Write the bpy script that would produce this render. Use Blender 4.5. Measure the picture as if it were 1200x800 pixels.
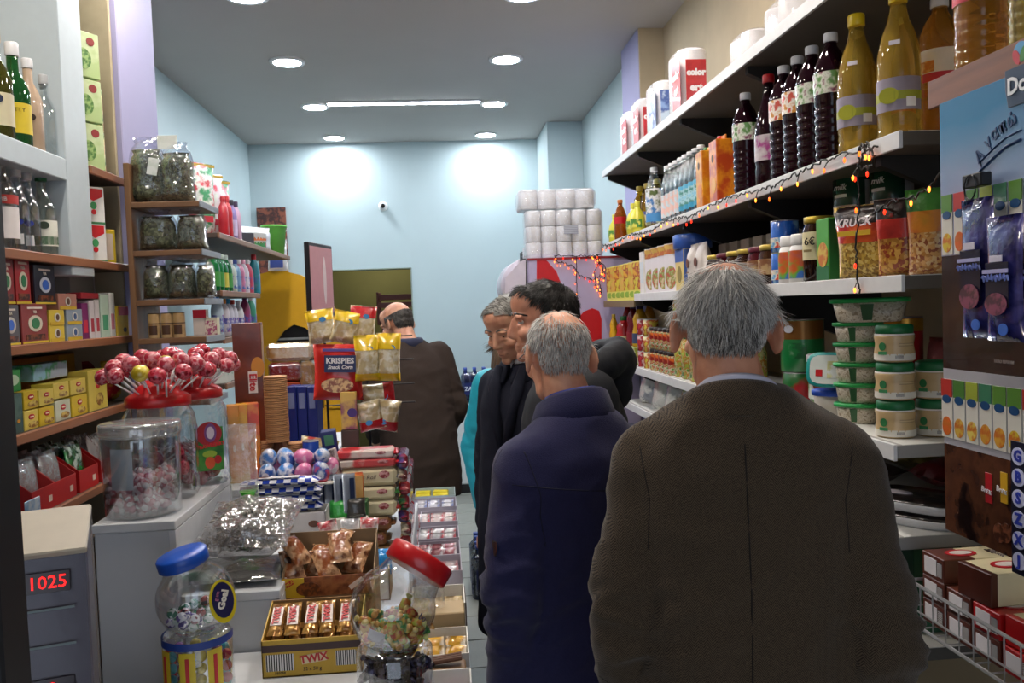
import bpy, bmesh, math, random
import numpy as np
from mathutils import Vector, Matrix, Euler, noise
from mathutils.bvhtree import BVHTree
for o in list(bpy.data.objects): bpy.data.objects.remove(o)
S = bpy.context.scene
COL = S.collection
PI = math.pi
R = random.Random(7)
# ------------------------------------------------------------------ camera
CAMH = 1.67; F = 1000.0
_d = np.array([515-600, 400-360, -F]); _d /= np.linalg.norm(_d)
_u = np.array([-.04, 1, 0.]); _u -= _d*(_u@_d); _u /= np.linalg.norm(_u)
_x = np.cross(_d, _u)
CM = np.array([_x, _d, _u])          # world = CM @ camera vector
cam = bpy.data.cameras.new('camera'); camo = bpy.data.objects.new('camera', cam); COL.objects.link(camo)
cam.sensor_width = 36; cam.lens = 36*F/1200; cam.clip_start = .05
m4 = Matrix([list(r)+[0] for r in CM]+[[0, 0, 0, 1]]); m4.translation = (0, 0, CAMH)
camo.matrix_world = m4
S.camera = camo
cam.dof.use_dof = False
# ------------------------------------------------------------------ view, world, light
S.view_settings.view_transform = 'Standard'; S.view_settings.look = 'None'
S.view_settings.gamma = 1; S.view_settings.exposure = 0.1; S.view_settings.use_curve_mapping = False
wd = bpy.data.worlds.new('street_light'); S.world = wd; wd.use_nodes = True
wd.node_tree.nodes['Background'].inputs[0].default_value = (.75, .85, 1, 1)
wd.node_tree.nodes['Background'].inputs[1].default_value = 1.3
LAMP_E = 165.0     # emission of the ceiling downlights
STRIP_E = 25.0; NEAR = 1.25
CEIL = 3.245

def ray(px, py):
    v = CM @ np.array([px-600, 400-py, -F]); return v[0]/v[1], v[2]/v[1]
def PY(px, py, Y): a, b = ray(px, py); return Vector((a*Y, Y, CAMH+b*Y))
def PX(px, py, X): a, b = ray(px, py); return Vector((X, X/a, CAMH+b*X/a))
def PZ(px, py, z): a, b = ray(px, py); Y = (z-CAMH)/b; return Vector((a*Y, Y, z))

# ------------------------------------------------------------------ materials
MATS = {}
def rgb(h):
    h = h.lstrip('#'); c = [int(h[i:i+2], 16)/255 for i in (0, 2, 4)]
    return tuple((x/12.92 if x <= .04045 else ((x+.055)/1.055)**2.4) for x in c)+(1,)
def newmat(name):
    m = bpy.data.materials.new(name); m.use_nodes = True
    nt = m.node_tree; return m, nt, nt.nodes['Principled BSDF']
def M(hexc, rough=.5, metal=0, vary=.06, scale=30, bump=0, bscale=60, spec=.5, coat=0, sheen=0, emit=0):
    """plain procedural material: colour with slight noise variation and optional fine relief"""
    k = ('M', hexc, rough, metal, vary, scale, bump, bscale, spec, coat, sheen, emit)
    if k in MATS: return MATS[k]
    m, nt, b = newmat('paint_'+hexc.strip('#'))
    c = rgb(hexc); N = nt.nodes; L = nt.links
    tc = N.new('ShaderNodeTexCoord')
    if vary:
        n = N.new('ShaderNodeTexNoise'); n.inputs['Scale'].default_value = scale; n.inputs['Detail'].default_value = 3
        mx = N.new('ShaderNodeMix'); mx.data_type = 'RGBA'
        mx.inputs[6].default_value = tuple(min(1, x*(1-vary*1.6)) for x in c[:3])+(1,)
        mx.inputs[7].default_value = tuple(min(1, x*(1+vary*1.6)) for x in c[:3])+(1,)
        L.new(tc.outputs['Object'], n.inputs['Vector']); L.new(n.outputs['Fac'], mx.inputs[0]); L.new(mx.outputs[2], b.inputs['Base Color'])
    else: b.inputs['Base Color'].default_value = c
    b.inputs['Roughness'].default_value = rough; b.inputs['Metallic'].default_value = metal
    b.inputs['Specular IOR Level'].default_value = spec; b.inputs['Coat Weight'].default_value = coat
    b.inputs['Sheen Weight'].default_value = sheen
    if emit: b.inputs['Emission Color'].default_value = c; b.inputs['Emission Strength'].default_value = emit
    if bump:
        n2 = N.new('ShaderNodeTexNoise'); n2.inputs['Scale'].default_value = bscale; n2.inputs['Detail'].default_value = 4
        bp = N.new('ShaderNodeBump'); bp.inputs['Strength'].default_value = bump; bp.inputs['Distance'].default_value = .004
        L.new(tc.outputs['Object'], n2.inputs['Vector']); L.new(n2.outputs['Fac'], bp.inputs['Height']); L.new(bp.outputs[0], b.inputs['Normal'])
    MATS[k] = m; return m
def PR(cols, scale=25, rough=.3, kind='noise', bump=.0, detail=4, coat=0.2, metal=0):
    """printed packaging: blotches of the given colours"""
    k = ('PR', tuple(cols), scale, rough, kind, bump, detail, metal)
    if k in MATS: return MATS[k]
    m, nt, b = newmat('print_'+cols[0].strip('#')); N = nt.nodes; L = nt.links
    tc = N.new('ShaderNodeTexCoord'); rp = N.new('ShaderNodeValToRGB'); rp.color_ramp.interpolation = 'CONSTANT' if kind == 'cell' else ('EASE' if kind == 'noise' else 'LINEAR')
    if kind == 'cell':
        n = N.new('ShaderNodeTexVoronoi'); n.inputs['Scale'].default_value = scale
        sp = N.new('ShaderNodeSeparateColor'); L.new(n.outputs['Color'], sp.inputs[0]); src = sp.outputs[0]; lo, hi = 0, 1
    else:
        n = N.new('ShaderNodeTexNoise'); n.inputs['Scale'].default_value = scale; n.inputs['Detail'].default_value = detail; src = n.outputs['Fac']; lo, hi = .3, .7
    L.new(tc.outputs['Object'], n.inputs['Vector']); L.new(src, rp.inputs[0])
    e = rp.color_ramp.elements
    while len(e) < len(cols): e.new(.5)
    for i, cc in enumerate(cols):
        e[i].position = (lo+(hi-lo)*i/len(cols)) if i else 0; e[i].color = rgb(cc)
    L.new(rp.outputs[0], b.inputs['Base Color']); b.inputs['Roughness'].default_value = rough; b.inputs['Coat Weight'].default_value = coat
    b.inputs['Metallic'].default_value = metal
    if bump:
        n2 = N.new('ShaderNodeTexNoise'); n2.inputs['Scale'].default_value = 40; n2.inputs['Detail'].default_value = 3
        bp = N.new('ShaderNodeBump'); bp.inputs['Strength'].default_value = bump; bp.inputs['Distance'].default_value = .01
        L.new(tc.outputs['Object'], n2.inputs['Vector']); L.new(n2.outputs['Fac'], bp.inputs['Height']); L.new(bp.outputs[0], b.inputs['Normal'])
    MATS[k] = m; return m
def FILM(tint='#ffffff', gloss=.18, rough=.08, bump=0, bscale=30, milk=.0):
    """thin clear plastic: see-through with a fresnel gloss"""
    k = ('FILM', tint, gloss, rough, bump, bscale, milk)
    if k in MATS: return MATS[k]
    m, nt, b = newmat('clear_plastic'); N = nt.nodes; L = nt.links; N.remove(b); out = N['Material Output']
    tr = N.new('ShaderNodeBsdfTransparent'); tr.inputs[0].default_value = rgb(tint)
    gl = N.new('ShaderNodeBsdfGlossy'); gl.inputs['Roughness'].default_value = rough; gl.inputs[0].default_value = (1, 1, 1, 1)
    fr = N.new('ShaderNodeLayerWeight'); fr.inputs[0].default_value = .25
    ma = N.new('ShaderNodeMath'); ma.operation = 'MULTIPLY_ADD'; ma.inputs[1].default_value = .55; ma.inputs[2].default_value = gloss*.5; ma.use_clamp = True
    mx = N.new('ShaderNodeMixShader'); L.new(fr.outputs['Facing'], ma.inputs[0]); L.new(ma.outputs[0], mx.inputs[0]); L.new(tr.outputs[0], mx.inputs[1]); L.new(gl.outputs[0], mx.inputs[2])
    last = mx
    if milk:
        df = N.new('ShaderNodeBsdfDiffuse'); df.inputs[0].default_value = (.85, .85, .85, 1)
        m2 = N.new('ShaderNodeMixShader'); m2.inputs[0].default_value = milk; L.new(mx.outputs[0], m2.inputs[1]); L.new(df.outputs[0], m2.inputs[2]); last = m2
    if bump:
        tc = N.new('ShaderNodeTexCoord'); n2 = N.new('ShaderNodeTexNoise'); n2.inputs['Scale'].default_value = bscale; n2.inputs['Detail'].default_value = 3
        bp = N.new('ShaderNodeBump'); bp.inputs['Strength'].default_value = bump; bp.inputs['Distance'].default_value = .012
        L.new(tc.outputs['Object'], n2.inputs['Vector']); L.new(n2.outputs['Fac'], bp.inputs['Height']); L.new(bp.outputs[0], gl.inputs['Normal']); L.new(bp.outputs[0], fr.inputs['Normal'])
    L.new(last.outputs[0], out.inputs[0]); MATS[k] = m; return m
def LIQ(hexc, rough=.05, trans=.75):
    """bottle filled with coloured liquid"""
    k = ('LIQ', hexc, rough, trans)
    if k in MATS: return MATS[k]
    m, nt, b = newmat('liquid_'+hexc.strip('#')); b.inputs['Base Color'].default_value = rgb(hexc); b.inputs['Roughness'].default_value = rough
    b.inputs['Transmission Weight'].default_value = trans; b.inputs['IOR'].default_value = 1.2; b.inputs['Coat Weight'].default_value = .6; b.inputs['Coat Roughness'].default_value = .04
    tc = nt.nodes.new('ShaderNodeTexCoord'); n = nt.nodes.new('ShaderNodeTexNoise'); n.inputs['Scale'].default_value = 60
    bp = nt.nodes.new('ShaderNodeBump'); bp.inputs['Strength'].default_value = .15; bp.inputs['Distance'].default_value = .004
    nt.links.new(tc.outputs['Object'], n.inputs['Vector']); nt.links.new(n.outputs['Fac'], bp.inputs['Height']); nt.links.new(bp.outputs[0], b.inputs['Coat Normal'])
    MATS[k] = m; return m
def EMIT(hexc, s):
    k = ('EMIT', hexc, s)
    if k in MATS: return MATS[k]
    m, nt, b = newmat('glow'); b.inputs['Base Color'].default_value = rgb(hexc); b.inputs['Emission Color'].default_value = rgb(hexc); b.inputs['Emission Strength'].default_value = s
    MATS[k] = m; return m
def BAR(hex0, hex1, period, axis=0, duty=.5, rough=.45):
    """printed stripes"""
    k = ('BAR', hex0, hex1, period, axis, duty)
    if k in MATS: return MATS[k]
    m, nt, b = newmat('stripes'); N = nt.nodes; L = nt.links
    tc = N.new('ShaderNodeTexCoord'); sp = N.new('ShaderNodeSeparateXYZ'); L.new(tc.outputs['Object'], sp.inputs[0])
    a = N.new('ShaderNodeMath'); a.operation = 'MULTIPLY'; a.inputs[1].default_value = 1/period; L.new(sp.outputs[axis], a.inputs[0])
    f = N.new('ShaderNodeMath'); f.operation = 'FRACT'; L.new(a.outputs[0], f.inputs[0])
    g = N.new('ShaderNodeMath'); g.operation = 'GREATER_THAN'; g.inputs[1].default_value = duty; L.new(f.outputs[0], g.inputs[0])
    mx = N.new('ShaderNodeMix'); mx.data_type = 'RGBA'; mx.inputs[6].default_value = rgb(hex0); mx.inputs[7].default_value = rgb(hex1)
    L.new(g.outputs[0], mx.inputs[0]); L.new(mx.outputs[2], b.inputs['Base Color']); b.inputs['Roughness'].default_value = rough
    MATS[k] = m; return m
WOODCACHE = {}
def WOOD(h0, h1, axis=1, rough=.45):
    k = (h0, h1, axis)
    if k in WOODCACHE: return WOODCACHE[k]
    m, nt, b = newmat('wood'); N = nt.nodes; L = nt.links
    tc = N.new('ShaderNodeTexCoord'); mp = N.new('ShaderNodeMapping'); sc = [40, 40, 40]; sc[axis] = 2.5; mp.inputs['Scale'].default_value = sc
    n = N.new('ShaderNodeTexNoise'); n.inputs['Scale'].default_value = 1; n.inputs['Detail'].default_value = 5
    rp = N.new('ShaderNodeValToRGB'); rp.color_ramp.elements[0].color = rgb(h0); rp.color_ramp.elements[1].color = rgb(h1); rp.color_ramp.elements[0].position = .3; rp.color_ramp.elements[1].position = .7
    L.new(tc.outputs['Object'], mp.inputs[0]); L.new(mp.outputs[0], n.inputs['Vector']); L.new(n.outputs['Fac'], rp.inputs[0]); L.new(rp.outputs[0], b.inputs['Base Color'])
    b.inputs['Roughness'].default_value = rough
    WOODCACHE[k] = m; return m

# ------------------------------------------------------------------ mesh builders
def mesh(name, V, Fc, mat=None, smooth=False):
    me = bpy.data.meshes.new(name); me.from_pydata([tuple(v) for v in V], [], [tuple(f) for f in Fc]); me.update()
    if smooth: me.polygons.foreach_set('use_smooth', [True]*len(me.polygons))
    if mat: me.materials.append(mat)
    return me
def ob(name, me, parent=None, loc=(0, 0, 0), rot=(0, 0, 0), scale=None):
    o = bpy.data.objects.new(name, me); COL.objects.link(o); o.parent = parent; o.location = loc; o.rotation_euler = rot
    if scale: o.scale = scale
    return o
def tag(o, label, cat, group=None, kind=None):
    o['label'] = label; o['category'] = cat
    if group: o['group'] = group
    if kind: o['kind'] = kind
    return o
def struct(o, label=None):
    o['kind'] = 'structure'
    if label: o['label'] = label
    return o
def thing(name, label, cat, loc=(0, 0, 0), rotz=0, group=None):
    return tag(ob(name, None, None, loc, (0, 0, rotz)), label, cat, group)
def dup(root, loc, rotz=None, label=None, group=None):
    r = root.copy(); COL.objects.link(r); r.location = loc
    if rotz is not None: r.rotation_euler = (root.rotation_euler[0], root.rotation_euler[1], rotz)
    if label: r['label'] = label
    if group: r['group'] = group
    for ch in list(root.children):
        c = ch.copy(); COL.objects.link(c); c.parent = r
        for g in ch.children:
            d = g.copy(); COL.objects.link(d); d.parent = c
    return r
def g_box(w, d, h, b=.002, z0=0, cx=0, cy=0):
    """chamfered box sitting on z0, centred on cx, cy"""
    X, Y, Z = w/2, d/2, h/2; b = min(b, X*.45, Y*.45, Z*.45); V = []; idx = {}
    for sx in (-1, 1):
        for sy in (-1, 1):
            for sz in (-1, 1):
                for a in range(3):
                    p = [sx*(X-b), sy*(Y-b), sz*(Z-b)]; p[a] = (sx*X, sy*Y, sz*Z)[a]
                    idx[sx, sy, sz, a] = len(V); V.append((p[0]+cx, p[1]+cy, p[2]+Z+z0))
    Fc = []
    def face(ids, n):
        P = [np.array(V[i]) for i in ids]; c = np.cross(P[1]-P[0], P[2]-P[1])
        Fc.append(ids if c@n > 0 else ids[::-1])
    for s in (-1, 1):
        face([idx[s, a, c, 0] for a, c in ((-1, -1), (1, -1), (1, 1), (-1, 1))], np.array((s, 0, 0)))
        face([idx[a, s, c, 1] for a, c in ((-1, -1), (1, -1), (1, 1), (-1, 1))], np.array((0, s, 0)))
        face([idx[a, c, s, 2] for a, c in ((-1, -1), (1, -1), (1, 1), (-1, 1))], np.array((0, 0, s)))
        for t in (-1, 1):
            face([idx[s, t, -1, 0], idx[s, t, 1, 0], idx[s, t, 1, 1], idx[s, t, -1, 1]], np.array((s, t, 0)))
            face([idx[s, -1, t, 0], idx[s, 1, t, 0], idx[s, 1, t, 2], idx[s, -1, t, 2]], np.array((s, 0, t)))
            face([idx[-1, s, t, 1], idx[1, s, t, 1], idx[1, s, t, 2], idx[-1, s, t, 2]], np.array((0, s, t)))
            for q in (-1, 1): face([idx[s, t, q, 0], idx[s, t, q, 1], idx[s, t, q, 2]], np.array((s, t, q)))
    return V, Fc
def g_lathe(prof, n=20, sx=1, sy=1, cap=True, p=2.0):
    """profile [(r,z)] around z; p>2 gives a squarish plan"""
    V = []; Fc = []
    for r, z in prof:
        for i in range(n):
            a = 2*PI*i/n; c, s = math.cos(a), math.sin(a)
            k = (abs(c)**p+abs(s)**p)**(-1/p) if p != 2 else 1
            V.append((r*c*k*sx, r*s*k*sy, z))
    for j in range(len(prof)-1):
        for i in range(n):
            i2 = (i+1) % n; Fc.append((j*n+i, j*n+i2, (j+1)*n+i2, (j+1)*n+i))
    if cap:
        Fc.append(tuple(range(n))[::-1]); Fc.append(tuple(range((len(prof)-1)*n, len(prof)*n)))
    return V, Fc
def g_tube(pts, r, n=6, closed=False):
    P = [Vector(p) for p in pts]; V = []; Fc = []; up = Vector((0, 0, 1)); N = len(P)
    rr = r if isinstance(r, (list, tuple)) else [r]*N
    for i, p in enumerate(P):
        t = (P[(i+1) % N]-P[i-1]) if closed else (P[min(i+1, N-1)]-P[max(i-1, 0)])
        t = t.normalized() if t.length > 1e-9 else Vector((0, 0, 1))
        a = t.cross(up) if abs(t.z) < .95 else t.cross(Vector((1, 0, 0)))
        a.normalize(); b = t.cross(a)
        for k in range(n):
            q = 2*PI*k/n; V.append(tuple(p+(a*math.cos(q)+b*math.sin(q))*rr[i]))
    for i in range(N if closed else N-1):
        for k in range(n):
            k2 = (k+1) % n; j = (i+1) % N; Fc.append((i*n+k, i*n+k2, j*n+k2, j*n+k))
    if not closed: Fc.append(tuple(range(n))[::-1]); Fc.append(tuple(range((N-1)*n, N*n)))
    return V, Fc
def g_pillow(w, h, t, seed=0, nx=10, nz=12, crimp=.06, wr=.15, bottom=.35, gather=0):
    """filled bag standing on its lower edge, front = -y; crimped seams at top and bottom"""
    rr = random.Random(seed); off = Vector((rr.random()*50, rr.random()*50, rr.random()*50)); V = []; Fc = []
    for side in (-1, 1):
        for j in range(nz+1):
            v = j/nz
            for i in range(nx+1):
                u = i/nx
                pz = min(1, (v-0)/(.02+bottom*.5)) if v < .5 else min(1, (1-v)/crimp*.25 if v > 1-crimp else 1*(.25+.75*min(1, (1-v-crimp)/.3)))
                pz = max(0, pz); fx = math.sin(PI*u)**.5 if 0 < u < 1 else 0
                fz = math.sin(PI/2*pz)
                th = t/2*fx*fz
                x = (u-.5)*w*(1-.07*math.sin(PI*v)*(1 if abs(u-.5) > .3 else .5))*(1-gather*max(0, (v-.62)/.38)**1.5*(1.6-.9*abs(v-.9)/.1 if v > .9 else 1)); z = v*h*(1-gather*.25*abs(u-.5)*max(0, v-.5))
                q = noise.noise(Vector((x*22, side*3, z*18))+off)*wr*t*fx*(.4+.6*fz)
                V.append((x+noise.noise(Vector((x*9, z*9, side))+off)*.03*w*fx, side*(th+q*.5)+noise.noise(Vector((x*8, 0, z*8))+off)*.1*t*fx, z))
    K = (nx+1)*(nz+1)
    for j in range(nz):
        for i in range(nx):
            a = j*(nx+1)+i; b = a+1; c = a+nx+2; d = a+nx+1
            Fc.append((a, b, c, d)); Fc.append((K+a, K+d, K+c, K+b))
    for j in range(nz):
        a = j*(nx+1); Fc.append((a, a+nx+1, K+a+nx+1, K+a)); a += nx; Fc.append((a, K+a, K+a+nx+1, a+nx+1))
    for i in range(nx):
        Fc.append((i, K+i, K+i+1, i+1)); a = nz*(nx+1)+i; Fc.append((a, a+1, K+a+1, K+a))
    return V, Fc
def join(*gs):
    V = []; Fc = []
    for v, f in gs:
        n = len(V); V += list(v); Fc += [tuple(i+n for i in q) for q in f]
    return V, Fc
def xf(g, loc=(0, 0, 0), rot=(0, 0, 0), sc=(1, 1, 1)):
    m = Matrix.LocRotScale(Vector(loc), Euler(rot), Vector(sc)); return [tuple(m @ Vector(v)) for v in g[0]], g[1]
CACHE = {}
def bx(w, d, h, mat, b=.002):
    k = ('bx', round(w, 4), round(d, 4), round(h, 4), mat.name, b)
    if k not in CACHE: CACHE[k] = mesh('box', *g_box(w, d, h, b), mat)
    return CACHE[k]
def la(prof, mat, n=20, sx=1, sy=1, p=2.0, cap=True):
    k = ('la', tuple(prof), mat.name, n, sx, sy, p, cap)
    if k not in CACHE:
        me = mesh('turned', *g_lathe(prof, n, sx, sy, cap, p), mat, True)
        for q in me.polygons:
            if len(q.vertices) > 4: q.use_smooth = False
        CACHE[k] = me
    return CACHE[k]
def pil(w, h, t, mat, seed=0, **kw):
    k = ('pil', w, h, t, mat.name, seed, str(kw))
    if k not in CACHE: CACHE[k] = mesh('bag', *g_pillow(w, h, t, seed, **kw), mat, True)
    return CACHE[k]
def slab(name, x0, x1, y0, y1, z0, z1, mat, parent=None, b=.003):
    """box between world limits"""
    return ob(name, mesh(name, *g_box(x1-x0, y1-y0, z1-z0, b), mat), parent, ((x0+x1)/2, (y0+y1)/2, z0))
def panel(w, h, mat, t=.0012):
    """thin printed patch in the xz plane, facing -y, centred"""
    k = ('pn', round(w, 4), round(h, 4), mat.name, t)
    if k not in CACHE: CACHE[k] = mesh('patch', *xf(g_box(w, t, h, .0003), (0, 0, -h/2)), mat)
    return CACHE[k]
def disc(rx, rz, mat, t=.0012, n=20):
    k = ('ds', round(rx, 4), round(rz, 4), mat.name, t, n)
    if k not in CACHE:
        V, Fc = g_lathe([(1, -.5), (1, .5)], n)
        CACHE[k] = mesh('oval', [(x*rx, z*t, y*rz) for x, y, z in V], [f[::-1] for f in Fc], mat)
    return CACHE[k]
def wrap(r0, z0, z1, a0, a1, mat, n=10, sx=1, sy=1, eps=.0008, r1=None, p=2.0):
    """label curved around a turned body between two angles (degrees, -90 = front)"""
    k = ('wr', r0, z0, z1, a0, a1, mat.name, n, sx, sy, r1, p)
    if k not in CACHE:
        V = []; Fc = []; r1 = r0 if r1 is None else r1
        for i in range(n+1):
            a = math.radians(a0+(a1-a0)*i/n); c, s = math.cos(a), math.sin(a)
            kk = (abs(c)**p+abs(s)**p)**(-1/p) if p != 2 else 1
            for r, z in ((r0, z0), (r1, z1)): V.append(((r*kk+eps)*c*sx, (r*kk+eps)*s*sy, z))
        for i in range(n): Fc.append((2*i, 2*i+2, 2*i+3, 2*i+1))
        CACHE[k] = mesh('label_band', V, Fc, mat, True)
    return CACHE[k]
def textmesh(s, size, mat, ext=.0006, align='CENTER', space=1.0, shear=0, bold=0):
    k = ('tx', s, round(size, 4), mat.name, align, space, shear, bold)
    if k not in CACHE:
        cu = bpy.data.curves.new('lettering', 'FONT'); cu.body = s; cu.size = size; cu.extrude = ext; cu.align_x = align; cu.align_y = 'CENTER'; cu.space_character = space; cu.shear = shear; cu.offset = bold; cu.resolution_u = 2
        o = bpy.data.objects.new('lettering', cu); COL.objects.link(o)
        dg = bpy.context.evaluated_depsgraph_get(); me = bpy.data.meshes.new_from_object(o.evaluated_get(dg)); bpy.data.objects.remove(o)
        me.transform(Matrix.Rotation(PI/2, 4, 'X')); me.materials.clear(); me.materials.append(mat); CACHE[k] = me
    return CACHE[k]
def text(s, size, mat, parent, loc, rot=(0, 0, 0), **kw):
    return ob('lettering', textmesh(s, size, mat, **kw), parent, loc, rot)
def yofs(px, py, X):
    """distance along the aisle of the picture column px on the plane x = X"""
    return X/ray(px, py)[0]
WHITE = M('#eeeeec', .45); OFFW = M('#e2e0d8', .5); BLACKP = M('#15151a', .4); RED = M('#c01824', .35); CAPW = M('#d9dbe0', .35)
# ------------------------------------------------------------------ the room
BACK = 8.2
wall_blue = M('#b4c6ca', .6, vary=.03, scale=3, bump=.08, bscale=200)
wall_tan = M('#a8977c', .75, vary=.10, scale=5, bump=.15, bscale=30)
lilac = M('#9a98bd', .65, vary=.04, scale=4)
ceilm = M('#b3aeaa', .8, vary=.03, scale=2, bump=.05, bscale=250)
fl = struct(slab('floor', -2.2, 2.2, -2.5, 8.6, -.12, -.012, M('#4c4a46', .8, bump=.3)), 'dark grout under grey floor tiles')
tilem = [M('#8e9088', .35, vary=.10, scale=9, bump=.1, bscale=80), M('#858780', .35, vary=.12, scale=7, bump=.1, bscale=80), M('#979890', .4, vary=.1, scale=8, bump=.1, bscale=80)]
tm = [mesh('tile', *g_box(.322, .322, .012, .002), m) for m in tilem]
for j in range(28):
    for i in range(9):
        x = -1.16+i*.33+.035; y = -.9+j*.33
        if abs(x) < 1.6: ob('tile', R.choice(tm), fl, (x, y-3.05, .108))
fl2 = fl
ce = struct(slab('ceiling', -2.2, 2.2, -2.5, 9.0, CEIL, CEIL+.1, ceilm), 'grey painted ceiling with round lights')
wb = ob('wall_back', None); struct(wb, 'pale blue back wall with a hatch opening')
OX0, OX1, OZ1, OZ0 = -1.06, -.25, 2.06, .0
slab('wall_panel', -1.9, OX0, BACK, BACK+.15, 0, CEIL, wall_blue, wb, 0)
slab('wall_panel', OX1, 1.9, BACK, BACK+.15, 0, CEIL, wall_blue, wb, 0)
slab('wall_panel', OX0, OX1, BACK, BACK+.15, OZ1, CEIL, wall_blue, wb, 0)
slab('reveal', OX1-.012, OX1, BACK-.01, BACK+.15, 0, OZ1, M('#8e9a90', .6), wb)
slab('reveal', OX0, OX1, BACK-.004, BACK+.15, OZ1-.012, OZ1, M('#7d8878', .6), wb)
olive = M('#6d6a3e', .8, vary=.08, scale=4)
br = ob('wall_store', None); struct(br, 'olive walls of the dim store room behind the opening')
slab('wall_panel', -2.1, 1.0, 9.9, 10.0, 0, CEIL, olive, br, 0); slab('wall_panel', -2.1, -2.0, 8.36, 9.9, 0, CEIL, olive, br, 0); slab('wall_panel', .9, 1.0, 8.36, 9.9, 0, CEIL, olive, br, 0)
slab('floor_panel', -2.0, .9, 8.36, 9.9, -.1, 0, tilem[1], br, 0); slab('ceiling_panel', -2.0, .9, 8.36, 9.9, 2.75, 2.85, olive, br, 0)
struct(slab('wall_left', -1.87, -1.72, 3.72, BACK, 0, CEIL, wall_blue, b=0), 'pale blue left wall')
struct(slab('wall_left_front', -1.75, -1.55, -2.5, 3.32, 0, CEIL, wall_tan, b=0), 'tan wall behind the left shelves')
struct(slab('trim_1', -1.75, -1.15, 3.32, 3.74, 0, CEIL, lilac, b=.004), 'lilac painted pillar on the left')
struct(slab('wall_right', 1.30, 1.5, 5.4, BACK, 0, CEIL, wall_blue, b=0), 'pale blue right wall')
struct(slab('trim_2', .99, 1.30, 7.43, BACK, 0, CEIL, wall_blue, b=.004), 'pale blue boxed pillar in the back corner')
wr_ = M('#b9a98d', .75, vary=.14, scale=4, bump=.1, bscale=20)
struct(slab('wall_right_front', 1.36, 1.55, -2.5, 4.94, 0, CEIL, wr_, b=0), 'stained tan wall behind the right shelves')
pr = ob('trim_3', None); struct(pr, 'pillar with lilac side and tan front on the right')
slab('pillar', 1.21, 1.5, 4.95, 5.4, 0, CEIL, lilac, pr, .002)
slab('pillar_face', 1.213, 1.5, 4.938, 4.95, 0, CEIL, wr_, pr, .001)
struct(slab('trim_4', -.53, -.474, .93, .99, 0, 2.7, M('#1b1d24', .5)), 'dark door post beside the entrance')
# ceiling lamps
rim = la([(.085, -.012), (.108, -.012), (.112, 0), (.085, 0), (.085, -.012)], M('#e8e8e8', .4), 28, cap=False)
glow = la([(.094, -.008), (.094, -.002)], EMIT('#f4f8ff', LAMP_E), 28)
k = 0
for y in (7.92, 6.72, 5.52, 4.38):
    for x in (-.89, .487):
        t = thing('ceiling_light', ['round recessed ceiling light nearest the back wall', 'round ceiling light at the end of the light strip', 'round ceiling light one row in front of the strip', 'round ceiling light two rows in front of the strip'][k//2]+(', herb bag side', ', bottle shelf side')[k % 2], 'ceiling light', (x, y, CEIL), 0, ['lights by the back wall', 'lights at the strip ends', 'lights before the strip', 'lights over the aisle'][k//2])
        ob('rim', rim, t, (0, 0, 0)); ob('diffuser', glow, t, (0, 0, -.003)); k += 1
for y in (3.2, 2.0):
    for x in (-.89, .487):
        t = thing('ceiling_light', 'round ceiling light '+('over the candy counter' if y > 3 else 'nearest the entrance')+(', tea shelf side' if x < 0 else ', bottle shelf side'), 'ceiling light', (x, y, CEIL), 0, 'lights near the entrance')
        ob('rim', rim, t); ob('diffuser', la([(.094, -.008), (.094, -.002)], EMIT('#fff4e8', LAMP_E*NEAR), 28), t, (0, 0, -.003))
t = thing('strip_light', 'long slim white strip light set between two round lights', 'strip light', (-.205, 6.62, CEIL))
ob('housing', bx(1.17, .075, .012, M('#d8d8dc', .4)), t, (0, 0, -.012)); ob('diffuser', bx(1.15, .05, .006, EMIT('#f4f8ff', STRIP_E)), t, (0, 0, -.018))
# store-room lamp light
ld = bpy.data.lights.new('bulb', 'POINT'); ld.energy = 16; ld.shadow_soft_size = .06; ld.color = (1, .93, .75)
lt = thing('ceiling_bulb', 'bare bulb hanging in the store room', 'bulb', (-.6, 9.2, 2.4))
ob('glass_bulb', la([(.005, -.05), (.022, -.035), (.03, -.01), (.02, .02), (.012, .04)], EMIT('#fff0d0', 6)), lt); ob('cord', la([(.004, .04), (.004, .345)], BLACKP, 6), lt)
lo = ob('light', ld, lt, (0, 0, -.12))
# camera dome on the back wall
p = PY(449, 242, BACK)
t = thing('security_camera', 'small white dome security camera on the back wall', 'camera', p)
ob('base', mesh('base', *xf(g_lathe([(.045, 0), (.045, .02), (.03, .03)], 20), (0, 0, 0), (PI/2, 0, 0)), WHITE, True), t)
ob('eye', mesh('eye', *xf(g_lathe([(.035, .02), (.033, .045), (.02, .06), (.005, .066)], 20), (0, 0, 0), (PI/2, 0, 0)), M('#dcdcdc', .3), True), t)
ob('lens', mesh('lens', *xf(g_lathe([(.022, .055), (.02, .07), (.004, .074)], 16), (0, 0, 0), (PI/2, 0, 0)), M('#0a0a0c', .1), True), t)
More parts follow.
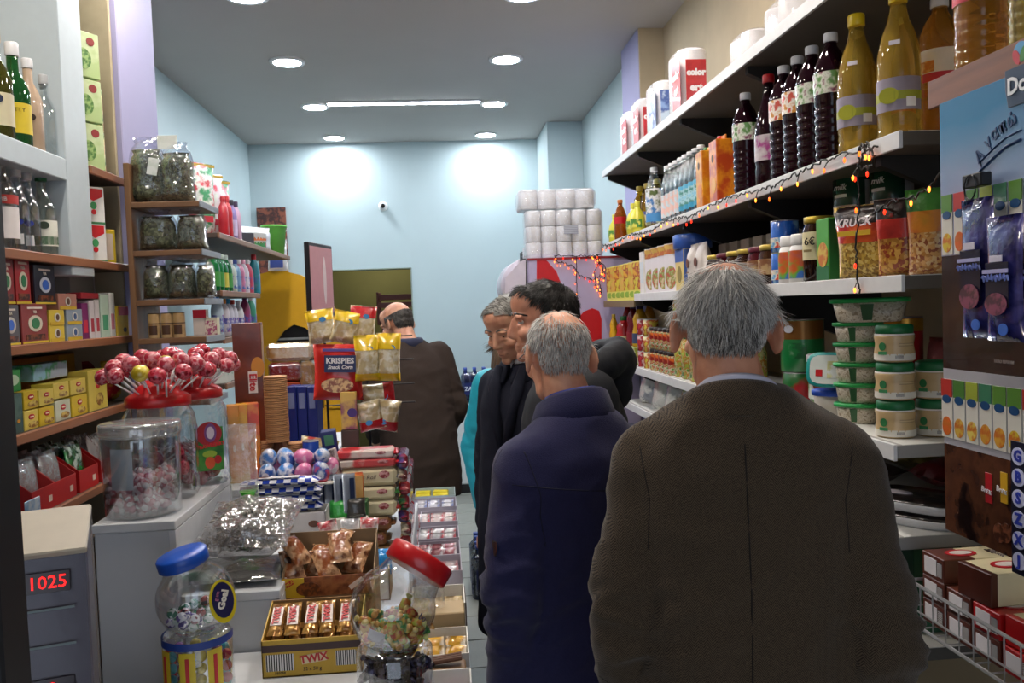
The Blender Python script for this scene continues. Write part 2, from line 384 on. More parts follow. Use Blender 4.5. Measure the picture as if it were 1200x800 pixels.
# ------------------------------------------------------------------ people
def g_ell(c, r, rot=(0, 0, 0), n=14, m=9):
    pr = [(max(1e-4, math.sin(PI*i/m)), -math.cos(PI*i/m)) for i in range(m+1)]
    return xf(g_lathe(pr, n), c, rot, r)
def g_cap(p0, r0, p1, r1, n=14):
    p0, p1 = Vector(p0), Vector(p1); d = p1-p0; L = d.length; q = d.to_track_quat('Z', 'Y').to_euler()
    pr = [(max(1e-4, r0*math.sin(a)), -r0*math.cos(a)) for a in (0, .5, 1.0, 1.57)]+[(max(1e-4, r1*math.cos(a)), L+r1*math.sin(a)) for a in (0, .5, 1.0, 1.5707)]
    return xf(g_lathe(pr, n), p0, q)
def g_loft(rings, n=28):
    """rings (cx,cy,z,rx,ry,p)"""
    V = []; Fc = []
    for cx, cy, z, rx, ry, p in rings:
        for i in range(n):
            a = 2*PI*i/n; c, s = math.cos(a), math.sin(a); k = (abs(c)**p+abs(s)**p)**(-1/p)
            V.append((cx+rx*c*k, cy+ry*s*k, z))
    for j in range(len(rings)-1):
        for i in range(n): i2 = (i+1) % n; Fc.append((j*n+i, j*n+i2, (j+1)*n+i2, (j+1)*n+i))
    Fc.append(tuple(range(n))[::-1]); Fc.append(tuple(range((len(rings)-1)*n, len(rings)*n)))
    if rings[-1][2] < rings[0][2]: Fc = [f[::-1] for f in Fc]
    return V, Fc
def blob(gs, voxel, smooth=6, mat=None, name='cloth'):
    me = mesh(name, *join(*gs)); o = bpy.data.objects.new('tmp', me); COL.objects.link(o)
    r = o.modifiers.new('r', 'REMESH'); r.mode = 'VOXEL'; r.voxel_size = voxel; r.use_smooth_shade = True
    if smooth: s = o.modifiers.new('s', 'SMOOTH'); s.factor = .5; s.iterations = smooth
    dg = bpy.context.evaluated_depsgraph_get(); m2 = bpy.data.meshes.new_from_object(o.evaluated_get(dg))
    bpy.data.objects.remove(o); bpy.data.meshes.remove(me)
    m2.polygons.foreach_set('use_smooth', [True]*len(m2.polygons)); m2.materials.clear()
    if mat: m2.materials.append(mat)
    return m2
def folds(me, fn):
    n = len(me.vertices); co = np.empty(n*3, np.float32); no = np.empty(n*3, np.float32)
    me.vertices.foreach_get('co', co); me.vertex_normals.foreach_get('vector', no)
    co = co.reshape(-1, 3); no = no.reshape(-1, 3); d = np.array([fn(Vector(c)) for c in co.tolist()], np.float32)
    me.vertices.foreach_set('co', (co+no*d[:, None]).ravel()); me.update()
def skin_mat(h, name):
    m, nt, b = newmat(name); N = nt.nodes; L = nt.links
    tc = N.new('ShaderNodeTexCoord'); n = N.new('ShaderNodeTexNoise'); n.inputs['Scale'].default_value = 18; n.inputs['Detail'].default_value = 4
    rp = N.new('ShaderNodeValToRGB'); c = rgb(h)
    rp.color_ramp.elements[0].color = (c[0]*.85, c[1]*.68, c[2]*.62, 1); rp.color_ramp.elements[1].color = (min(1, c[0]*1.1), c[1]*1.08, c[2]*1.05, 1); rp.color_ramp.elements[0].position = .3; rp.color_ramp.elements[1].position = .65
    L.new(tc.outputs['Object'], n.inputs['Vector']); L.new(n.outputs['Fac'], rp.inputs[0]); L.new(rp.outputs[0], b.inputs['Base Color'])
    b.inputs['Roughness'].default_value = .5; b.inputs['Subsurface Weight'].default_value = .12; b.inputs['Subsurface Radius'].default_value = (.012, .005, .003); b.inputs['Subsurface Scale'].default_value = .5
    n2 = N.new('ShaderNodeTexNoise'); n2.inputs['Scale'].default_value = 220; bp = N.new('ShaderNodeBump'); bp.inputs['Strength'].default_value = .25; bp.inputs['Distance'].default_value = .002
    L.new(tc.outputs['Object'], n2.inputs['Vector']); L.new(n2.outputs['Fac'], bp.inputs['Height']); L.new(bp.outputs[0], b.inputs['Normal'])
    return m
def g_head(fem=False):
    gs = [g_ell((0, -.008, .022), (.0745, .097, .087)), g_ell((0, -.045, -.012), (.062, .052, .058)), g_ell((0, .034, -.03), (.058, .057, .085)),
          g_ell((0, .03, -.082), (.052, .05, .036)), g_ell((0, .074, -.104), (.022, .017, .016)), g_ell((0, .05, .05), (.06, .045, .05)),
          g_cap((0, .088, .004), .008, (0, .104, -.035), .0108), g_ell((0, .094, -.043), (.0155, .011, .008)),
          g_ell((0, .083, -.069), (.025, .01, .006)), g_ell((0, .082, -.08), (.022, .010, .007))]
    for s in (-1, 1):
        gs += [g_ell((s*.029, .078, .016), (.028, .014, .009), (0, s*.15, 0)), g_ell((s*.04, .064, -.034), (.024, .024, .02)), g_ell((s*.031, .076, -.012), (.017, .012, .007)),
               g_ell((s*.081, -.017, -.013), (.0075, .018, .032), (-.2, 0, s*.4)),
               xf(g_tube([(0, .018*math.cos(a), .032*math.sin(a)+(.003 if math.sin(a) > 0 else 0)) for a in [2*PI*i/14 for i in range(14)]], .0055, 6, True), (s*.083, -.018, -.012), (-.2, 0, s*.4))]
    return gs
def person(label, x, y, rotz, H, skin, lean=0, head=(0, 0, 0), sh=.19, arms=None, spread=.0, hoff=(0, 0), female=False, belly=0):
    """returns a dictionary with the body object and all joints; body faces +y locally"""
    k = H/1.73
    hip = .92*k
    def B(p):                       # forward lean about the hips
        p = Vector(p)
        if p.z <= hip: return p
        q = p-Vector((0, 0, hip)); c, s = math.cos(lean), math.sin(lean)
        return Vector((q.x, q.y*c+q.z*s, hip+q.z*c-q.y*s))
    J = dict(k=k, B=B, sh=sh)
    for s, n in ((-1, 'L'), (1, 'R')):
        a = (arms or {}).get(n) or ((s*(sh-.035), -.01, 1.415*k), (s*(sh+.025+spread), -.04, 1.13*k), (s*(sh+.03+spread), .07, .89*k))
        J['arm'+n] = [B(p) for p in a]
        J['leg'+n] = [Vector((s*.095, 0, hip)), Vector((s*.1, .015, .5*k)), Vector((s*.105, -.02, .09))]
    hc = B((hoff[0], .03+hoff[1], 1.605*k)); J['head'] = hc
    E_ = Euler(head); HM = Matrix.LocRotScale(hc, E_, Vector((k, k, k))); J['HM'] = HM
    def hx(g): return [tuple(HM @ Vector(v)) for v in g[0]], g[1]
    neck = g_cap(HM @ Vector((0, -.028, -.06)), .054*k, B((0, -.02, 1.43*k)), .062*k)
    hm = blob([hx(g) for g in g_head(female)]+[neck], .0045, 5, skin, 'head')
    # rest of the body, coarse because it is under clothes; hands with five fingers
    gs = [g_loft([tuple(B((0, 0, z*k)))[:2]+(B((0, 0, z*k)).z, rx, ry, 2.2) for z, rx, ry in ((.86, .14, .10), (1.0, .145, .10), (1.2, .15, .10), (1.34, .15, .095), (1.42, .11, .075), (1.47, .06, .06))]),
          g_ell((0, 0, .9*k), (.15, .11, .1))]
    for n in 'LR':
        a = J['arm'+n]; gs += [g_cap(a[0], .046, a[1], .038), g_cap(a[1], .038, a[2], .028)]
        l = J['leg'+n]; gs += [g_cap(l[0], .075, l[1], .05), g_cap(l[1], .05, l[2], .035), g_cap(l[2], .035, l[2]+Vector((0, .13, -.05)), .03)]
        s = -1 if n == 'L' else 1; d = (a[2]-a[1]).normalized(); side = Vector((0, 1, 0)); side = (side-d*side.dot(d)).normalized(); out = d.cross(side)
        w = a[2]+d*.02; gs.append(g_cap(w, .024, w+d*.06, .03))
        for i, L in enumerate((.07, .08, .075, .06)):
            b = w+d*.075+side*(.03-.02*i); kn = b+d*L*.5-out*s*.004; gs += [g_cap(b, .0095, kn, .009, 8), g_cap(kn, .009, kn+d*L*.45-out*s*.016, .0075, 8)]
        b = w+d*.02+side*.022; gs += [g_cap(b, .012, b+side*.03+d*.03, .011, 8), g_cap(b+side*.03+d*.03, .011, b+side*.034+d*.062, .009, 8)]
    bm_ = blob(gs, .0075, 2, skin, 'body')
    bm = bmesh.new(); bm.from_mesh(hm); bm.from_mesh(bm_); bm.to_mesh(bm_); bm.free()
    bm_.polygons.foreach_set('use_smooth', [True]*len(bm_.polygons))
    o = ob('person', bm_, None, (x, y, 0), (0, 0, rotz)); tag(o, label, 'person')
    J['o'] = o; J['hm'] = hm
    J['bvh'] = BVHTree.FromPolygons([v.co.copy() for v in hm.vertices], [tuple(p.vertices) for p in hm.polygons])
    return J
def onhead(J, x, z, off=0):
    R3 = J['HM'].to_3x3(); h = J['bvh'].ray_cast(J['HM'] @ Vector((x, .3, z)), R3 @ Vector((0, -1, 0)))
    return h[0]+(R3 @ Vector((0, 1, 0))).normalized()*off if h[0] else J['HM'] @ Vector((x, .09, z))
def eyes(J, iris='#2c1d14', down=.0):
    for s in (-1, 1):
        c = onhead(J, s*.031, .0, -.0075)
        e = ob('eye', mesh('eye', *g_ell((0, 0, 0), (.0118*J['k'],)*3, n=14, m=8), M('#d9d3cc', .2, vary=0), True), J['o'], c)
        ir = c+J['HM'].to_3x3() @ Vector((0, .0068, -.0005-down)); ob('iris', mesh('iris', *g_ell((0, 0, 0), (.0058,)*3, n=10, m=6), M(iris, .15, vary=0), True), e, ir-c)
        lid = [c+J['HM'].to_3x3() @ Vector((dx, .0095*math.cos(dx*75), .0060-abs(dx)*.22-down)) for dx in (-.014, -.01, -.005, 0, .005, .01, .014)]
        ob('eyelid', mesh('lid', *g_tube(lid, .0046), J['o'].data.materials[0], True), J['o'])
def strands(J, N, region, flow, length, width, mats, lift=.25, seed=1, name='hair', clump=.5, segs=4, cap=None, curl=.0, base=.0015):
    """hair as many thin tapering locks rooted on the head; region(dir)->density, flow(dir)->direction in head space"""
    rr = random.Random(seed); V = []; Fc = []; MI = []; HM = J['HM']; R3 = HM.to_3x3(); bv = J['bvh']
    if cap:                         # thin scalp layer of short hair under the locks
        cs = g_ell((0, -.008, .022), (1, 1, 1), n=48, m=32); keep = {}
        pts = [Vector(v)-Vector((0, -.008, .022)) for v in cs[0]]
        for f in cs[1]:
            d = sum((pts[i] for i in f), Vector())/len(f)
            if len(f) > 4 or region(d.normalized()) < .35: continue
            ids = []
            for i in f:
                if i not in keep:
                    dw = (R3 @ pts[i]).normalized(); h = bv.ray_cast(HM @ Vector((0, -.008, .0))+dw*.3, -dw)
                    p = h[0] if h[0] else HM @ Vector((0, 0, 0))+dw*.09
                    keep[i] = len(V); V.append(tuple(p+dw*cap))
                ids.append(keep[i])
            Fc.append(tuple(ids)); MI.append(0)
    made = 0; tries = 0
    while made < N and tries < N*12:
        tries += 1
        d = Vector((rr.gauss(0, 1), rr.gauss(0, 1), rr.gauss(0, 1))).normalized()
        if rr.random() > region(d): continue
        dw = (R3 @ d).normalized(); h = bv.ray_cast(HM @ Vector((0, -.008, .0))+dw*.3, -dw)
        if not h[0]: continue
        made += 1
        p = h[0]+h[1]*base; n = h[1]; f = R3 @ Vector(flow(d)); f = (f-n*f.dot(n))
        f = f.normalized() if f.length > 1e-4 else Vector((0, 0, -1))
        j = Vector((noise.noise(Vector(d)*9), noise.noise(Vector(d)*9+Vector((7, 0, 0))), noise.noise(Vector(d)*9+Vector((0, 9, 0)))))*clump
        t = (f+n*lift+j+Vector((rr.gauss(0, .10), rr.gauss(0, .10), rr.gauss(0, .10)))).normalized()
        ln = length(d)*(.7+.6*rr.random()); st = ln/segs; side = t.cross(n).normalized()
        i0 = len(V); w = width*(.7+.6*rr.random())
        for q in range(segs+1):
            wq = w*(1-(q/segs)**2*.85)
            V.append(tuple(p+side*wq*.5)); V.append(tuple(p-side*wq*.5)); V.append(tuple(p+n*wq*.6))
            t = (t-n*(lift*.9/segs)+f*.12+Vector((rr.gauss(0, .06+curl), rr.gauss(0, .06+curl), rr.gauss(0, .06+curl)))).normalized(); p = p+t*st
            hh = bv.find_nearest(p)
            if hh[0] and (p-hh[0]).dot(hh[1]) < base: p = hh[0]+hh[1]*(base+.0005)
            if hh[0]: n = hh[1]
        mi = rr.randrange(len(mats))
        for q in range(segs):
            a = i0+q*3
            for e in range(3): e2 = (e+1) % 3; Fc.append((a+e, a+e2, a+3+e2, a+3+e)); MI.append(mi)
    me = mesh('hair', V, Fc)
    for m in mats: me.materials.append(m)
    me.polygons.foreach_set('material_index', MI); me.polygons.foreach_set('use_smooth', [True]*len(MI))
    return ob(name, me, J['o'])
def seam(J, me, pts, mat, r=.0025, name='seam', frm=(0, -1, 0), n=14):
    """raised stitching that follows the garment surface; pts are local points in front of the surface"""
    bv = BVHTree.FromPolygons([v.co.copy() for v in me.vertices], [tuple(p.vertices) for p in me.polygons]); out = []
    for i in range(len(pts)-1):
        for q in range(n):
            p = Vector(pts[i]).lerp(Vector(pts[i+1]), q/n); f = Vector(frm); h = bv.ray_cast(p+f*.6, -f)
            if h[0]: out.append(h[0]-h[1]*r*.35)
    if len(out) > 2: return ob(name, mesh('seam', *g_tube(out, r, 5), mat, True), J['o'])
def g_collar(prof, rx, ry, c, a0, a1, tilt, n=36, roty=0):
    """folded collar: profile [(dr,dz)] swept round the neck between two angles; tilt raises the back"""
    V = []; Fc = []; m = len(prof)
    for i in range(n+1):
        a = math.radians(a0+(a1-a0)*i/n); ca, sa = math.cos(a), math.sin(a)
        for dr, dz in prof: V.append((c[0]+(rx+dr)*ca, c[1]+(ry+dr)*sa, c[2]+dz-sa*tilt))
    for i in range(n):
        for q in range(m): q2 = (q+1) % m; Fc.append((i*m+q, (i+1)*m+q, (i+1)*m+q2, i*m+q2))
    Fc.append(tuple(range(m))); Fc.append(tuple(range(n*m, n*m+m))[::-1])
    return V, Fc
def trousers(J, mat, shoe):
    k = J['k']; gs = [g_loft([(0, 0, .80*k, .165, .12, 2.3), (0, 0, .9*k, .17, .125, 2.3), (0, 0, 1.0*k, .165, .12, 2.3)])]
    for n in 'LR':
        l = J['leg'+n]; gs += [g_cap(l[0]-Vector((0, 0, .06)), .092, l[1], .07), g_cap(l[1], .07, l[2]+Vector((0, 0, .02)), .062)]
    me = blob(gs, .012, 5, mat, 'trousers'); folds(me, lambda c: .004*noise.noise(Vector((c.x*8, c.y*8, c.z*14)))); ob('trousers', me, J['o'])
    for n in 'LR':
        l = J['leg'+n][2]; ob('shoe', blob([g_ell((l.x, l.y+.02, .05), (.045, .07, .045)), g_ell((l.x, l.y+.12, .038), (.046, .10, .034)), g_loft([(l.x, l.y+.075, .0, .044, .145, 2.4), (l.x, l.y+.075, .022, .046, .148, 2.4)])], .008, 2, shoe, 'shoe'), J['o'])
def jacket(J, mat, rings, armr, voxel=.011, amp=.006, extra=(), smooth=6, scale=(7, 7, 9), seed=0, cuff=.0):
    k, B = J['k'], J['B']
    gs = [g_loft([(B((cx, cy, z*k)).x, B((cx, cy, z*k)).y, B((cx, cy, z*k)).z, rx, ry, 2.3) for cx, cy, z, rx, ry in rings])]
    for n in 'LR':
        a = J['arm'+n]; d = (a[2]-a[1]).normalized()
        gs += [g_cap(a[0], armr[0], a[1], armr[1]), g_cap(a[1], armr[1], a[2]-d*.0, armr[2])]
    gs += list(extra)
    me = blob(gs, voxel, smooth, mat, 'jacket'); of = Vector((seed*3.1, seed*1.7, 0)); el = [J['armL'][1], J['armR'][1]]
    def fn(c):
        q = Vector((c.x*scale[0], c.y*scale[1], c.z*scale[2]))+of
        v = noise.noise(q)*.6+.4*(1-2*abs(noise.noise(Vector((c.x*9+c.z*5, c.y*9, c.z*13-c.x*6))+of)))
        e = min((c-p).length for p in el); cr = max(0, 1-e/.2)
        return amp*v+cr*amp*1.5*(1-2*abs(noise.noise(Vector((c.x*10, c.y*10, c.z*26+c.y*12))+of)))
    folds(me, fn); J['jm'] = me
    return ob('jacket', me, J['o'])
wool = lambda h, **kw: M(h, .9, vary=.12, scale=220, bump=.35, bscale=500, spec=.15, **kw)
def tweed():
    m, nt, b = newmat('herringbone_tweed'); N = nt.nodes; L = nt.links
    def mth(op, a, bb=None, c=None):
        n = N.new('ShaderNodeMath'); n.operation = op
        for i, v in enumerate((a, bb, c)):
            if v is None: continue
            if isinstance(v, (int, float)): n.inputs[i].default_value = v
            else: L.new(v, n.inputs[i])
        return n.outputs[0]
    tc = N.new('ShaderNodeTexCoord'); sp = N.new('ShaderNodeSeparateXYZ'); L.new(tc.outputs['Object'], sp.inputs[0])
    u = mth('ADD', sp.outputs[0], mth('MULTIPLY', sp.outputs[1], .35)); u = mth('MULTIPLY', u, 1/.013)
    tri = mth('ABSOLUTE', mth('SUBTRACT', mth('FRACT', u), .5))
    v = mth('ADD', mth('MULTIPLY', sp.outputs[2], 1/.0042), mth('MULTIPLY', tri, 4.2))
    st = mth('SMOOTH_MIN', mth('MULTIPLY', mth('ABSOLUTE', mth('SUBTRACT', mth('FRACT', v), .5)), 2.6), 1, .1)
    n = N.new('ShaderNodeTexNoise'); n.inputs['Scale'].default_value = 330; n.inputs['Detail'].default_value = 2; L.new(tc.outputs['Object'], n.inputs['Vector'])
    fac = mth('ADD', mth('MULTIPLY', st, .5), mth('MULTIPLY', n.outputs['Fac'], .5))
    rp = N.new('ShaderNodeValToRGB'); e = rp.color_ramp.elements; e[0].position = .25; e[0].color = rgb('#1e1712'); e[1].position = .95; e[1].color = rgb('#685a4a'); L.new(fac, rp.inputs[0])
    L.new(rp.outputs[0], b.inputs['Base Color']); b.inputs['Roughness'].default_value = .95; b.inputs['Specular IOR Level'].default_value = .1; b.inputs['Sheen Weight'].default_value = .15
    bp = N.new('ShaderNodeBump'); bp.inputs['Strength'].default_value = .4; bp.inputs['Distance'].default_value = .002; L.new(fac, bp.inputs['Height']); L.new(bp.outputs[0], b.inputs['Normal'])
    return m
greys = [M('#a8a49e', .5, vary=.2, scale=90), M('#cfcbc6', .5, vary=.2, scale=90), M('#e6e3df', .45, vary=.1), M('#7a7570', .5, vary=.2)]
def crown_flow(c=(.0, -.45, .9)):
    c = Vector(c).normalized()
    def f(d):
        v = d-c; v = v-d*v.dot(d)
        return tuple(v.normalized()+Vector((0, 0, -.25)))
    return f
def hairline(front=.35, nape=-.62, ears=True):
    """1 where hair grows: above the forehead line, above the nape, not on ears and face"""
    def f(d):
        if d.y > .25 and d.z < front+.35*d.y: return 0
        if d.y > -.02 and d.z < .02: return 0
        if abs(d.x) > .6 and -.5 < d.y < .12 and d.z < .08: return 0
        lim = nape if d.y < -.35 else nape+.45*(d.y+.35)
        return 1 if d.z > lim else max(0, 1-(lim-d.z)*9)
    return f

# -- man in the tweed jacket
p = PY(868, 500, 1.40)
J = person('grey haired man in a brown herringbone tweed jacket seen from behind', p.x, p.y, math.radians(-17), 1.745, skin_mat('#d09a7e', 'skin_tanned'), head=(math.radians(-4), math.radians(2), math.radians(4)), sh=.165, hoff=(-.022, .0),
           arms={'L': ((-.146, -.02, 1.392), (-.203, -.035, 1.12), (-.19, .08, .90)), 'R': ((.146, -.02, 1.392), (.203, -.035, 1.11), (.185, .09, .90))})
tw = tweed()
jk = jacket(J, tw, [(0, -.005, .72, .20, .135), (0, 0, .85, .20, .135), (0, 0, 1.0, .185, .13), (0, -.003, 1.15, .18, .13), (0, -.01, 1.28, .19, .13), (0, -.015, 1.36, .188, .12), (0, -.017, 1.41, .178, .105), (0, -.02, 1.455, .145, .09), (0, -.02, 1.485, .10, .078), (0, -.02, 1.508, .074, .07)], (.070, .062, .052), .009, .013, scale=(5, 5, 3), seed=2)
sm = M('#1a1410', .9, vary=.1)
seam(J, J['jm'], [(.0, 0, 1.44), (.004, 0, 1.2), (.0, 0, .8)], sm, .0014, 'back_seam')
for s in (-1, 1): seam(J, J['jm'], [(s*.165, 0, 1.43), (s*.150, 0, 1.35), (s*.155, 0, 1.26)], sm, .0013, 'sleeve_seam')
seam(J, J['jm'], [(-.25, 0, 1.02), (-.15, 0, 1.0)], sm, .0012, 'elbow_patch_seam')
k = J['k']
cc = (-.006, -.012, 1.478*k)
ob('jacket_collar', mesh('jc', *g_collar([(-.002, -.02), (-.004, .016), (.003, .022), (.011, .017), (.032, -.030), (.029, -.036), (.016, -.03)], .066, .066, cc, -205, 25, .026), tw, True), J['o'])
ob('shirt_collar', mesh('sc', *g_collar([(-.010, -.02), (-.011, .026), (-.006, .031), (.000, .026), (-.001, -.005)], .066, .066, cc, -215, 35, .026), M('#c9cbe0', .7, vary=.04), True), J['o'])
trousers(J, wool('#2a2a2e'), M('#1a1512', .35))
def reg1(d):
    h = hairline(.42, -.40)(d)
    if d.z > .72: h *= max(.0, min(1, (.93-d.z)*3.2))+.10        # thinning crown
    return h
strands(J, 9000, reg1, crown_flow((.0, -.2, 1)), lambda d: (.034 if d.z > .0 else (.024 if d.z > -.25 else .013))*(.42 if abs(d.x) > .5 and d.z < .3 else 1), .0012, greys[:3]+[greys[1], greys[3]], lift=.08, seed=3, clump=.5, curl=.05, cap=.002)
strands(J, 1500, lambda d: hairline(.42, -.42)(d)*(1 if d.y < -.5 and -.45 < d.z < .15 and abs(d.x) < .5 else 0), crown_flow((.0, -.2, 1)), lambda d: .026 if d.z > -.2 else .014, .0014, [greys[3], M('#4a4643', .5, vary=.2)], lift=.13, seed=5, clump=.55, curl=.03, name='dark_back_hair')
eyes(J)

# -- man in the navy jacket
p = PY(672, 500, 1.98)
J = person('balding man in glasses and a navy blue jacket', p.x, p.y, math.radians(24), 1.665, skin_mat('#d8a488', 'skin_fair'), head=(math.radians(-10), math.radians(3), math.radians(-15)), sh=.17, hoff=(-.005, .02),
           arms={'L': ((-.145, -.01, 1.30), (-.195, -.04, 1.04), (-.185, .02, .79)), 'R': ((.145, -.01, 1.30), (.195, -.03, 1.04), (.185, .03, .79))})
nv = wool('#2a2a4c', sheen=.15)
jk = jacket(J, nv, [(0, 0, .62, .19, .15), (0, 0, .8, .19, .15), (0, 0, 1.0, .185, .145), (0, 0, 1.18, .185, .14), (0, -.005, 1.3, .20, .135), (0, -.012, 1.37, .19, .12), (0, -.016, 1.41, .165, .10), (0, -.018, 1.445, .12, .088), (0, -.02, 1.475, .082, .075)], (.074, .066, .055), .010, .014, scale=(5, 5, 4), seed=5)
k = J['k']; cc = (-.002, .0, 1.472*k)
ob('jacket_collar', mesh('jc', *g_collar([(-.002, -.02), (-.002, .026), (.006, .034), (.016, .028), (.036, -.030), (.032, -.038), (.02, -.02)], .068, .070, cc, -235, 55, .028), nv, True), J['o'])
ob('shirt_collar', mesh('sc', *g_collar([(-.010, -.02), (-.011, .034), (-.006, .042), (.001, .034), (-.001, -.005)], .068, .070, cc, -240, 60, .020), M('#3b4a9a', .7, vary=.06), True), J['o'])
sm = M('#15152c', .9)
seam(J, J['jm'], [(-.22, 0, 1.33*k), (0, 0, 1.30*k), (.22, 0, 1.33*k)], sm, .0018, 'yoke_seam')
seam(J, J['jm'], [(-.17, 0, 1.40*k), (-.155, 0, 1.30*k), (-.15, 0, 1.18*k)], sm, .0018, 'sleeve_seam')
seam(J, J['jm'], [(0, 0, 1.40*k), (-.03, 0, 1.38*k), (-.05, 0, 1.33*k)], sm, .001, 'sleeve_seam', (-1, 0, 0))
fz = [(0.02, .3, z) for z in (1.38*k, 1.2*k, 1.0*k, .8*k, .64*k)]
seam(J, J['jm'], fz, M('#1c1c38', .8), .012, 'front_placket', (0, 1, 0))
bv = BVHTree.FromPolygons([v.co.copy() for v in J['jm'].vertices], [tuple(q.vertices) for q in J['jm'].polygons])
h = bv.ray_cast(Vector((-.7, -.06, 1.19*k)), Vector((1, 0, 0)))
ob('sleeve_badge', mesh('badge', *g_loft([(0, 0, -.016, .004, .002, 2), (0, 0, -.006, .011, .002, 2.5), (0, 0, .012, .012, .002, 3), (0, 0, .015, .010, .002, 3)], 14), M('#3a3a3c', .3, metal=.7)), J['o'], h[0]+h[1]*.001, (0, 0, math.radians(-90)))
trousers(J, wool('#202024'), M('#141212', .35))
def reg2(d):
    h = hairline(.40, -.48)(d)
    b = (d-Vector((.12, -.28, .93)).normalized()).length
    return h*max(.05, min(1, (b-.42)*3))
strands(J, 5200, reg2, crown_flow((.0, -.1, 1)), lambda d: (.018 if d.z > -.2 else .012)*(.5 if abs(d.x) > .62 and d.z < .25 else 1), .0014, [greys[0], greys[1], greys[3], greys[2], greys[1]], lift=.30, seed=8, clump=.3)
eyes(J)
gm = M('#c9ccd0', .2, metal=.8); HM = J['HM']
g = tag(ob('glasses', None), 'thin metal framed glasses worn by the balding man in navy', 'glasses')
bpy.data.objects.remove(g)
for s in (-1, 1):
    ob('glasses_lens_rim', mesh('rim', *g_tube([HM @ Vector((s*.034+.024*math.cos(a), .100, -.004+.018*math.sin(a))) for a in [2*PI*i/16 for i in range(16)]], .0012, 5, True), gm, True), J['o'])
    ob('glasses_lens', mesh('lens', *g_tube([HM @ Vector((s*.034, .1005, -.004)), HM @ Vector((s*.034, .0995, -.004))], [.018, .018], 16), FILM('#f4ffff', .1), True), J['o'])
    ob('glasses_temple', mesh('temple', *g_tube([HM @ Vector((s*.058, .100, .002)), HM @ Vector((s*.078, .085, .003)), HM @ Vector((s*.086, .0, .004)), HM @ Vector((s*.086, -.025, -.012))], .0015, 5), gm, True), J['o'])
ob('glasses_bridge', mesh('bridge', *g_tube([HM @ Vector((-.011, .101, 0)), HM @ Vector((0, .106, .003)), HM @ Vector((.011, .101, 0))], .0012, 5), gm, True), J['o'])

# -- dark haired man in the hooded black jacket
p = PY(672, 500, 2.52)
J = person('dark haired man in a black hooded jacket facing the counter', p.x, p.y, math.radians(98), 1.75, skin_mat('#d29a80', 'skin_warm'), head=(math.radians(-3), 0, math.radians(-4)), sh=.18, hoff=(0, .05),
           arms={'L': ((-.165, .0, 1.40), (-.215, -.02, 1.13), (-.2, .03, .88)), 'R': ((.165, 0, 1.40), (.22, .0, 1.12), (.2, .05, .88))})
bk = M('#1c1e24', .75, vary=.1, scale=100, bump=.2, bscale=200, spec=.3)
jk = jacket(J, bk, [(0, 0, .72, .20, .16), (0, 0, .95, .20, .155), (0, 0, 1.15, .20, .155), (0, 0, 1.3, .205, .15), (0, -.0, 1.38, .19, .125), (0, -.005, 1.43, .14, .10), (0, -.005, 1.47, .095, .085), (0, 0, 1.495, .082, .08)], (.085, .072, .058), .012, .008, seed=9)
k = J['k']
hood = blob([xf(g_tube([(.0+.115*math.cos(a), -.035+.105*math.sin(a), 1.475*k-.045*math.sin(a)-.02) for a in [math.radians(q) for q in range(-215, 36, 16)]], [.035]*2+[.046]*12+[.035]*2, 10)), g_ell((0, -.14, 1.45*k), (.095, .048, .075), (.6, 0, 0)), g_ell((0, -.125, 1.39*k), (.11, .05, .07), (.3, 0, 0))], .010, 4, bk, 'hood')
folds(hood, lambda c: .006*(1-2*abs(noise.noise(Vector((c.x*14, c.y*16, c.z*10))))))
ob('hood', hood, J['o'])
ob('shirt_collar', mesh('sc', *g_collar([(-.010, -.02), (-.011, .03), (-.006, .038), (.001, .03), (-.001, -.005)], .066, .068, (0, .0, 1.475*k), -245, 65, .016), M('#e4e4e8', .7), True), J['o'])
trousers(J, wool('#1d1e26'), M('#141212', .35))
dark = [M('#14100e', .4, vary=.2), M('#1e1815', .4, vary=.2), M('#0c0a0a', .35)]
strands(J, 4200, lambda d: hairline(.46, -.50)(d), crown_flow((.0, -.55, .85)), lambda d: .026 if d.z > .45 else (.02 if d.z > 0 else .012), .0022, dark, lift=.42, seed=12, clump=.35, cap=.004)
eyes(J)
for s in (-1, 1): ob('eyebrow', mesh('brow', *g_tube([onhead(J, s*x, z, -.0005) for x, y, z in ((.012, .0935, .018), (.026, .0925, .024), (.042, .082, .022), (.052, .070, .016))], [.003, .0045, .004, .002], 6), dark[0], True), J['o'])

# -- grey haired man in the dark overcoat
p = PY(618, 500, 3.12)
J = person('grey haired man in a dark navy overcoat looking down', p.x, p.y, math.radians(140), 1.72, skin_mat('#d6a68a', 'skin_light'), head=(math.radians(-24), math.radians(0), math.radians(-8)), sh=.175, hoff=(0, .055),
           arms={'L': ((-.138, -.02, 1.355), (-.185, -.03, 1.10), (-.18, .02, .86)), 'R': ((.138, -.02, 1.355), (.185, -.03, 1.10), (.18, .02, .86))})
oc = wool('#20222e')
jk = jacket(J, oc, [(0, 0, .46, .215, .175), (0, 0, .8, .205, .165), (0, 0, 1.0, .19, .15), (0, 0, 1.18, .175, .145), (0, 0, 1.3, .175, .14), (0, -.005, 1.38, .165, .115), (0, -.005, 1.43, .14, .095), (0, -.005, 1.47, .09, .08)], (.08, .068, .054), .012, .008, seed=13)
k = J['k']; cc = (0, .0, 1.465*k)
ob('coat_collar', mesh('jc', *g_collar([(.002, -.02), (.002, .022), (.010, .03), (.018, .024), (.05, -.03), (.044, -.04), (.03, -.02)], .068, .074, cc, -262, 82, .03), oc, True), J['o'])
ob('shirt_collar', mesh('sc', *g_collar([(-.008, -.02), (-.010, .036), (-.003, .044), (.006, .034), (.004, -.008)], .068, .074, cc, -264, 84, .024), M('#e8e8ec', .7), True), J['o'])
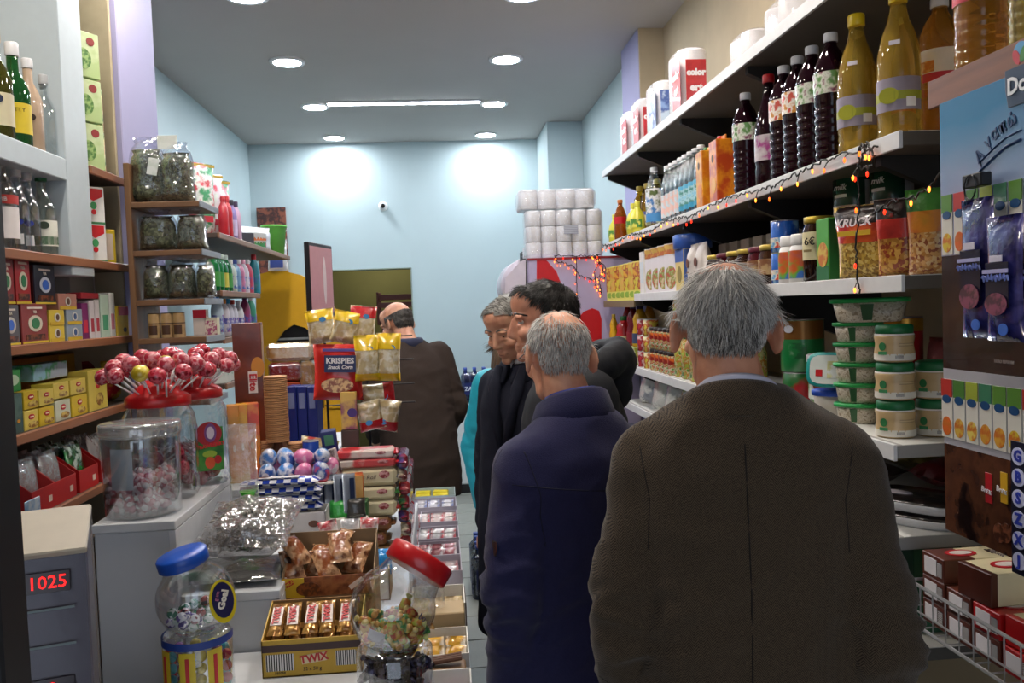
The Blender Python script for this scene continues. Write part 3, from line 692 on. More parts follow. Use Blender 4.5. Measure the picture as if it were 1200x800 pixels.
for s in (-1, 1): ob('lapel', mesh('lapel', *g_tube([(s*.052, .088, 1.455*k), (s*.05, .128, 1.38*k), (s*.03, .150, 1.26*k), (s*.004, .158, 1.15*k)], [.016, .024, .022, .008], 8), oc, True), J['o'])
trousers(J, wool('#22232c'), M('#141212', .35))
gm2 = [M('#77756f', .45, vary=.2), M('#8f8d88', .45, vary=.2), M('#5d5b57', .5, vary=.2)]
strands(J, 3600, lambda d: hairline(.42, -.50)(d), lambda d: (.5-d.x*.2, .1 if d.y > 0 else -.9, -.3 if d.z < .5 else 0), lambda d: .022 if d.z > .3 else .014, .0024, gm2, lift=.28, seed=15, clump=.3, cap=.005)
eyes(J, down=.004)
for s in (-1, 1): ob('eyebrow', mesh('brow', *g_tube([onhead(J, s*x, z, -.0005) for x, y, z in ((.012, .0935, .018), (.026, .0925, .023), (.042, .082, .022), (.052, .070, .016))], [.003, .004, .004, .002], 6), gm2[2], True), J['o'])
ob('mouth', mesh('mouth', *g_tube([onhead(J, q[0], q[2], -.0006) for q in ((-.022, .087, -.0745), (-.01, .0955, -.0738), (0, .0965, -.0742), (.01, .0955, -.0738), (.022, .087, -.0745))], .0016, 5), M('#7a4238', .5), True), J['o'])

# -- woman in the turquoise jacket
p = PY(606, 500, 3.72)
J = person('long haired woman in a turquoise quilted jacket', p.x, p.y, math.radians(-165), 1.62, skin_mat('#c89a80', 'skin_pale'), head=(math.radians(-8), 0, 0), sh=.155, female=True)
tq = M('#169bb0', .5, vary=.08, scale=30, bump=.4, bscale=30)
jk = jacket(J, tq, [(0, 0, .72, .18, .14), (0, 0, .95, .175, .135), (0, 0, 1.15, .17, .135), (0, 0, 1.3, .175, .13), (0, 0, 1.4, .16, .11), (0, 0, 1.45, .12, .09), (0, 0, 1.50, .09, .085)], (.075, .064, .05), .012, .006, seed=17, scale=(9, 9, 22))
trousers(J, wool('#2b2f3c'), M('#141212', .35))
brn = [M('#5d4a38', .5, vary=.2), M('#6e5945', .5, vary=.2), M('#4a3a2c', .5, vary=.2)]
strands(J, 2600, lambda d: hairline(.30, -.45)(d), lambda d: (d.x*1.2, -.5, -1), lambda d: .07, .004, brn, lift=.05, seed=18, clump=.2, cap=.006, segs=5)
hh = []
for i in range(46):
    a = math.radians(R.uniform(150, 390)); x0 = .082*math.cos(a); y0 = .09*math.sin(a)-.01; z1 = 1.36*J['k']+R.uniform(-.05, .05)
    hc = J['head']; q = [Vector((hc.x+x0, hc.y+y0, hc.z+.02)), Vector((hc.x+x0*1.12, hc.y+y0*1.1, hc.z-.06)), Vector((hc.x+x0*1.25, hc.y+y0*1.25, hc.z-.15)), Vector((hc.x+x0*1.3+R.uniform(-.01, .01), hc.y+y0*1.5, z1))]
    hh.append(g_tube(q, [.012, .015, .015, .004], 6))
ob('long_hair', mesh('long_hair', *join(*hh), brn[0], True), J['o'])
eyes(J)

# -- bald man in the brown jacket by the counter
p = PY(492, 500, 4.55)
J = person('bald man in a dark brown jacket bending over the counter', p.x, p.y, math.radians(22), 1.76, skin_mat('#d2a084', 'skin_ruddy'), lean=math.radians(15), head=(math.radians(-22), 0, math.radians(22)), sh=.18, hoff=(-.02, .03),
           arms={'L': ((-.165, .0, 1.42), (-.22, .02, 1.14), (-.17, .22, 1.05)), 'R': ((.165, 0, 1.42), (.225, .0, 1.13), (.18, .16, .96))})
bj = wool('#3c322d')
jk = jacket(J, bj, [(0, 0, .66, .215, .16), (0, 0, .85, .21, .16), (0, 0, 1.0, .205, .155), (0, 0, 1.18, .205, .15), (0, 0, 1.32, .205, .14), (0, -.005, 1.40, .18, .115), (0, -.005, 1.45, .13, .095), (0, -.005, 1.49, .09, .085)], (.085, .07, .056), .012, .010, seed=21)
k = J['k']; c0 = J['B']((0, -.005, 1.475*k))
ob('shirt_collar', mesh('sc', *g_collar([(-.004, -.03), (-.006, .02), (.0, .028), (.010, .022), (.026, -.02), (.01, -.03)], .075, .075, c0, -230, 50, .0), M('#20243f', .8), True), J['o'])
trousers(J, wool('#24242a'), M('#141212', .35))
strands(J, 2600, lambda d: hairline(.4, -.5)(d)*(1 if d.z < .42 and d.y < .3 else 0), crown_flow((0, -.1, 1)), lambda d: .012, .0022, [M('#3a3531', .5), M('#55504b', .5)], lift=.2, seed=22, cap=.003)
eyes(J)
# ------------------------------------------------------------------ right-hand shelves
RX = .92; RW = 1.36; FR = -PI/2            # shelf front, wall, rotation that turns fronts to the aisle
shelf_top = M('#cfcfcb', .5, vary=.08, scale=12); shelf_und = M('#5d564e', .6, vary=.1, scale=6); lipw = M('#d8d9da', .4, vary=.05); dark_metal = M('#1c1a19', .5)
def shelf(label, z, y0, y1, x0=RX, x1=RW-.004, t=.028, lip=lipw, und=shelf_und, brk=(), thick=.034):
    s = thing('wall_shelf', label, 'shelf', ((x0+x1)/2, (y0+y1)/2, z))
    ob('board', mesh('board', *g_box(x1-x0, y1-y0, t, .002), und), s, (0, 0, -t))
    ob('top_sheet', mesh('sheet', *g_box(x1-x0-.012, y1-y0, .0015, .0003), shelf_top), s, (.005, 0, -.0014))
    ob('front_edge', mesh('edge', *g_box(.008, y1-y0, thick, .001), lip), s, (x0-(x0+x1)/2-.004, 0, -thick+.001))
    for y in brk:
        V = [(-.2, -.012, 0), (.2, -.012, 0), (.2, -.012, -.17), (.16, -.012, -.17), (-.2, -.012, -.02)]; V += [(a, .012, c) for a, b, c in V]
        Fc = [(0, 1, 2, 3, 4), (9, 8, 7, 6, 5)]+[(i, i+5, (i+1) % 5+5, (i+1) % 5) for i in range(5)]
        ob('bracket', mesh('bracket', V, Fc, dark_metal), s, (.0, y-(y0+y1)/2, -t-.0005))
    return s
Z1, Z2, Z3, Z4, Z5 = 2.377, 1.983, 1.70, 1.355, 1.165
shelf('top white edged wall shelf holding kitchen roll packs', Z1, 1.62, 4.64, brk=(2.5, 3.2, 3.9, 4.6))
shelf('white edged wall shelf holding the wine and oil bottles', Z2, 1.62, 4.64, brk=(1.75, 2.5, 3.2, 3.9, 4.6))
shelf('white wall shelf holding boxes, jars and crisp bags', Z3, 1.62, 3.95, brk=(2.5, 3.2, 3.9))
shelf('wooden wall shelf end holding yellow cake boxes', Z3-.03, 3.96, 4.70, lip=M('#7d6a4e', .6))
shelf('white wall shelf holding tahini jars and sauces', Z4, 1.66, 4.70, und=M('#9a9895', .5), brk=(2.5, 3.9))
shelf('low white wall shelf holding trays and bags of pulses', Z5, 1.66, 4.3, und=M('#9a9895', .5))
shelf('base shelf holding the green biscuit boxes', .93, 1.66, 4.3, und=M('#4a4844', .6), x0=RX+.03)
shelf('lowest wide base shelf with a dark worn top', .52, .9, 1.64, und=M('#3a3834', .6), x0=RX+.05)
shelf('near brown edged shelf over the drinks poster', 2.05, .95, 1.52, lip=WOOD('#6e3f26', '#8a5434'), thick=.05)
# dark uprights between the bays
for i, y in enumerate((1.60, 3.1, 4.72)):
    tag(slab('shelf_upright', RW-.03, RW-.003, y-.02, y+.02, .0, 2.36, dark_metal), ['dark steel shelf upright beside the drinks poster', 'dark steel shelf upright behind the bottles', 'dark steel shelf upright next to the cooler'][i], 'upright')

def bottle(name, label, cat, prof, mat, cap=None, labels=(), n=18, group=None, p=2.0, parts=()):
    o = tag(ob(name, la(prof, mat, n, p=p)), label, cat, group)
    if cap: r, z, h, cm = cap; ob('cap', la([(r*.96, 0), (r, .002), (r, h-.003), (r*.9, h)], cm, 16), o, (0, 0, z))
    for r, z0, z1, a0, a1, lm in labels: ob('label', wrap(r, z0, z1, a0, a1, lm, p=p), o)
    for nm, me, loc in parts: ob(nm, me, o, loc)
    return o
RB = -.72
def row(root, spots, z, rot=RB, labels=None):
    for i, (x, y) in enumerate(spots):
        l = labels[i] if labels else None
        if i == 0:
            root.location = (x, y, z); root.rotation_euler = (0, 0, rot)
            if l: root['label'] = l
        else: dup(root, (x, y, z), rot, l)
def spot(px, py, X): return (X, yofs(px, py, X))
def ribbed(r, z0, z1, n, d=.003):
    o = []
    for i in range(n):
        a = z0+(z1-z0)*i/n; s = (z1-z0)/n; o += [(r-d, a), (r, a+s*.3), (r, a+s*.7)]
    return o
# --- wine bottles
wine = LIQ('#1c0410', .06, .15)
pw = [(.036, 0), (.041, .006)]+ribbed(.042, .012, .16, 7)+[(.042, .165), (.042, .222), (.040, .235), (.030, .262), (.017, .282), (.014, .288), (.0145, .30)]
lab_g = PR(['#3f6b3a', '#7a2f52', '#d8dcd0', '#5a8a45'], 35); lab_w = PR(['#d8d4cc', '#c0483c', '#e8e4dc', '#c98a3c'], 40)
b = bottle('wine_bottle', 'dark red wine plastic bottle with ribs, white cap and a green label', 'wine bottle', pw, wine, (.017, .296, .022, CAPW), [(.042, .168, .220, -160, -20, lab_g)], group='ribbed dark wine bottles')
row(b, [spot(976, 180, .975), spot(954, 186, .975), spot(876, 222, .975)], Z2, labels=['ribbed dark wine bottle with green label next to the golden vinegar', 'ribbed dark wine bottle, second from the golden vinegar', 'ribbed dark wine bottle with green label beside the orange cartons'])
b = bottle('wine_bottle', 'ribbed dark wine bottle with white cap and white and red label', 'wine bottle', pw, wine, (.017, .296, .022, CAPW), [(.042, .165, .222, -160, -20, lab_w)], group='ribbed dark wine bottles')
row(b, [spot(937, 192, .975), spot(921, 198, .975)], Z2, labels=['ribbed wine bottle with red and white label, middle of the wine row', 'ribbed wine bottle with red and white label beside the red capped one'])
pr_ = [(.037, 0), (.043, .008), (.043, .05), (.041, .06), (.043, .07), (.043, .15), (.041, .175), (.030, .22), (.018, .262), (.014, .285), (.014, .302)]
b = bottle('wine_bottle', 'smooth dark wine bottle with red cap and lilac pink label', 'wine bottle', pr_, wine, (.017, .300, .024, RED), [(.043, .075, .148, -165, -15, PR(['#9a8a95', '#a03c84', '#b9adb4', '#c9c0c4'], 22))])
row(b, [spot(903, 203, .975)], Z2)
# --- yellow and amber bottles
py_ = [(.038, 0), (.045, .008), (.045, .03), (.043, .036), (.045, .042), (.043, .05), (.045, .058), (.045, .15), (.043, .19), (.034, .23), (.022, .262), (.017, .285), (.016, .302)]
vin = LIQ('#f0cc58', .03, .8)
b = bottle('vinegar_bottle', 'tall golden vinegar bottle with yellow cap and grey green label', 'bottle', py_, vin, (.019, .298, .028, M('#e2c21c', .35)), [(.045, .066, .135, -165, -15, M('#8d8596', .5)), (.0455, .088, .106, -165, -15, M('#9aa02a', .5)), (.0455, .072, .092, -62, -36, M('#e8e6e8', .5))], group='golden vinegar bottles',
           parts=[('emblem', disc(.02, .017, M('#a8aa2c', .5)), (-.012, -.0455, .098)), ('price_tag', panel(.022, .009, M('#dcd8e4', .5)), (0, -.040, .208))])
row(b, [spot(1006, 165, .985), spot(1055, 165, 1.0)], Z2, labels=['yellow capped golden vinegar bottle beside the dark wine bottles', 'yellow capped golden vinegar bottle beside the amber oil'])
am = LIQ('#e0a448', .03, .78)
pa = [(.038, 0), (.044, .008)]+ribbed(.045, .014, .12, 6)+[(.045, .13), (.045, .20), (.042, .235), (.030, .265), (.018, .282), (.016, .30)]
lab_o = M('#e6ddd0', .5); 
def amber(label, sp, z, h0=.132):
    b = bottle('oil_bottle', label, 'oil bottle', pa, am, (.019, .295, .02, CAPW), [(.045, .132, .200, -170, -10, lab_o), (.0454, .132, .150, -170, -10, M('#c02a3c', .5)), (.0456, .152, .176, -165, -95, PR(['#a8522c', '#c97a3c', '#e0b060'], 60))])
    row(b, [sp], z)
amber('amber oil bottle with red striped label beside the golden vinegar bottles', spot(1103, 155, 1.105), Z2)
amber('amber oil bottle standing on the brown edged shelf above the poster', spot(1150, 62, 1.0), 2.05)
amber('pale capped oil bottle tucked behind the golden vinegar bottle', (1.14, 2.06), Z2)
amber('amber oil bottle behind others at the shelf upright', (1.22, 1.92), Z2)
b = bottle('oil_bottle', 'yellow oil bottle with green leafy label above the poster', 'oil bottle', pa, LIQ('#c9b23a', .03, .8), (.019, .295, .02, CAPW), [(.045, .13, .22, -170, -10, PR(['#e4e0d0', '#7aa03a', '#e8e4d8'], 30))])
row(b, [(1.0, 1.345)], 2.05)
# --- ouzo bottles
clear = FILM('#eaf6fb', .16, .06, .4, 40)
po = [(.026, 0), (.030, .005), (.030, .12), (.028, .15), (.018, .19), (.0125, .205), (.0125, .225)]
lab_z = PR(['#cfe0d8', '#4e8f86', '#a9d2de', '#7ec2dc'], 30); lab_y = PR(['#dfe6ea', '#c9d8e0', '#e8c0b8'], 40)
b = bottle('ouzo_bottle', 'small clear spirit bottle with white cap and pale label', 'bottle', po, clear, (.0145, .222, .016, CAPW), [(.030, .022, .115, -175, -5, lab_y)], group='row of clear spirit bottles', parts=[('spirit', la([(.024, .004), (.0285, .006), (.0285, .12), (.02, .17)], LIQ('#dfeaf0', .02, .95), 14), (0, 0, 0))])
row(b, [(.965, y) for y in (3.50, 3.435, 3.37, 3.305)], Z2)
b = bottle('ouzo_bottle', 'small clear spirit bottle with white cap and blue green label', 'bottle', po, clear, (.0145, .222, .016, CAPW), [(.030, .022, .115, -175, -5, lab_z), (.0303, .022, .04, -175, -5, M('#3c9ac0', .5)), (.0303, .100, .115, -175, -5, M('#5fb4d8', .5))], group='row of clear spirit bottles', parts=[('spirit', la([(.024, .004), (.0285, .006), (.0285, .12), (.02, .17)], LIQ('#dfeaf0', .02, .95), 14), (0, 0, 0))])
row(b, [(.965, y) for y in (3.24, 3.175, 3.11, 3.045)], Z2)
# --- juice cartons
def carton(label, mat, strip, sp, z, w=.072, d=.07, h=.2, cap=None, rot=FR):
    o = tag(ob('juice_carton', bx(w, d, h, mat, .003)), label, 'carton'); o.location = (sp[0], sp[1], z); o.rotation_euler = (0, 0, rot)
    ob('top_fin', bx(w*.96, .006, .014, mat), o, (0, 0, h)); ob('fruit_print', disc(.022, .026, PR(strip, 60)), o, (.006, -d/2-.0005, .06)); ob('mark', disc(.010, .013, M('#5a3a20', .5)), o, (0, -d/2-.0005, .150))
    if cap: ob('cap', la([(.012, 0), (.012, .014)], cap, 14), o, (-.015, 0, h+.002))
    return o
carton('orange juice carton with green cap and peach print', PR(['#d98a1c', '#e0a028', '#c9741a'], 18, kind='soft'), ['#e6c02c', '#d9802c'], spot(831, 228, .965), Z2, cap=M('#2c7a3a', .4))
carton('deep orange juice carton with red cap and peach print', PR(['#d4701a', '#e08a20', '#b9441c'], 18, kind='soft'), ['#d9502c', '#e0a02c'], spot(848, 226, .965), Z2, w=.078, h=.21, cap=RED)
# --- oils at the far end
b = bottle('ouzo_bottle', 'clear spirit bottle with blue and white label beside the small ones', 'bottle', [(.036, 0), (.040, .006), (.040, .15), (.036, .19), (.018, .225), (.014, .24), (.014, .255)], clear, (.016, .25, .02, CAPW), [(.040, .035, .175, -175, -5, PR(['#dde6ee', '#3c78b8', '#e8e8e8', '#5a6a3a'], 22)), (.0404, .03, .065, -175, -5, M('#4a90cc', .5))])
row(b, [spot(768, 258, .97)], Z2)
b = bottle('brandy_bottle', 'dark red bottle with gold cap behind the clear bottles', 'bottle', [(.036, 0), (.04, .006), (.04, .18), (.03, .215), (.016, .235), (.016, .27)], LIQ('#5a1410', .1, .4), (.019, .255, .05, M('#b9952c', .3, metal=.6)), [(.04, .05, .14, -170, -10, M('#8a2c22', .5))])
row(b, [(1.17, 3.93)], Z2)
ol = LIQ('#c9a01c', .04, .8); po2 = [(.032, 0), (.036, .005)]+ribbed(.036, .01, .09, 5)+[(.036, .10), (.034, .16), (.024, .20), (.014, .225), (.014, .24)]
b = bottle('cooking_oil_bottle', 'golden cooking oil bottle with yellow cap', 'oil bottle', po2, ol, (.017, .236, .024, M('#d8c05a', .4)), [(.036, .05, .12, -175, -5, PR(['#d8b83c', '#e4d8a0', '#3c4a9a'], 30))], group='golden oil bottles at the shelf end')
row(b, [(1.045, 4.17), (1.12, 4.28), (1.03, 4.27), (1.06, 4.03)], Z2)
b = bottle('lemon_juice_bottle', 'small bulbous yellow lemon juice bottle', 'bottle', [(.025, 0), (.034, .01), (.035, .07), (.028, .10), (.014, .118), (.012, .13)], M('#d9d23c', .3, coat=.5), (.013, .128, .028, M('#e0d84a', .4)), [(.0355, .03, .07, -150, -30, PR(['#e0d840', '#4c8a3c', '#e8e060'], 45))], group='small lemon juice bottles')
row(b, [(.955, 4.10), (.955, 4.01), (.965, 4.59)], Z2)
b = bottle('syrup_bottle', 'amber syrup bottle with red label near the lemon bottles', 'bottle', [(.030, 0), (.034, .006), (.034, .13), (.022, .165), (.012, .185), (.012, .20)], LIQ('#b05a14', .05, .6), (.014, .198, .018, M('#c9742c', .4)), [(.034, .09, .125, -170, -10, RED)])
row(b, [(.965, 4.44)], Z2)
b = bottle('sauce_bottle', 'dark brown sauce bottle behind the amber syrup bottle', 'bottle', [(.030, 0), (.034, .006), (.034, .13), (.022, .165), (.012, .185), (.012, .20)], LIQ('#3a1408', .05, .3), (.014, .198, .018, BLACKP))
row(b, [(1.05, 4.42)], Z2)
# --- kitchen rolls
def rollpack(label, X, px, py, mat, txt, w=.22, d=.12, h=.235, tcol='#f0eef0', rot=FR):
    sp = spot(px, py, X); o = thing('kitchen_roll_pack', label, 'kitchen roll', (sp[0], sp[1], Z1), rot)
    for i in range(2): ob('roll', la([(.018, .002), (.055, .004), (.0565, .012), (.0565, h-.012), (.055, h-.004), (.018, h-.002)], M('#eceaf0', .8, bump=.2), 20), o, ((i-.5)*.114, 0, 0))
    ob('wrapper', mesh('wrap', *g_lathe([(.1, 0), (.114, .01), (.114, h-.012), (.10, h+.002)], 28, 1, .53, True, 3.2), FILM('#ffffff', .08, .12, .3, 30, .25), True), o)
    if mat:
        ob('print', panel(w*.5, h*.72, mat), o, (.055, -.0615, h*.45)); ob('print', panel(.08, h*.72, mat), o, (.1155, .0, h*.45), (0, 0, PI/2))
        if txt:
            text(txt, .042, M(tcol, .5, vary=0), o, (.055, -.0628, h*.62), bold=.002); text('ert', .05, M(tcol, .5, vary=0), o, (.055, -.0628, h*.40), bold=.002)
            text(txt, .034, M(tcol, .5, vary=0), o, (.1168, .0, h*.62), (0, 0, PI/2), bold=.002); text('ert', .04, M(tcol, .5, vary=0), o, (.1168, .0, h*.40), (0, 0, PI/2), bold=.002)
redp = PR(['#c03034', '#c8363a', '#b42a30'], 14, kind='soft')
rollpack('red printed kitchen roll pack at the far end of the top shelf', 1.02, 743, 168, redp, 'color')
rollpack('red printed kitchen roll pack beside the blue one', 1.02, 757, 152, redp, 'color', h=.235)
rollpack('blue printed kitchen roll pack', 1.02, 777, 138, PR(['#5a7ac0', '#8aa8d8', '#4a62a8', '#c0d4ea'], 14), None)
rollpack('large red printed kitchen roll pack before the blue one', 1.02, 806, 116, redp, 'color', h=.26)
rollpack('plain clear wrapped kitchen roll pack set back on the top shelf', 1.17, 880, 40, None, None)
rollpack('plain clear wrapped kitchen roll pack above the wine bottles', 1.17, 925, 8, None, None)
# --- shelf three: boxes
def pbox(name, label, cat, w, d, h, mat, sp, z, rot=FR, group=None, spine=None, art=None, txt=None, tcol='#ffffff', ts=.02, tz=.75, art2=None):
    o = tag(ob(name, bx(w, d, h, mat, .0015)), label, cat, group); o.location = (sp[0], sp[1], z); o.rotation_euler = (0, 0, rot)
    if spine:
        for s in (-1, 1): ob('side_panel', panel(d*.92, h*.98, spine), o, (s*(w/2+.0004), 0, h/2), (0, 0, s*PI/2))
    if art: m_, fx, fz, fw, fh = art; ob('picture', panel(w*fw, h*fh, m_), o, (w*fx, -d/2-.0004, h*fz))
    if art2: m_, fx, fz, rx_, rz_ = art2; ob('picture', disc(w*rx_, h*rz_, m_), o, (w*fx, -d/2-.0009, h*fz))
    if txt: text(txt, ts, M(tcol, .5, vary=0), o, (0, -d/2-.0018, h*tz), bold=.0006)
    return o
cake = [PR(['#c9641c', '#d8a02c', '#a83c24', '#d0c03c'], 26), PR(['#b8442c', '#d08a3c', '#c9b040', '#d8a850'], 28)]
yel = M('#d9cf6a', .5)
wsp = M('#e0dcd8', .5)
ys = [4.64, 4.53, 4.42, 4.31, 4.20, 4.09, 3.99]
for i, y in enumerate(ys):
    pbox('cake_mix_box', 'tall cake mix box with orange picture and white spine', 'box', .098, .042, .185, yel, (.962, y), Z3-.03, rot=FR+.3, spine=wsp, art=(cake[i % 2], 0, .62, .96, .7), art2=(M('#8aa83c', .5), -.1, .16, .3, .08), group='cake mix boxes in a row')
pbox('flour_box', 'plain white flour box between the cake and pasta boxes', 'box', .075, .05, .19, wsp, (.955, 3.86), Z3, spine=OFFW, art=(M('#cfd6dc', .5), 0, .5, .8, .5))
pas = M('#dcd6dc', .5); 
for i, y in enumerate((3.74, 3.63, 3.52, 3.41)):
    pbox('pasta_box', 'white pasta box with an oval red dish picture', 'box', .098, .045, .195, pas, (.962, y), Z3, rot=FR+.3, spine=M('#c9c4c8', .5), art=(PR(['#b8483c', '#d8b050', '#c06a3c'], 30), 0, .88, .95, .2), art2=(PR(['#a83440', '#c0504a', '#8a9a4a', '#d8c0a0'], 50), 0, .3, .42, .24), group='pasta boxes in a row')
pbox('rusk_box', 'cream box with a blue top beside the pasta boxes', 'box', .11, .06, .16, M('#d6c07a', .5), (.965, 3.26), Z3, spine=M('#4a6ab0', .5), art=(M('#3c62b4', .5), 0, .85, 1, .3), art2=(M('#8a7a3a', .5), 0, .4, .25, .2))
tag(ob('cake_tin', la([(.07, 0), (.075, .004), (.075, .05), (.07, .056)], M('#2c58b0', .35, coat=.4), 20)), 'blue round tin lying on the cream box', 'tin').location = (.99, 3.262, Z3+.161)
cof = M('#b9ab98', .55, bump=.3, bscale=40)
for i, y in enumerate((3.12, 3.02)):
    o = tag(ob('coffee_pouch', pil(.095, .17, .055, M('#cfc8c4', .4, bump=.3), i)), 'pale coffee pouch with a round brown emblem', 'coffee', 'pale coffee pouches'); o.location = (.955, y, Z3); o.rotation_euler = (0, 0, FR)
    ob('emblem', disc(.017, .017, M('#6a3c2c', .5)), o, (0, -.030, .10)); ob('emblem_text', panel(.03, .006, M('#8a6a5a', .5)), o, (0, -.030, .065))
for i, y in enumerate((3.16, 3.04, 2.92, 2.80, 2.68, 2.56)):
    pbox('coffee_brick', 'tan vacuum packed coffee brick behind the jars', 'coffee', .085, .055, .17, cof, (1.10, y), Z3, art=(M('#d4cabb', .5), 0, .6, .7, .4), art2=(M('#7a6248', .5), 0, .6, .2, .06), group='coffee bricks')
pj = [(.032, 0), (.037, .004), (.037, .085), (.030, .098), (.030, .102)]
for i, y in enumerate((2.90, 2.80, 2.70, 2.60, 2.50, 2.41)):
    c = ('#3a1c10', '#5c1220', '#4a2a14')[i % 3]
    b = bottle('coffee_jar', ['brown glass coffee jar with gold lid', 'dark red jam jar with gold lid', 'brown honey jar with gold lid'][i % 3], 'jar', pj, LIQ(c, .08, .25), (.034, .1, .016, M('#b9a24a', .35, metal=.5) if i % 3 != 1 else M('#6a2438', .4)), [(.037, .03, .075, -160, -20, PR(['#d8c8a0', '#8a5a3c', '#c0a070'], 40))], group='dark jars in a row')
    row(b, [(.965, y)], Z3)
pc = [(.034, 0), (.036, .002), (.036, .078), (.034, .08)]
milk = PR(['#1c4cae', '#2a64c0', '#2356b4', '#88b8d8'], 14, rough=.2)
def can(name, label, cat, r, h, mat, x, y, z, rot=RB, group=None, top=None, labels=()):
    o = tag(ob(name, la([(r*.95, 0), (r, .002), (r, h-.002), (r*.95, h)], mat, 20)), label, cat, group); o.location = (x, y, z); o.rotation_euler = (0, 0, rot)
    ob('lid', la([(r*.5, 0), (r*1.01, .001), (r*1.01, .003), (r*.9, .0035)], top or M('#b8babc', .3, metal=.8), 20), o, (0, 0, h-.001))
    for z0, z1, a0, a1, lm in labels: ob('label', wrap(r, z0, z1, a0, a1, lm), o)
    return o
cm = [(0.012, .04, -150, -40, PR(['#3a8a3c', '#d0402c', '#e0e0d0', '#5aa0d0'], 45))]
can('milk_can', 'blue condensed milk can, lower of the pair beside the dark jars', 'can', .038, .085, milk, .97, 2.325, Z3, labels=cm); can('milk_can', 'blue condensed milk can standing on another can beside the jars', 'can', .038, .085, milk, .97, 2.325, Z3+.089, labels=cm)
can('milk_can', 'blue condensed milk can, lower of the pair set back', 'can', .038, .1, milk, 1.10, 2.40, Z3, labels=cm); can('milk_can', 'blue condensed milk can topmost behind the white capped bottles', 'can', .038, .085, milk, 1.10, 2.40, Z3+.104, labels=cm)
pm = [(.028, 0), (.031, .004), (.031, .08), (.026, .095), (.020, .105)]
b = bottle('milk_bottle', 'small white capped bottle with blue and orange wave label', 'bottle', pm, M('#e4e4e2', .3), (.026, .1, .028, M('#e6e6e4', .35)), [(.0312, .012, .085, -175, -5, PR(['#2c5cb8', '#d0602c', '#6aa83c', '#3a72c8'], 18)), ], group='white capped milk drink bottles')
row(b, [(.955, 2.255), (1.045, 2.27)], Z3); 
dup(b, (.955, 2.185, Z3), RB)
b = bottle('chocolate_spread_jar', 'chocolate spread jar with gold lid and price note on its label', 'jar', [(.036, 0), (.041, .004), (.041, .13), (.034, .145), (.034, .15)], LIQ('#2a1408', .08, .15), (.038, .146, .018, M('#b8a03c', .3, metal=.6)), [(.041, .055, .125, -175, -5, M('#d8cfa4', .5))])
row(b, [(.965, 2.095)], Z3)
text('6€', .026, M('#14120f', .5, vary=0), b, (-.012, -.0435, .10), (0, 0, -.25), bold=.0004); ob('lettering', panel(.022, .006, M('#8a7a50', .5)), b, (-.018, -.042, .078), (0, 0, -.3))
pbox('juice_box', 'green peach juice carton beside the chocolate jar', 'carton', .066, .06, .15, M('#4ca03a', .4), (.96, 2.005), Z3, spine=M('#2f7a3c', .4), art=(M('#1f6a38', .4), 0, .12, 1, .24), art2=(PR(['#e09a3c', '#d8b848', '#c9702c'], 40), .05, .42, .40, .2))
gcan = PR(['#17422e', '#1c4c36', '#123828'], 12, kind='soft', rough=.25)
def bigcan(label, x, y, z, h=.13):
    o = can('cream_can', label, 'can', .05, h, gcan, x, y, z, labels=[(.02, .055, -150, -70, PR(['#8a5a3c', '#c9a890', '#e0d8d0'], 40)), (.025, .115, -45, -5, M('#a9adb0', .5)), (.075, .083, -140, -95, M('#e8ece8', .5))])
    text('milk', .022, M('#e8ece8', .5, vary=0), o, (-.022, -.0475, .1), (0, 0, -.45), shear=.3)
    return o
bigcan('dark green cream can, lower of the stack of two', 1.06, 2.10, Z3); bigcan('dark green cream can on top of another', 1.06, 2.10, Z3+.1335)
bigcan('dark green cream can, lower one behind the crisp bags', 1.10, 1.99, Z3); bigcan('dark green cream can, upper one behind the crisp bags', 1.10, 1.99, Z3+.1335)
can('sauce_jar', 'dark jar with gold lid set behind the blue cans', 'jar', .042, .19, LIQ('#1a0c08', .1, .2), 1.18, 2.25, Z3, labels=[(.10, .15, -170, -10, M('#6a1c24', .5)), (.07, .098, -170, -10, M('#a89a8c', .5))], top=M('#a8923c', .35, metal=.6))
# snack bags
def crisps(label, sp, z, w, h, t, top, mid, low, seed, rot, tilt=.12):
    o = tag(ob('snack_bag', pil(w, h, t, low, seed, wr=.2)), label, 'snack bag'); o.location = (sp[0], sp[1], z+.002); o.rotation_euler = (tilt, 0, rot)
    V, Fc = g_pillow(w*1.01, h, t*1.05, seed, wr=.2); nz = 12; nx = 10
    def part(v0, v1, mat, nm):
        fs = [f for f in Fc if all(v0-1e-6 <= V[i][2]/h <= v1+1e-6 for i in f)]; ids = sorted({i for f in fs for i in f}); mp = {a: n for n, a in enumerate(ids)}
        ob(nm, mesh('bag_print', [V[i] for i in ids], [tuple(mp[i] for i in f) for f in fs], mat, True), o)
    part(.45, .8, mid, 'printed_band'); part(.75, 1.0, top, 'printed_top')
    return o
nut = PR(['#8a6a2c', '#c9a84a', '#a8843a', '#d8c070'], 170, kind='cell', bump=.4)
o = crisps('large nut snack bag with red and black top, at the front of the row', (.975, 1.865), Z3, .15, .165, .055, PR(['#1a1014', '#24161a', '#1c1216', '#24161a'], 14, bump=.3), PR(['#c83428', '#d8602c', '#b82424'], 14, bump=.3), nut, 3, -1.0)
text('KRUCK', .026, M('#e8e0e4', .4, vary=0), o, (-.01, -.034, .128), (-.25, 0, 0), shear=.2, bold=.0006); ob('yellow_band', panel(.08, .012, M('#d8b02c', .4)), o, (-.01, -.034, .105), (-.15, .0, 0))
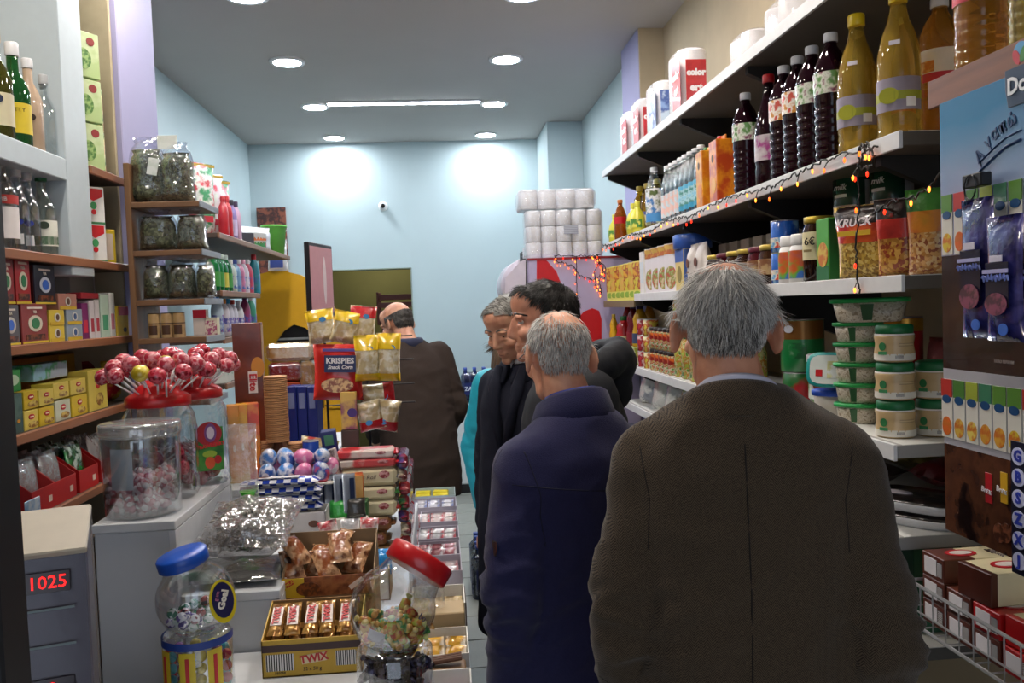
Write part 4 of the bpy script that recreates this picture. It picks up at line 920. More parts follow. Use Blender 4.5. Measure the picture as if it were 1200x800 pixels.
crisps('nut snack bag with black top and red edge, middle of the row', (.99, 1.765), Z3, .09, .165, .045, PR(['#141012', '#1c1418', '#141012'], 14, bump=.3), PR(['#181214', '#b8302a', '#c8382a'], 14, bump=.3), PR(['#a8762c', '#c89a4a', '#8a3a20'], 150, kind='cell', bump=.4), 4, -.9)
crisps('nut snack bag with green and orange top beside the poster', (1.015, 1.685), Z3, .09, .175, .045, PR(['#3c8a34', '#4c9a3c', '#3a8030'], 14, bump=.3), PR(['#4a8a34', '#d0862c', '#c9702c', '#4a8a34'], 12, bump=.3), PR(['#b07a3c', '#c9985a', '#8a4a2c', '#d0b080'], 150, kind='cell', bump=.4), 5, -.8)
pbox('cracker_box', 'dark box with pale label behind the green topped bag', 'box', .07, .05, .13, M('#3a3436', .5), (1.14, 1.69), Z3, art=(M('#6a6468', .5), 0, .5, .7, .6))
# --- shelf four, far end: sauces and cans
def sauce(label, x, y, body, cap, h=.17, r=.034, lab=None):
    b = bottle('sauce_bottle', label, 'sauce bottle', [(r*.85, 0), (r, .006), (r*1.02, h*.35), (r*.8, h*.55), (r*.92, h*.72), (r*.5, h*.92), (r*.35, h)], body, (r*.42, h-.004, .022, cap), [(r*1.01, h*.1, h*.36, -160, -20, lab)] if lab else [])
    row(b, [(x, y)], Z4+.085)
ket = M('#a81c20', .25, coat=.5); mus = M('#d8a420', .25, coat=.4); pur = M('#3a1c50', .4)
sauce('yellow mustard bottle at the far end of the sauces', .945, 4.60, mus, M('#d8b83c', .4), .14, .026)
sauce('tall red ketchup bottle with red cap', 1.03, 4.62, ket, M('#8a1418', .4), .2)
sauce('round red ketchup bottle with green cap', .965, 4.44, ket, M('#2c6a34', .4), .13, .044, M('#c8b890', .5))
sauce('red sauce bottle with purple cap', .98, 4.28, M('#7a1428', .25, coat=.5), pur, .19, .036, M('#8a1c2c', .5))
sauce('amber sauce bottle with orange cap behind', 1.06, 4.26, M('#c98a20', .25, coat=.5), M('#d0641c', .4), .2)
sauce('amber mustard bottle with purple cap and blue label', .98, 4.13, mus, pur, .19, .04, M('#3a4668', .5))
# carrier boxes beneath the sauces
for y, l in ((4.44, 'flat yellow green tinned fish box under the ketchup bottles'), (4.19, 'flat yellow green tinned fish box under the purple capped bottles')):
    pbox('tin_tray', l, 'box', .24, .13, .0845, PR(['#b9b83c', '#d0c84c', '#8a9a34', '#c9d0b0'], 24), (1.0, y), Z4)
tin_r = PR(['#a02430', '#b83038', '#8a1c28', '#c8a0a0'], 30, rough=.25); tin_g = PR(['#7a9a3c', '#c9b84a', '#b04a2c', '#d8d0a0'], 30, rough=.25)
for c, (y, m_, l) in enumerate(((3.98, tin_r, 'red tomato can in the stack of three'), (3.86, tin_g, 'green and yellow pulse can in the stack'))):
    for q in range(3): can('food_can', l+', '+('lowest', 'middle', 'topmost')[q], 'can', .036, .072, m_, .965, y, Z4+q*.0755, group='stacked food cans')
pjar = [(.026, 0), (.030, .004), (.030, .068), (.027, .078), (.027, .08)]
mixv = PR(['#5a8a3c', '#c9b878', '#b8442c', '#d8d0b0', '#6a9a44'], 60, rough=.2)
orl = M('#c8481c', .35)
for c, y in enumerate((3.75, 3.675, 3.60, 3.525, 3.45)):
    for q in range(2):
        b = bottle('pickle_jar', 'small vegetable jar with dark orange topped lid, '+('lower', 'upper')[q]+' row', 'jar', pjar, mixv, (.029, .08, .016, M('#2a1c1a', .4)), [(.0303, .045, .072, -175, -5, PR(['#c8401c', '#d86a2c', '#8a1c14'], 40))], group='small vegetable jars stacked two high')
        row(b, [(.96, y)], Z4+q*.0965)
for c, (y, h) in enumerate(((3.36, .16), (3.26, .17), (3.15, .17), (3.04, .17), (2.93, .17), (2.82, .17), (2.71, .17), (2.60, .17))):
    for q in range(2):
        if q and c > 2: continue
        b = bottle('pickle_jar', 'tall green pickled vegetable jar', 'jar', [(.036, 0), (.042, .005), (.042, h*.8), (.034, h*.93), (.034, h*.95)], PR(['#6a9440', '#a8b850', '#c0762c', '#d0c890', '#558034'], 45, rough=.15), (.036, h*.93, .014, M('#3c6a34', .4) if c % 2 else M('#c0b890', .4)), group='tall pickle jars')
        row(b, [(.975, y)], Z4+q*.172 if c < 3 else Z4)
for i, y in enumerate((3.60, 3.50, 3.40)):
    pbox('soup_box', ['tall green soup box with vegetable picture behind the small jars', 'dark green soup box behind the small jars', 'pale green soup box behind the pickle jars'][i], 'box', .085, .05, .29, M(['#2c7a34', '#24432a', '#7a9a50'][i], .4), (1.11, y), Z4, art=(PR(['#c04a2c', '#d8d0b0', '#5a9a3c', '#e0a03c'], 40), 0, .6, .7, .5), spine=M('#c9b82c', .5))
# --- shelf four, near end
goldtin = can('coffee_tin', 'large tin with gold upper band and green lower half', 'tin', .062, .15, M('#1f8a48', .3, coat=.4), 1.06, 2.43, Z4+.09, labels=[(.095, .148, -180, 0, M('#9a6a34', .3, metal=.5)), (.04, .085, -110, -60, PR(['#d8e4dc', '#1f8a48', '#1a6a3c'], 40))])
ob('oval_badge', disc(.016, .011, M('#d8dce8', .4)), goldtin, (-.02, -.0605, .125), (0, 0, -.35))
can('coffee_tin', 'red and green tin carrying the large gold banded tin', 'tin', .058, .0855, PR(['#b01c24', '#1f7a3c', '#b8202a'], 9, rough=.3), 1.06, 2.43, Z4)
rt = can('coffee_tin', 'red tin with gold band at the back of the shelf', 'tin', .05, .12, M('#a8161e', .3, coat=.4), 1.24, 2.20, Z4+.122, labels=[(.085, .118, -180, 0, M('#b8862c', .3, metal=.6))])
ob('lettering_band', wrap(.05, .05, .06, -130, -50, M('#d8b8a0', .5)), rt)
can('coffee_tin', 'red tin underneath the red and gold tin', 'tin', .05, .12, M('#9a141c', .3, coat=.4), 1.24, 2.20, Z4)
b = bottle('spread_tub', 'white lidded clear tub with a round brown label', 'tub', [(.044, 0), (.047, .004), (.053, .135), (.053, .14)], M('#5a7a40', .3), (.056, .132, .022, M('#dcdcde', .35)), [(.0505, .035, .125, -180, 0, PR(['#3a8a44', '#d8dcd4', '#4a9a50'], 16))])
row(b, [(1.03, 2.20)], Z4); ob('round_label', disc(.026, .03, M('#8a4a34', .5)), b, (0, -.055, .08)); text('CHI', .018, M('#ece4d8', .5, vary=0), b, (0.0, -.0575, .085), bold=.0006)
def rtub(label, loc, rot, lid, body, w=.105, d=.085, h=.055, art=None):
    o = tag(ob('margarine_tub', mesh('tub', *g_lathe([(.80, 0), (.86, .1*h), (.96, h)], 24, w/2, d/2, True, 4.0), body, True)), label, 'tub'); o.location = loc; o.rotation_euler = rot
    ob('lid', mesh('lid', *g_lathe([(1.0, h*.88), (1.03, h*.9), (1.03, h*1.08), (.97, h*1.12)], 24, w/2, d/2, True, 4.0), lid, True), o)
    if art: ob('lid_label', mesh('ll', *xf(g_lathe([(.85, 0), (.85, .0012)], 24, w/2, d/2, True, 4.0), (0, 0, h*1.12)), art), o); ob('lid_picture', mesh('lp', *xf(g_box(w*.3, d*.5, .001, .0002), (w*.14, 0, h*1.12+.0013)), PR(['#e8e4d0', '#c8c890', '#d8dce0'], 40)), o); ob('lid_picture', mesh('lp2', *xf(g_box(w*.16, d*.2, .001, .0002), (-w*.2, -d*.1, h*1.12+.0013)), RED), o)
    return o
rtub('blue lidded rectangular tub under the tilted teal tub', (1.0, 2.098, Z4), (0, 0, -.9), M('#2a50b8', .35), M('#b9b2a8', .5), h=.062)
rtub('teal lidded margarine tub tilted on its side showing the lid', (1.0, 2.095, Z4+.114), (math.radians(80), 0, -.75), M('#1f9a98', .35), M('#3aa8a4', .4), art=M('#d4dcd8', .4))
halva = PR(['#cfc6b4', '#bdb29c', '#d8d0c0', '#9a8c76'], 120, kind='soft'); glid = M('#159a48', .35, coat=.3)
def halva_tub(label, x, y, z, w=.105, d=.085, h=.0425, group=None, rot=-.8):
    o = tag(ob('halva_tub', mesh('tub', *g_lathe([(.78, 0), (.84, .08*h), (.97, h)], 24, w/2, d/2, True, 3.2), halva, True)), label, 'tub', group); o.location = (x, y, z); o.rotation_euler = (0, 0, rot)
    ob('lid', mesh('lid', *g_lathe([(1.0, h*.92), (1.06, h*.95), (1.06, h*1.12), (.95, h*1.14)], 24, w/2, d/2, True, 3.2), glid, True), o)
    ob('label', mesh('label', *g_lathe([(.835, h*.1), (.955, h*.86)], 24, w/2, d/2, False, 3.2), M('#2c5a34', .4)), o).scale = (.45, 1.02, 1)
    return o
for q in range(5): halva_tub('green lidded halva tub, '+('lowest', 'second', 'third', 'fourth', 'fifth')[q]+' from the shelf in the tall stack', 1.005, 1.985, Z4+q*.0487, group='stack of halva tubs')
halva_tub('largest green lidded halva tub on top of the stack', 1.02, 1.955, Z4+5*.0487, .17, .10, .050, rot=-.6)
def tahini(label, x, y, z, group=None):
    b = bottle('tahini_jar', label, 'jar', [(.036, 0), (.040, .004), (.041, .020), (.0385, .034), (.0385, .040), (.041, .054), (.040, .058), (.036, .060)], M('#c8ab7c', .35, vary=.04, coat=.3), (.0385, .060, .020, M('#146a3c', .4)), [(.0403, .004, .018, -180, 0, M('#e4e0d4', .5)), (.0386, .034, .041, -75, -20, BAR('#cdb48a', '#a8906a', .006, 2))], group=group)
    ob('top_band', la([(.0395, .056), (.0405, .058), (.0395, .0605)], M('#e8e6e0', .4), 18, cap=False), b); ob('round_mark', disc(.008, .009, M('#2c7a48', .5)), b, (-.022, -.0335, .034), (0, 0, -.58)); ob('name_strip', panel(.020, .007, M('#3a8a58', .5)), b, (-.022, -.035, .020), (0, 0, -.58))
    ob('barcode', panel(.016, .006, BAR('#e8e4dc', '#1a1a1a', .0018)), b, (.012, -.0405, .012), (0, 0, .3))
    b.location = (x, y, z); b.rotation_euler = (0, 0, -.55)
    return b
for q in range(3): tahini('tahini jar with green lid, '+('lowest', 'middle', 'topmost')[q]+' in the front stack of three', .975, 1.765, Z4+q*.0815, 'front stack of tahini jars')
for q in range(2): tahini('tahini jar with green lid, '+('lower', 'upper')[q]+' in the stack of two', 1.06, 1.757, Z4+q*.0815, 'second stack of tahini jars')
tahini('tahini jar with green lid half hidden by the drinks poster', 1.12, 1.70, Z4)
tahini('tahini jar with green lid behind the stack of two', 1.135, 1.81, Z4)
for i, (y, c) in enumerate(((1.83, '#c0a050'), (1.95, '#b08a3c'), (2.07, '#8a3a3c'), (1.71, '#a8944a'))):
    o = tag(ob('pulse_bag', pil(.11, .19, .06, M(c, .5, vary=.25, scale=60, bump=.5), 30+i)), ['bag of yellow pulses at the back of the tahini shelf', 'bag of brown lentils at the back of the tahini shelf', 'bag of red beans at the back of the tahini shelf', 'bag of chickpeas at the back of the tahini shelf'][i], 'bag'); o.location = (1.27, y, Z4+.002); o.rotation_euler = (0, 0, FR)
# --- shelf five: trays and bags
tray = M('#d8d8da', .35)
def foam(label, x, y, z, rot):
    o = tag(ob('foam_tray', mesh('tray', *g_lathe([(.82, 0), (.86, .002), (1.0, .018), (1.0, .021), (.97, .021), (.84, .005), (.2, .004)], 28, .12, .085, True, 4.5), tray, True)), label, 'tray'); o.location = (x, y, z); o.rotation_euler = (0, 0, rot)
    ob('dark_sausage', mesh('food', *g_lathe([(.84, .006), (.9, .016), (.8, .026), (.3, .028)], 28, .118, .083, True, 4.5), PR(['#1c1614', '#2a201c', '#100c0c'], 40, rough=.2, bump=.3), True), o)
    return o
foam('lower white foam tray of dark cured food', 1.03, 1.785, Z5, FR+.6); t2 = foam('upper white foam tray of dark cured food', 1.03, 1.785, Z5+.031, FR+.6)
ob('oval_label', mesh('ol', *xf(g_lathe([(1, 0), (1, .001)], 20, .032, .018), (-.03, -.02, .0285)), M('#c8c0c8', .4)), t2)
o = tag(ob('bread_bag', pil(.2, .13, .07, FILM('#e8eefc', .25, .1, .8, 25, .12), 41)), 'clear crinkled bag of rolls behind the foam trays', 'bag'); o.location = (1.235, 1.85, Z5+.002); o.rotation_euler = (0, 0, FR+.5)
ob('bread_roll', blob([g_ell((-.04, 0, .045), (.04, .026, .03)), g_ell((.04, 0, .045), (.04, .026, .03))], .008, 2, M('#b9935a', .6)), o)
for i, (x, y, c, l) in enumerate(((1.2, 2.04, '#8a1820', 'red bag lying on the low shelf behind the trays'), (1.0, 2.06, '#3a2a22', 'brown bag lying on the low shelf'), (1.26, 2.24, '#8a7a3c', 'bag of yellow pulses on the low shelf'))):
    o = tag(ob('pulse_bag', pil(.16, .13, .06, M(c, .35, vary=.2, scale=30, bump=.6), 45+i)), l, 'bag'); o.location = (x, y, Z5+.032); o.rotation_euler = (math.radians(-80), 0, FR+.2*i); o.location.z = Z5+.035
for i, (y, c, l, w) in enumerate(((4.05, '#8c8f98', 'grey plastic bag of pulses at the far low shelf', .2), (3.8, '#c9c8c4', 'clear bag of white beans on the low shelf', .2), (3.58, '#b9b2a0', 'clear crinkled bag of chickpeas on the low shelf', .2), (3.36, '#8aa048', 'green printed bag of pulses on the low shelf', .2), (3.12, '#a83c34', 'red and white printed bag of pulses on the low shelf', .2))):
    o = tag(ob('pulse_bag', pil(w, .165, .09, PR([c, '#d8d6d0', c], 14, rough=.15, bump=.8, coat=.6), 50+i)), l, 'bag'); o.location = (1.0, y, Z5+.002); o.rotation_euler = (-.2, 0, FR+.3)
# --- base: green boxes
for i, (x, y, z) in enumerate([(.985, 1.80+.15*a, b) for b in range(1) for a in range(6)]):
    pbox('biscuit_box', 'dark green biscuit box stacked under the low shelf', 'box', .14, .11, .19, M(['#24563c', '#5a8a5c', '#3c6a48'][(i+i//3) % 3], .4), (x+.06, y, ), .931, art=(M('#b9c8b0', .5), .1, .5, .4, .5), art2=(M('#8a2c34', .5), -.25, .5, .12, .18), group='green biscuit boxes under the low shelf')
# ------------------------------------------------------------------ poster, basket, cooler, fairy lights
PXX = .900; PY0 = yofs(1104, 300, PXX)
def Q(px, py, dx=0): v = PX(px, py, PXX+dx); return PY0-v.y, v.z       # along the poster, height
po_ = thing('drinks_poster', 'hanging drinks poster of juice cartons, sky and chocolate', 'poster', (PXX, PY0, 0), FR)
pw_ = .50
ztop = 1.998; zb = 1.235
def strip(nm, v0, v1, mat, u0=0, u1=pw_, y=0, t=.002):
    return ob(nm, mesh(nm, *g_box(u1-u0, t, v1-v0, .0003), mat), po_, ((u0+u1)/2, y, v0))
def grad(h0, h1, z0, z1, n=3):
    m, nt, b = newmat('printed_sky'); N = nt.nodes; L = nt.links; tc = N.new('ShaderNodeTexCoord'); sp = N.new('ShaderNodeSeparateXYZ'); L.new(tc.outputs['Object'], sp.inputs[0])
    mr = N.new('ShaderNodeMapRange'); mr.inputs[1].default_value = z0; mr.inputs[2].default_value = z1; L.new(sp.outputs[2], mr.inputs[0])
    ns = N.new('ShaderNodeTexNoise'); ns.inputs['Scale'].default_value = 6; L.new(tc.outputs['Object'], ns.inputs['Vector'])
    ad = N.new('ShaderNodeMath'); ad.operation = 'MULTIPLY_ADD'; ad.inputs[1].default_value = .3; L.new(ns.outputs['Fac'], ad.inputs[0]); L.new(mr.outputs[0], ad.inputs[2])
    rp = N.new('ShaderNodeValToRGB'); rp.color_ramp.elements[0].color = rgb(h0); rp.color_ramp.elements[1].color = rgb(h1); rp.color_ramp.elements[0].position = .15; L.new(ad.outputs[0], rp.inputs[0]); L.new(rp.outputs[0], b.inputs['Base Color'])
    b.inputs['Roughness'].default_value = .2; b.inputs['Coat Weight'].default_value = .4; return m
z1 = Q(1110, 300)[1]; z2 = Q(1115, 432)[1]; z3 = Q(1120, 522)[1]
strip('sky_print', z1, ztop, grad('#b9b8d0', '#2a78a8', .0, ztop-z1)); strip('chocolate_print', z2, z1, PR(['#33201a', '#3c271f', '#2a1a16'], 16, kind='soft', rough=.25))
strip('pale_print', z3, z2, M('#a9a8b0', .3)); strip('chocolate_print', zb, z3, PR(['#2a1914', '#4a2c20', '#5c3826', '#1f1310'], 14, kind='soft', rough=.2))
juice = [('#5a8a34', '#d8c03c'), ('#b8342c', '#d86a2c'), ('#4a7a34', '#d8b04a'), ('#9aa83c', '#e0c860'), ('#3c7a5a', '#d09a3c'), ('#5a8a34', '#d8a03c')]
def mini(u, v, w, h, cols):
    ob('carton_picture', mesh('mc', *g_box(w, .0014, h, .0002), M('#d8d6cc', .3)), po_, (u, -.0018, v)); ob('carton_picture', mesh('mt', *g_box(w, .0014, h*.3, .0002), M(cols[0], .3)), po_, (u, -.0024, v+h*.7))
    ob('fruit_picture', disc(w*.42, h*.16, PR([cols[1], '#c9702c', cols[1]], 60)), po_, (u, -.0026, v+h*.2)); ob('brand_picture', disc(w*.38, h*.07, M('#1f4a7a', .3)), po_, (u, -.003, v+h*.66))
for i in range(8):
    mini(.02+i*.036, z1+.002, .031, .105, juice[i % 6])
    mini(.012+i*.036, z3+.012, .032, .105, juice[(i+1) % 6])
navy_t = M('#1c3c6a', .4, vary=0)
for ch, px, py, a in (('Α', 1149, 183, -38), ('γ', 1159, 167, -32), ('α', 1167, 157, -26), ('π', 1176, 149, -20), ('ώ', 1187, 141, -12), ('D', 1207, 130, -8)):
    u, v = Q(px, py); text(ch, .028, navy_t, po_, (u, -.0022, v), (0, math.radians(a), 0), bold=.0004)
for off, r in ((0, .0022), (-.012, .0012)):
    pts = [Vector((Q(px, py+off*900)[0], -.0022, Q(px, py+off*900)[1])) for px, py in ((1152, 207), (1150, 200), (1156, 194), (1166, 184), (1180, 172), (1198, 163))]
    ob('swirl', mesh('swirl', *g_tube(pts, r, 5), navy_t, True), po_)
u, v = Q(1192, 102); ob('shield_logo', mesh('sh', *g_loft([(0, 0, -.028, .03, .001, 3), (0, 0, .0, .036, .001, 5), (0, 0, .03, .036, .001, 6)], 20), M('#14304e', .3)), po_, (u+.012, -.0024, v)); text('Do', .036, M('#e8ecf0', .4, vary=0), po_, (u+.006, -.0045, v+.002), bold=.001)
ob('leaf_mark', disc(.016, .016, M('#4a9ac8', .3)), po_, (u+.012, -.0026, v+.05)); ob('leaf_mark', disc(.007, .013, M('#3c8a34', .3)), po_, (u+.02, -.0034, v+.046), (0, .5, 0)); ob('leaf_mark', disc(.007, .013, RED), po_, (u+.004, -.0034, v+.044), (0, -.5, 0))
for px, c in ((1160, '#b8242c'), (1178, '#d8a82c')):
    u, v = Q(px, 575); ob('pouch_picture', mesh('pp', *g_box(.017, .0014, .05, .0002), M(c, .3)), po_, (u, -.0018, v-.02)); text('Brεκ', .013, M('#e8e4e8', .4, vary=0), po_, (u-.004, -.0035, v+.0), (0, .1, 0))
for px in (1172, 1180, 1192): u, v = Q(px, 610); ob('chocolate_roll', disc(.014, .016, PR(['#6a3c28', '#8a5238', '#4a281c'], 60)), po_, (u, -.002, v-.02))
u, v = Q(1178, 424); text('HERO ΜΑΚΑΜ', .007, M('#a89a94', .4, vary=0), po_, (u, -.002, v)); u, v = Q(1170, 648); text('HERO MAK', .007, M('#a89a94', .4, vary=0), po_, (u, -.002, v))
# hanging purple bags in front of the poster
film_p = FILM('#8078c8', .2, .1, .4, 30, .05)
def hangbag(label, px, pyt, pyb, w, seed, dx):
    X = PXX-dx; a = PX(px, pyt, X); b = PX(px+ (0), pyb, X); h = a.z-b.z
    o = tag(ob('incense_bag', mesh('bag', *xf(g_pillow(w, h, .022, seed, wr=.1), (0, 0, 0)), PR(['#2c2c6c', '#3c3c86', '#222258', '#4a4a94'], 14, kind='soft', rough=.15, bump=.3, coat=.8), True)), label, 'bag')
    o.location = (X, (a.y+b.y)/2, b.z); o.rotation_euler = (0, 0, FR)
    ob('bird_picture', disc(w*.3, h*.09, PR(['#7a3a5a', '#4a2a3a', '#8a4a64'], 50)), o, (0, -.016, h*.3)); ob('price_tag', panel(w*.35, h*.05, M('#d0cce0', .4)), o, (.0, -.015, h*.66)); ob('blue_badge', disc(.011, .009, M('#3c6ac8', .4)), o, (w*.18, -.0155, h*.10))
    ob('inner_window', panel(w*.62, h*.36, M('#1c1c34', .25)), o, (0, -.0135, h*.45)); ob('silver_lettering', panel(w*.7, .006, M('#a8a8d8', .3)), o, (0, -.0165, h*.56)); ob('scribble', mesh('scr', *g_tube([(-w*.36+w*.72*i/24, -.0168, h*.51+.005*math.sin(i*2.3)) for i in range(25)], .0017, 5), M('#8a9ae0', .4, vary=0)), o)
    return o
hb = hangbag('purple hanging bag with a black cap on the drinks poster', 1146, 232, 396, .085, 71, .024); ob('cap', bx(.05, .02, .022, BLACKP), hb, (0, 0, .245)); ob('loop', mesh('loop', *g_tube([(.0+.015*math.cos(a), -.012, .245+.02*math.sin(a)) for a in [2*PI*i/14 for i in range(14)]], .0015, 5, True), BLACKP), hb)
hangbag('purple hanging bag with red loop on the drinks poster', 1178, 252, 400, .085, 72, .050); hangbag('purple hanging bag beside the one with the red loop', 1224, 250, 402, .085, 73, .026)
u, v = Q(1193, 668); s_ = thing('sticker_strip', 'dark hanging strip of blue and white letter stickers', 'stickers', (PXX-.012, PY0-.222, Q(1193, 668)[1]), FR)
ob('card', bx(.05, .002, .21, M('#14142c', .4)), s_)
for i, ch in enumerate('JXZSBG'): ob('sticker', disc(.015, .014, M('#c9ccec', .4)), s_, (-.006, -.0018, .022+i*.033)); text(ch, .024, M('#2c3ca8', .4, vary=0), s_, (-.006, -.003, .022+i*.033), bold=.001)
# wire basket with biscuit boxes
wire = M('#b9babc', .3, metal=.7)
BK = thing('wire_basket', 'chrome wire basket hanging low beside the poster', 'basket', (0, 0, 0))
bx0, bx1, by0, by1, bz0, bz1 = .905, 1.2, .86, 1.60, 1.015, 1.097
def rect(z, r): return mesh('wire', *g_tube([(bx0, by0, z), (bx1, by0, z), (bx1, by1, z), (bx0, by1, z)], r, 6, True), wire, False)
ob('rim', rect(bz1, .0035), BK); ob('lower_wire', rect(bz0+.03, .002), BK); ob('base_wire', rect(bz0, .0035), BK)
for i in range(19): y = by0+(by1-by0)*i/18; ob('upright_wire', mesh('wire', *g_tube([(bx0, y, bz1), (bx0, y, bz0), (bx1, y, bz0), (bx1, y, bz1)], .0017, 5), wire), BK)
for i in range(4): x = bx0+(bx1-bx0)*(i+.5)/4; ob('long_wire', mesh('wire', *g_tube([(x, by0, bz0+.002), (x, by1, bz0+.002)], .0017, 5), wire), BK)
cream = M('#d8cda8', .4)
def minibox(label, loc, rot, endc, w=.072, L=.21, h=.045, loose=False):
    """long biscuit box: cream body, coloured end towards the aisle"""
    o = tag(ob('biscuit_box', bx(L, w, h, cream, .0015)), label, 'box'); o.location = loc; o.rotation_euler = rot
    cl = L*(.06 if loose else .3); ob('end_cap', bx(cl, w+.001, h+.001, M(endc, .35), .0015), o, (-L/2-.001+cl/2, 0, -.0005))
    if not loose: e = ob('end_label', mesh('el', *g_box(.001, w*.55, h*.7, .0002), M('#dcd8dc', .5)), o, (-L/2-.0018, w*.1, h*.15)); ob('barcode', mesh('bc', *g_box(.001, w*.22, h*.6, .0002), BAR('#d8d4d4', '#222222', .003, 2)), o, (-L/2-.0018, -w*.32, h*.2))
    ob('top_emblem', mesh('em', *xf(g_lathe([(1, 0), (1, .001)], 20, .03, .02), (-.05, 0, h+.0006)), RED), o); ob('emblem_ring', mesh('er', *xf(g_lathe([(1, 0), (1, .001)], 20, .022, .012), (-.05, 0, h+.0012)), M('#e4dcd8', .4)), o)
    t1 = text('mini', .036, M('#3a2a24', .4, vary=0), o, (.035, 0, h+.0012), (-PI/2, 0, PI), bold=.001); text('Biscuit', .016, M('#8a3a3c', .4, vary=0), o, (-.01, -w/2-.0012, h*.5), (0, PI, 0)); text('mini', .026, M('#3a2a24', .4, vary=0), o, (.05, -w/2-.0012, h*.5), (0, PI, 0), bold=.0008)
    return o
k = 0
for l in range(3):
    for i, y in enumerate((1.555, 1.475, 1.395, 1.315, 1.235, 1.155)):
        if (l == 2 and i != 0) or (l == 1 and i > 2): continue
        c = ('#5a2c20', 'brown') if i < 2 or (i == 2 and l == 0) else (('#b0181c', 'red') if i < 4 else ('#2434a0', 'blue'))
        minibox('%s ended mini biscuit box %s in the wire basket' % (c[1], ['in the bottom layer', 'in the second layer', 'topmost by the poster edge'][l]), (1.035, y, bz0+.005+l*.0465), (0, 0, 0), c[0])
for q in [o for o in bpy.data.objects if o.name.startswith('biscuit_box') and 'wire basket' in o['label']]: q['group'] = 'mini biscuit boxes in the wire basket'
minibox('brown mini biscuit box lying loose on top, its name upside down', (1.045, 1.437, bz0+.006+2*.0465), (0, 0, .08), '#4a2218', .085, .23, .058, True)['group'] = 'loose biscuit boxes'
minibox('red mini biscuit box lying loose on top beside the brown one', (1.05, 1.312, bz0+.006+.0465), (0, 0, .06), '#b81418', .085, .23, .05, True)['group'] = 'loose biscuit boxes'
for i, (px, Y, l) in enumerate(((1082, 1.62, 'orange snack bag lying on the base shelf'), (1160, 1.40, 'green and red hot snack bag under the wire basket'))):
    o = tag(ob('snack_bag', pil(.15, .19, .07, PR(['#c8401c', '#d86a1c', '#b0201c'] if i == 0 else ['#3a1c1c', '#3c8a2c', '#b02a1c', '#241414'], 16, bump=.4, rough=.2), 80+i)), l, 'snack bag'); o.location = (1.0 if i else .985, Y, .522+.004); o.rotation_euler = (-.25, 0, FR+.3)
    if i: text('HOT', .045, M('#9ac83c', .4, vary=0), o, (0, -.038, .13), (-.1, 0, 0), bold=.001)
# --- drinks cooler
FY = 4.78
fr_ = thing('drinks_cooler', 'tall drinks cooler with red swoosh on its pale side', 'cooler', (.80, FY+.3, 0))
def frp(nm, x0, x1, y0, y1, z0, z1, m, b=.004): return ob(nm, mesh(nm, *g_box(x1-x0, y1-y0, z1-z0, b), m), fr_, ((x0+x1)/2-.80, (y0+y1)/2-FY-.3, z0))
lil = M('#b5a9c8', .35, vary=.03); FTOP = PY(640, 302, FY).z
frp('body', .50, 1.13, FY, FY+.60, .08, FTOP, lil, .01); frp('plinth', .52, 1.1, FY+.03, FY+.58, 0, .08, BLACKP)
frp('door_frame', .463, .499, FY, FY+.6, .12, FTOP, M('#1c1c20', .4), .006); frp('glass_door', .45, .462, FY+.03, FY+.57, .2, FTOP-.32, FILM('#dfe8ec', .3))
hd = [(.46-.095*math.sin(PI*(i/12))**.6*1.0, FTOP-.30+.30*i/12) for i in range(13)]
V = [(x, y, z) for x, z in hd for y in (FY+.005, FY+.595)]; Fc = [(2*i, 2*i+2, 2*i+3, 2*i+1) for i in range(12)]+[tuple(range(0, 26, 2))[::-1], tuple(range(1, 26, 2)), (0, 1, 25, 24)]
ob('header_sign', mesh('hs', V, Fc, M('#c3b9c4', .25), True), fr_, (-.80, -FY-.3, 0))
def sidepoly(nm, pts, m):
    P = [PY(px, py, FY-.0015) for px, py in pts]; n = len(P); V = [tuple(p) for p in P]+[(p.x, FY+.001, p.z) for p in P]
    return ob(nm, mesh(nm, V, [tuple(range(n))[::-1], tuple(range(n, 2*n))]+[(i, (i+1) % n, n+(i+1) % n, n+i) for i in range(n)], m), fr_, (-.80, -FY-.3, 0))
coke = M('#c0141c', .35)
sidepoly('red_swoosh', [(629, 304), (639, 303), (652, 318), (660, 338), (667, 372), (672, 420), (672, 480), (628, 480)], coke)
sidepoly('red_spot', [(675, 395), (677, 374), (684, 365), (694, 361), (702, 364), (705, 374), (705, 400), (690, 408), (678, 404)], coke)
sidepoly('header_edge', [(592, 326), (610, 306), (616, 304), (616, 345), (604, 349), (592, 347)], M('#cfc4d0', .3))
frp('top_trim', .50, 1.13, FY-.004, FY+.0, FTOP-.012, FTOP, M('#8a1c24', .4), .001)
# --- toilet roll packs on the cooler
roll = la([(.012, 0), (.044, .001), (.0465, .006), (.0465, .088), (.044, .094), (.012, .095)], M('#e6e4e6', .9, bump=.25, bscale=60), 20)
def tp(label, x, y, z, nx, nz, s=1.0, ny=2):
    t = thing('toilet_roll_pack', label, 'toilet rolls', (x, y, z))
    for j in range(nz):
        for i in range(nx):
            for q in range(ny): ob('roll', roll, t, ((i-(nx-1)/2)*.0945*s, q*.095*s, j*.097*s), scale=(s, s, s))
    w = nx*.0945*s+.006; d = ny*.095*s+.006; h = nz*.097*s+.002
    V, Fc = g_box(w, d, h, .02, .0, 0, (ny-1)*.0475*s); ob('wrapper', mesh('wrap', V, Fc, FILM('#ffffff', .25, .1, .9, 22, .05)), t)
    return t
tz = FTOP+.002
a = PY(655, 300, FY+.06)
t = tp('large wrapped pack of white toilet rolls on the cooler', a.x+.035, FY+.08, tz, 5, 3, .93)
ob('barcode_label', panel(.08, .05, BAR('#8a8c96', '#b8bac4', .008, 2)), t, (.035, -.047, .155))
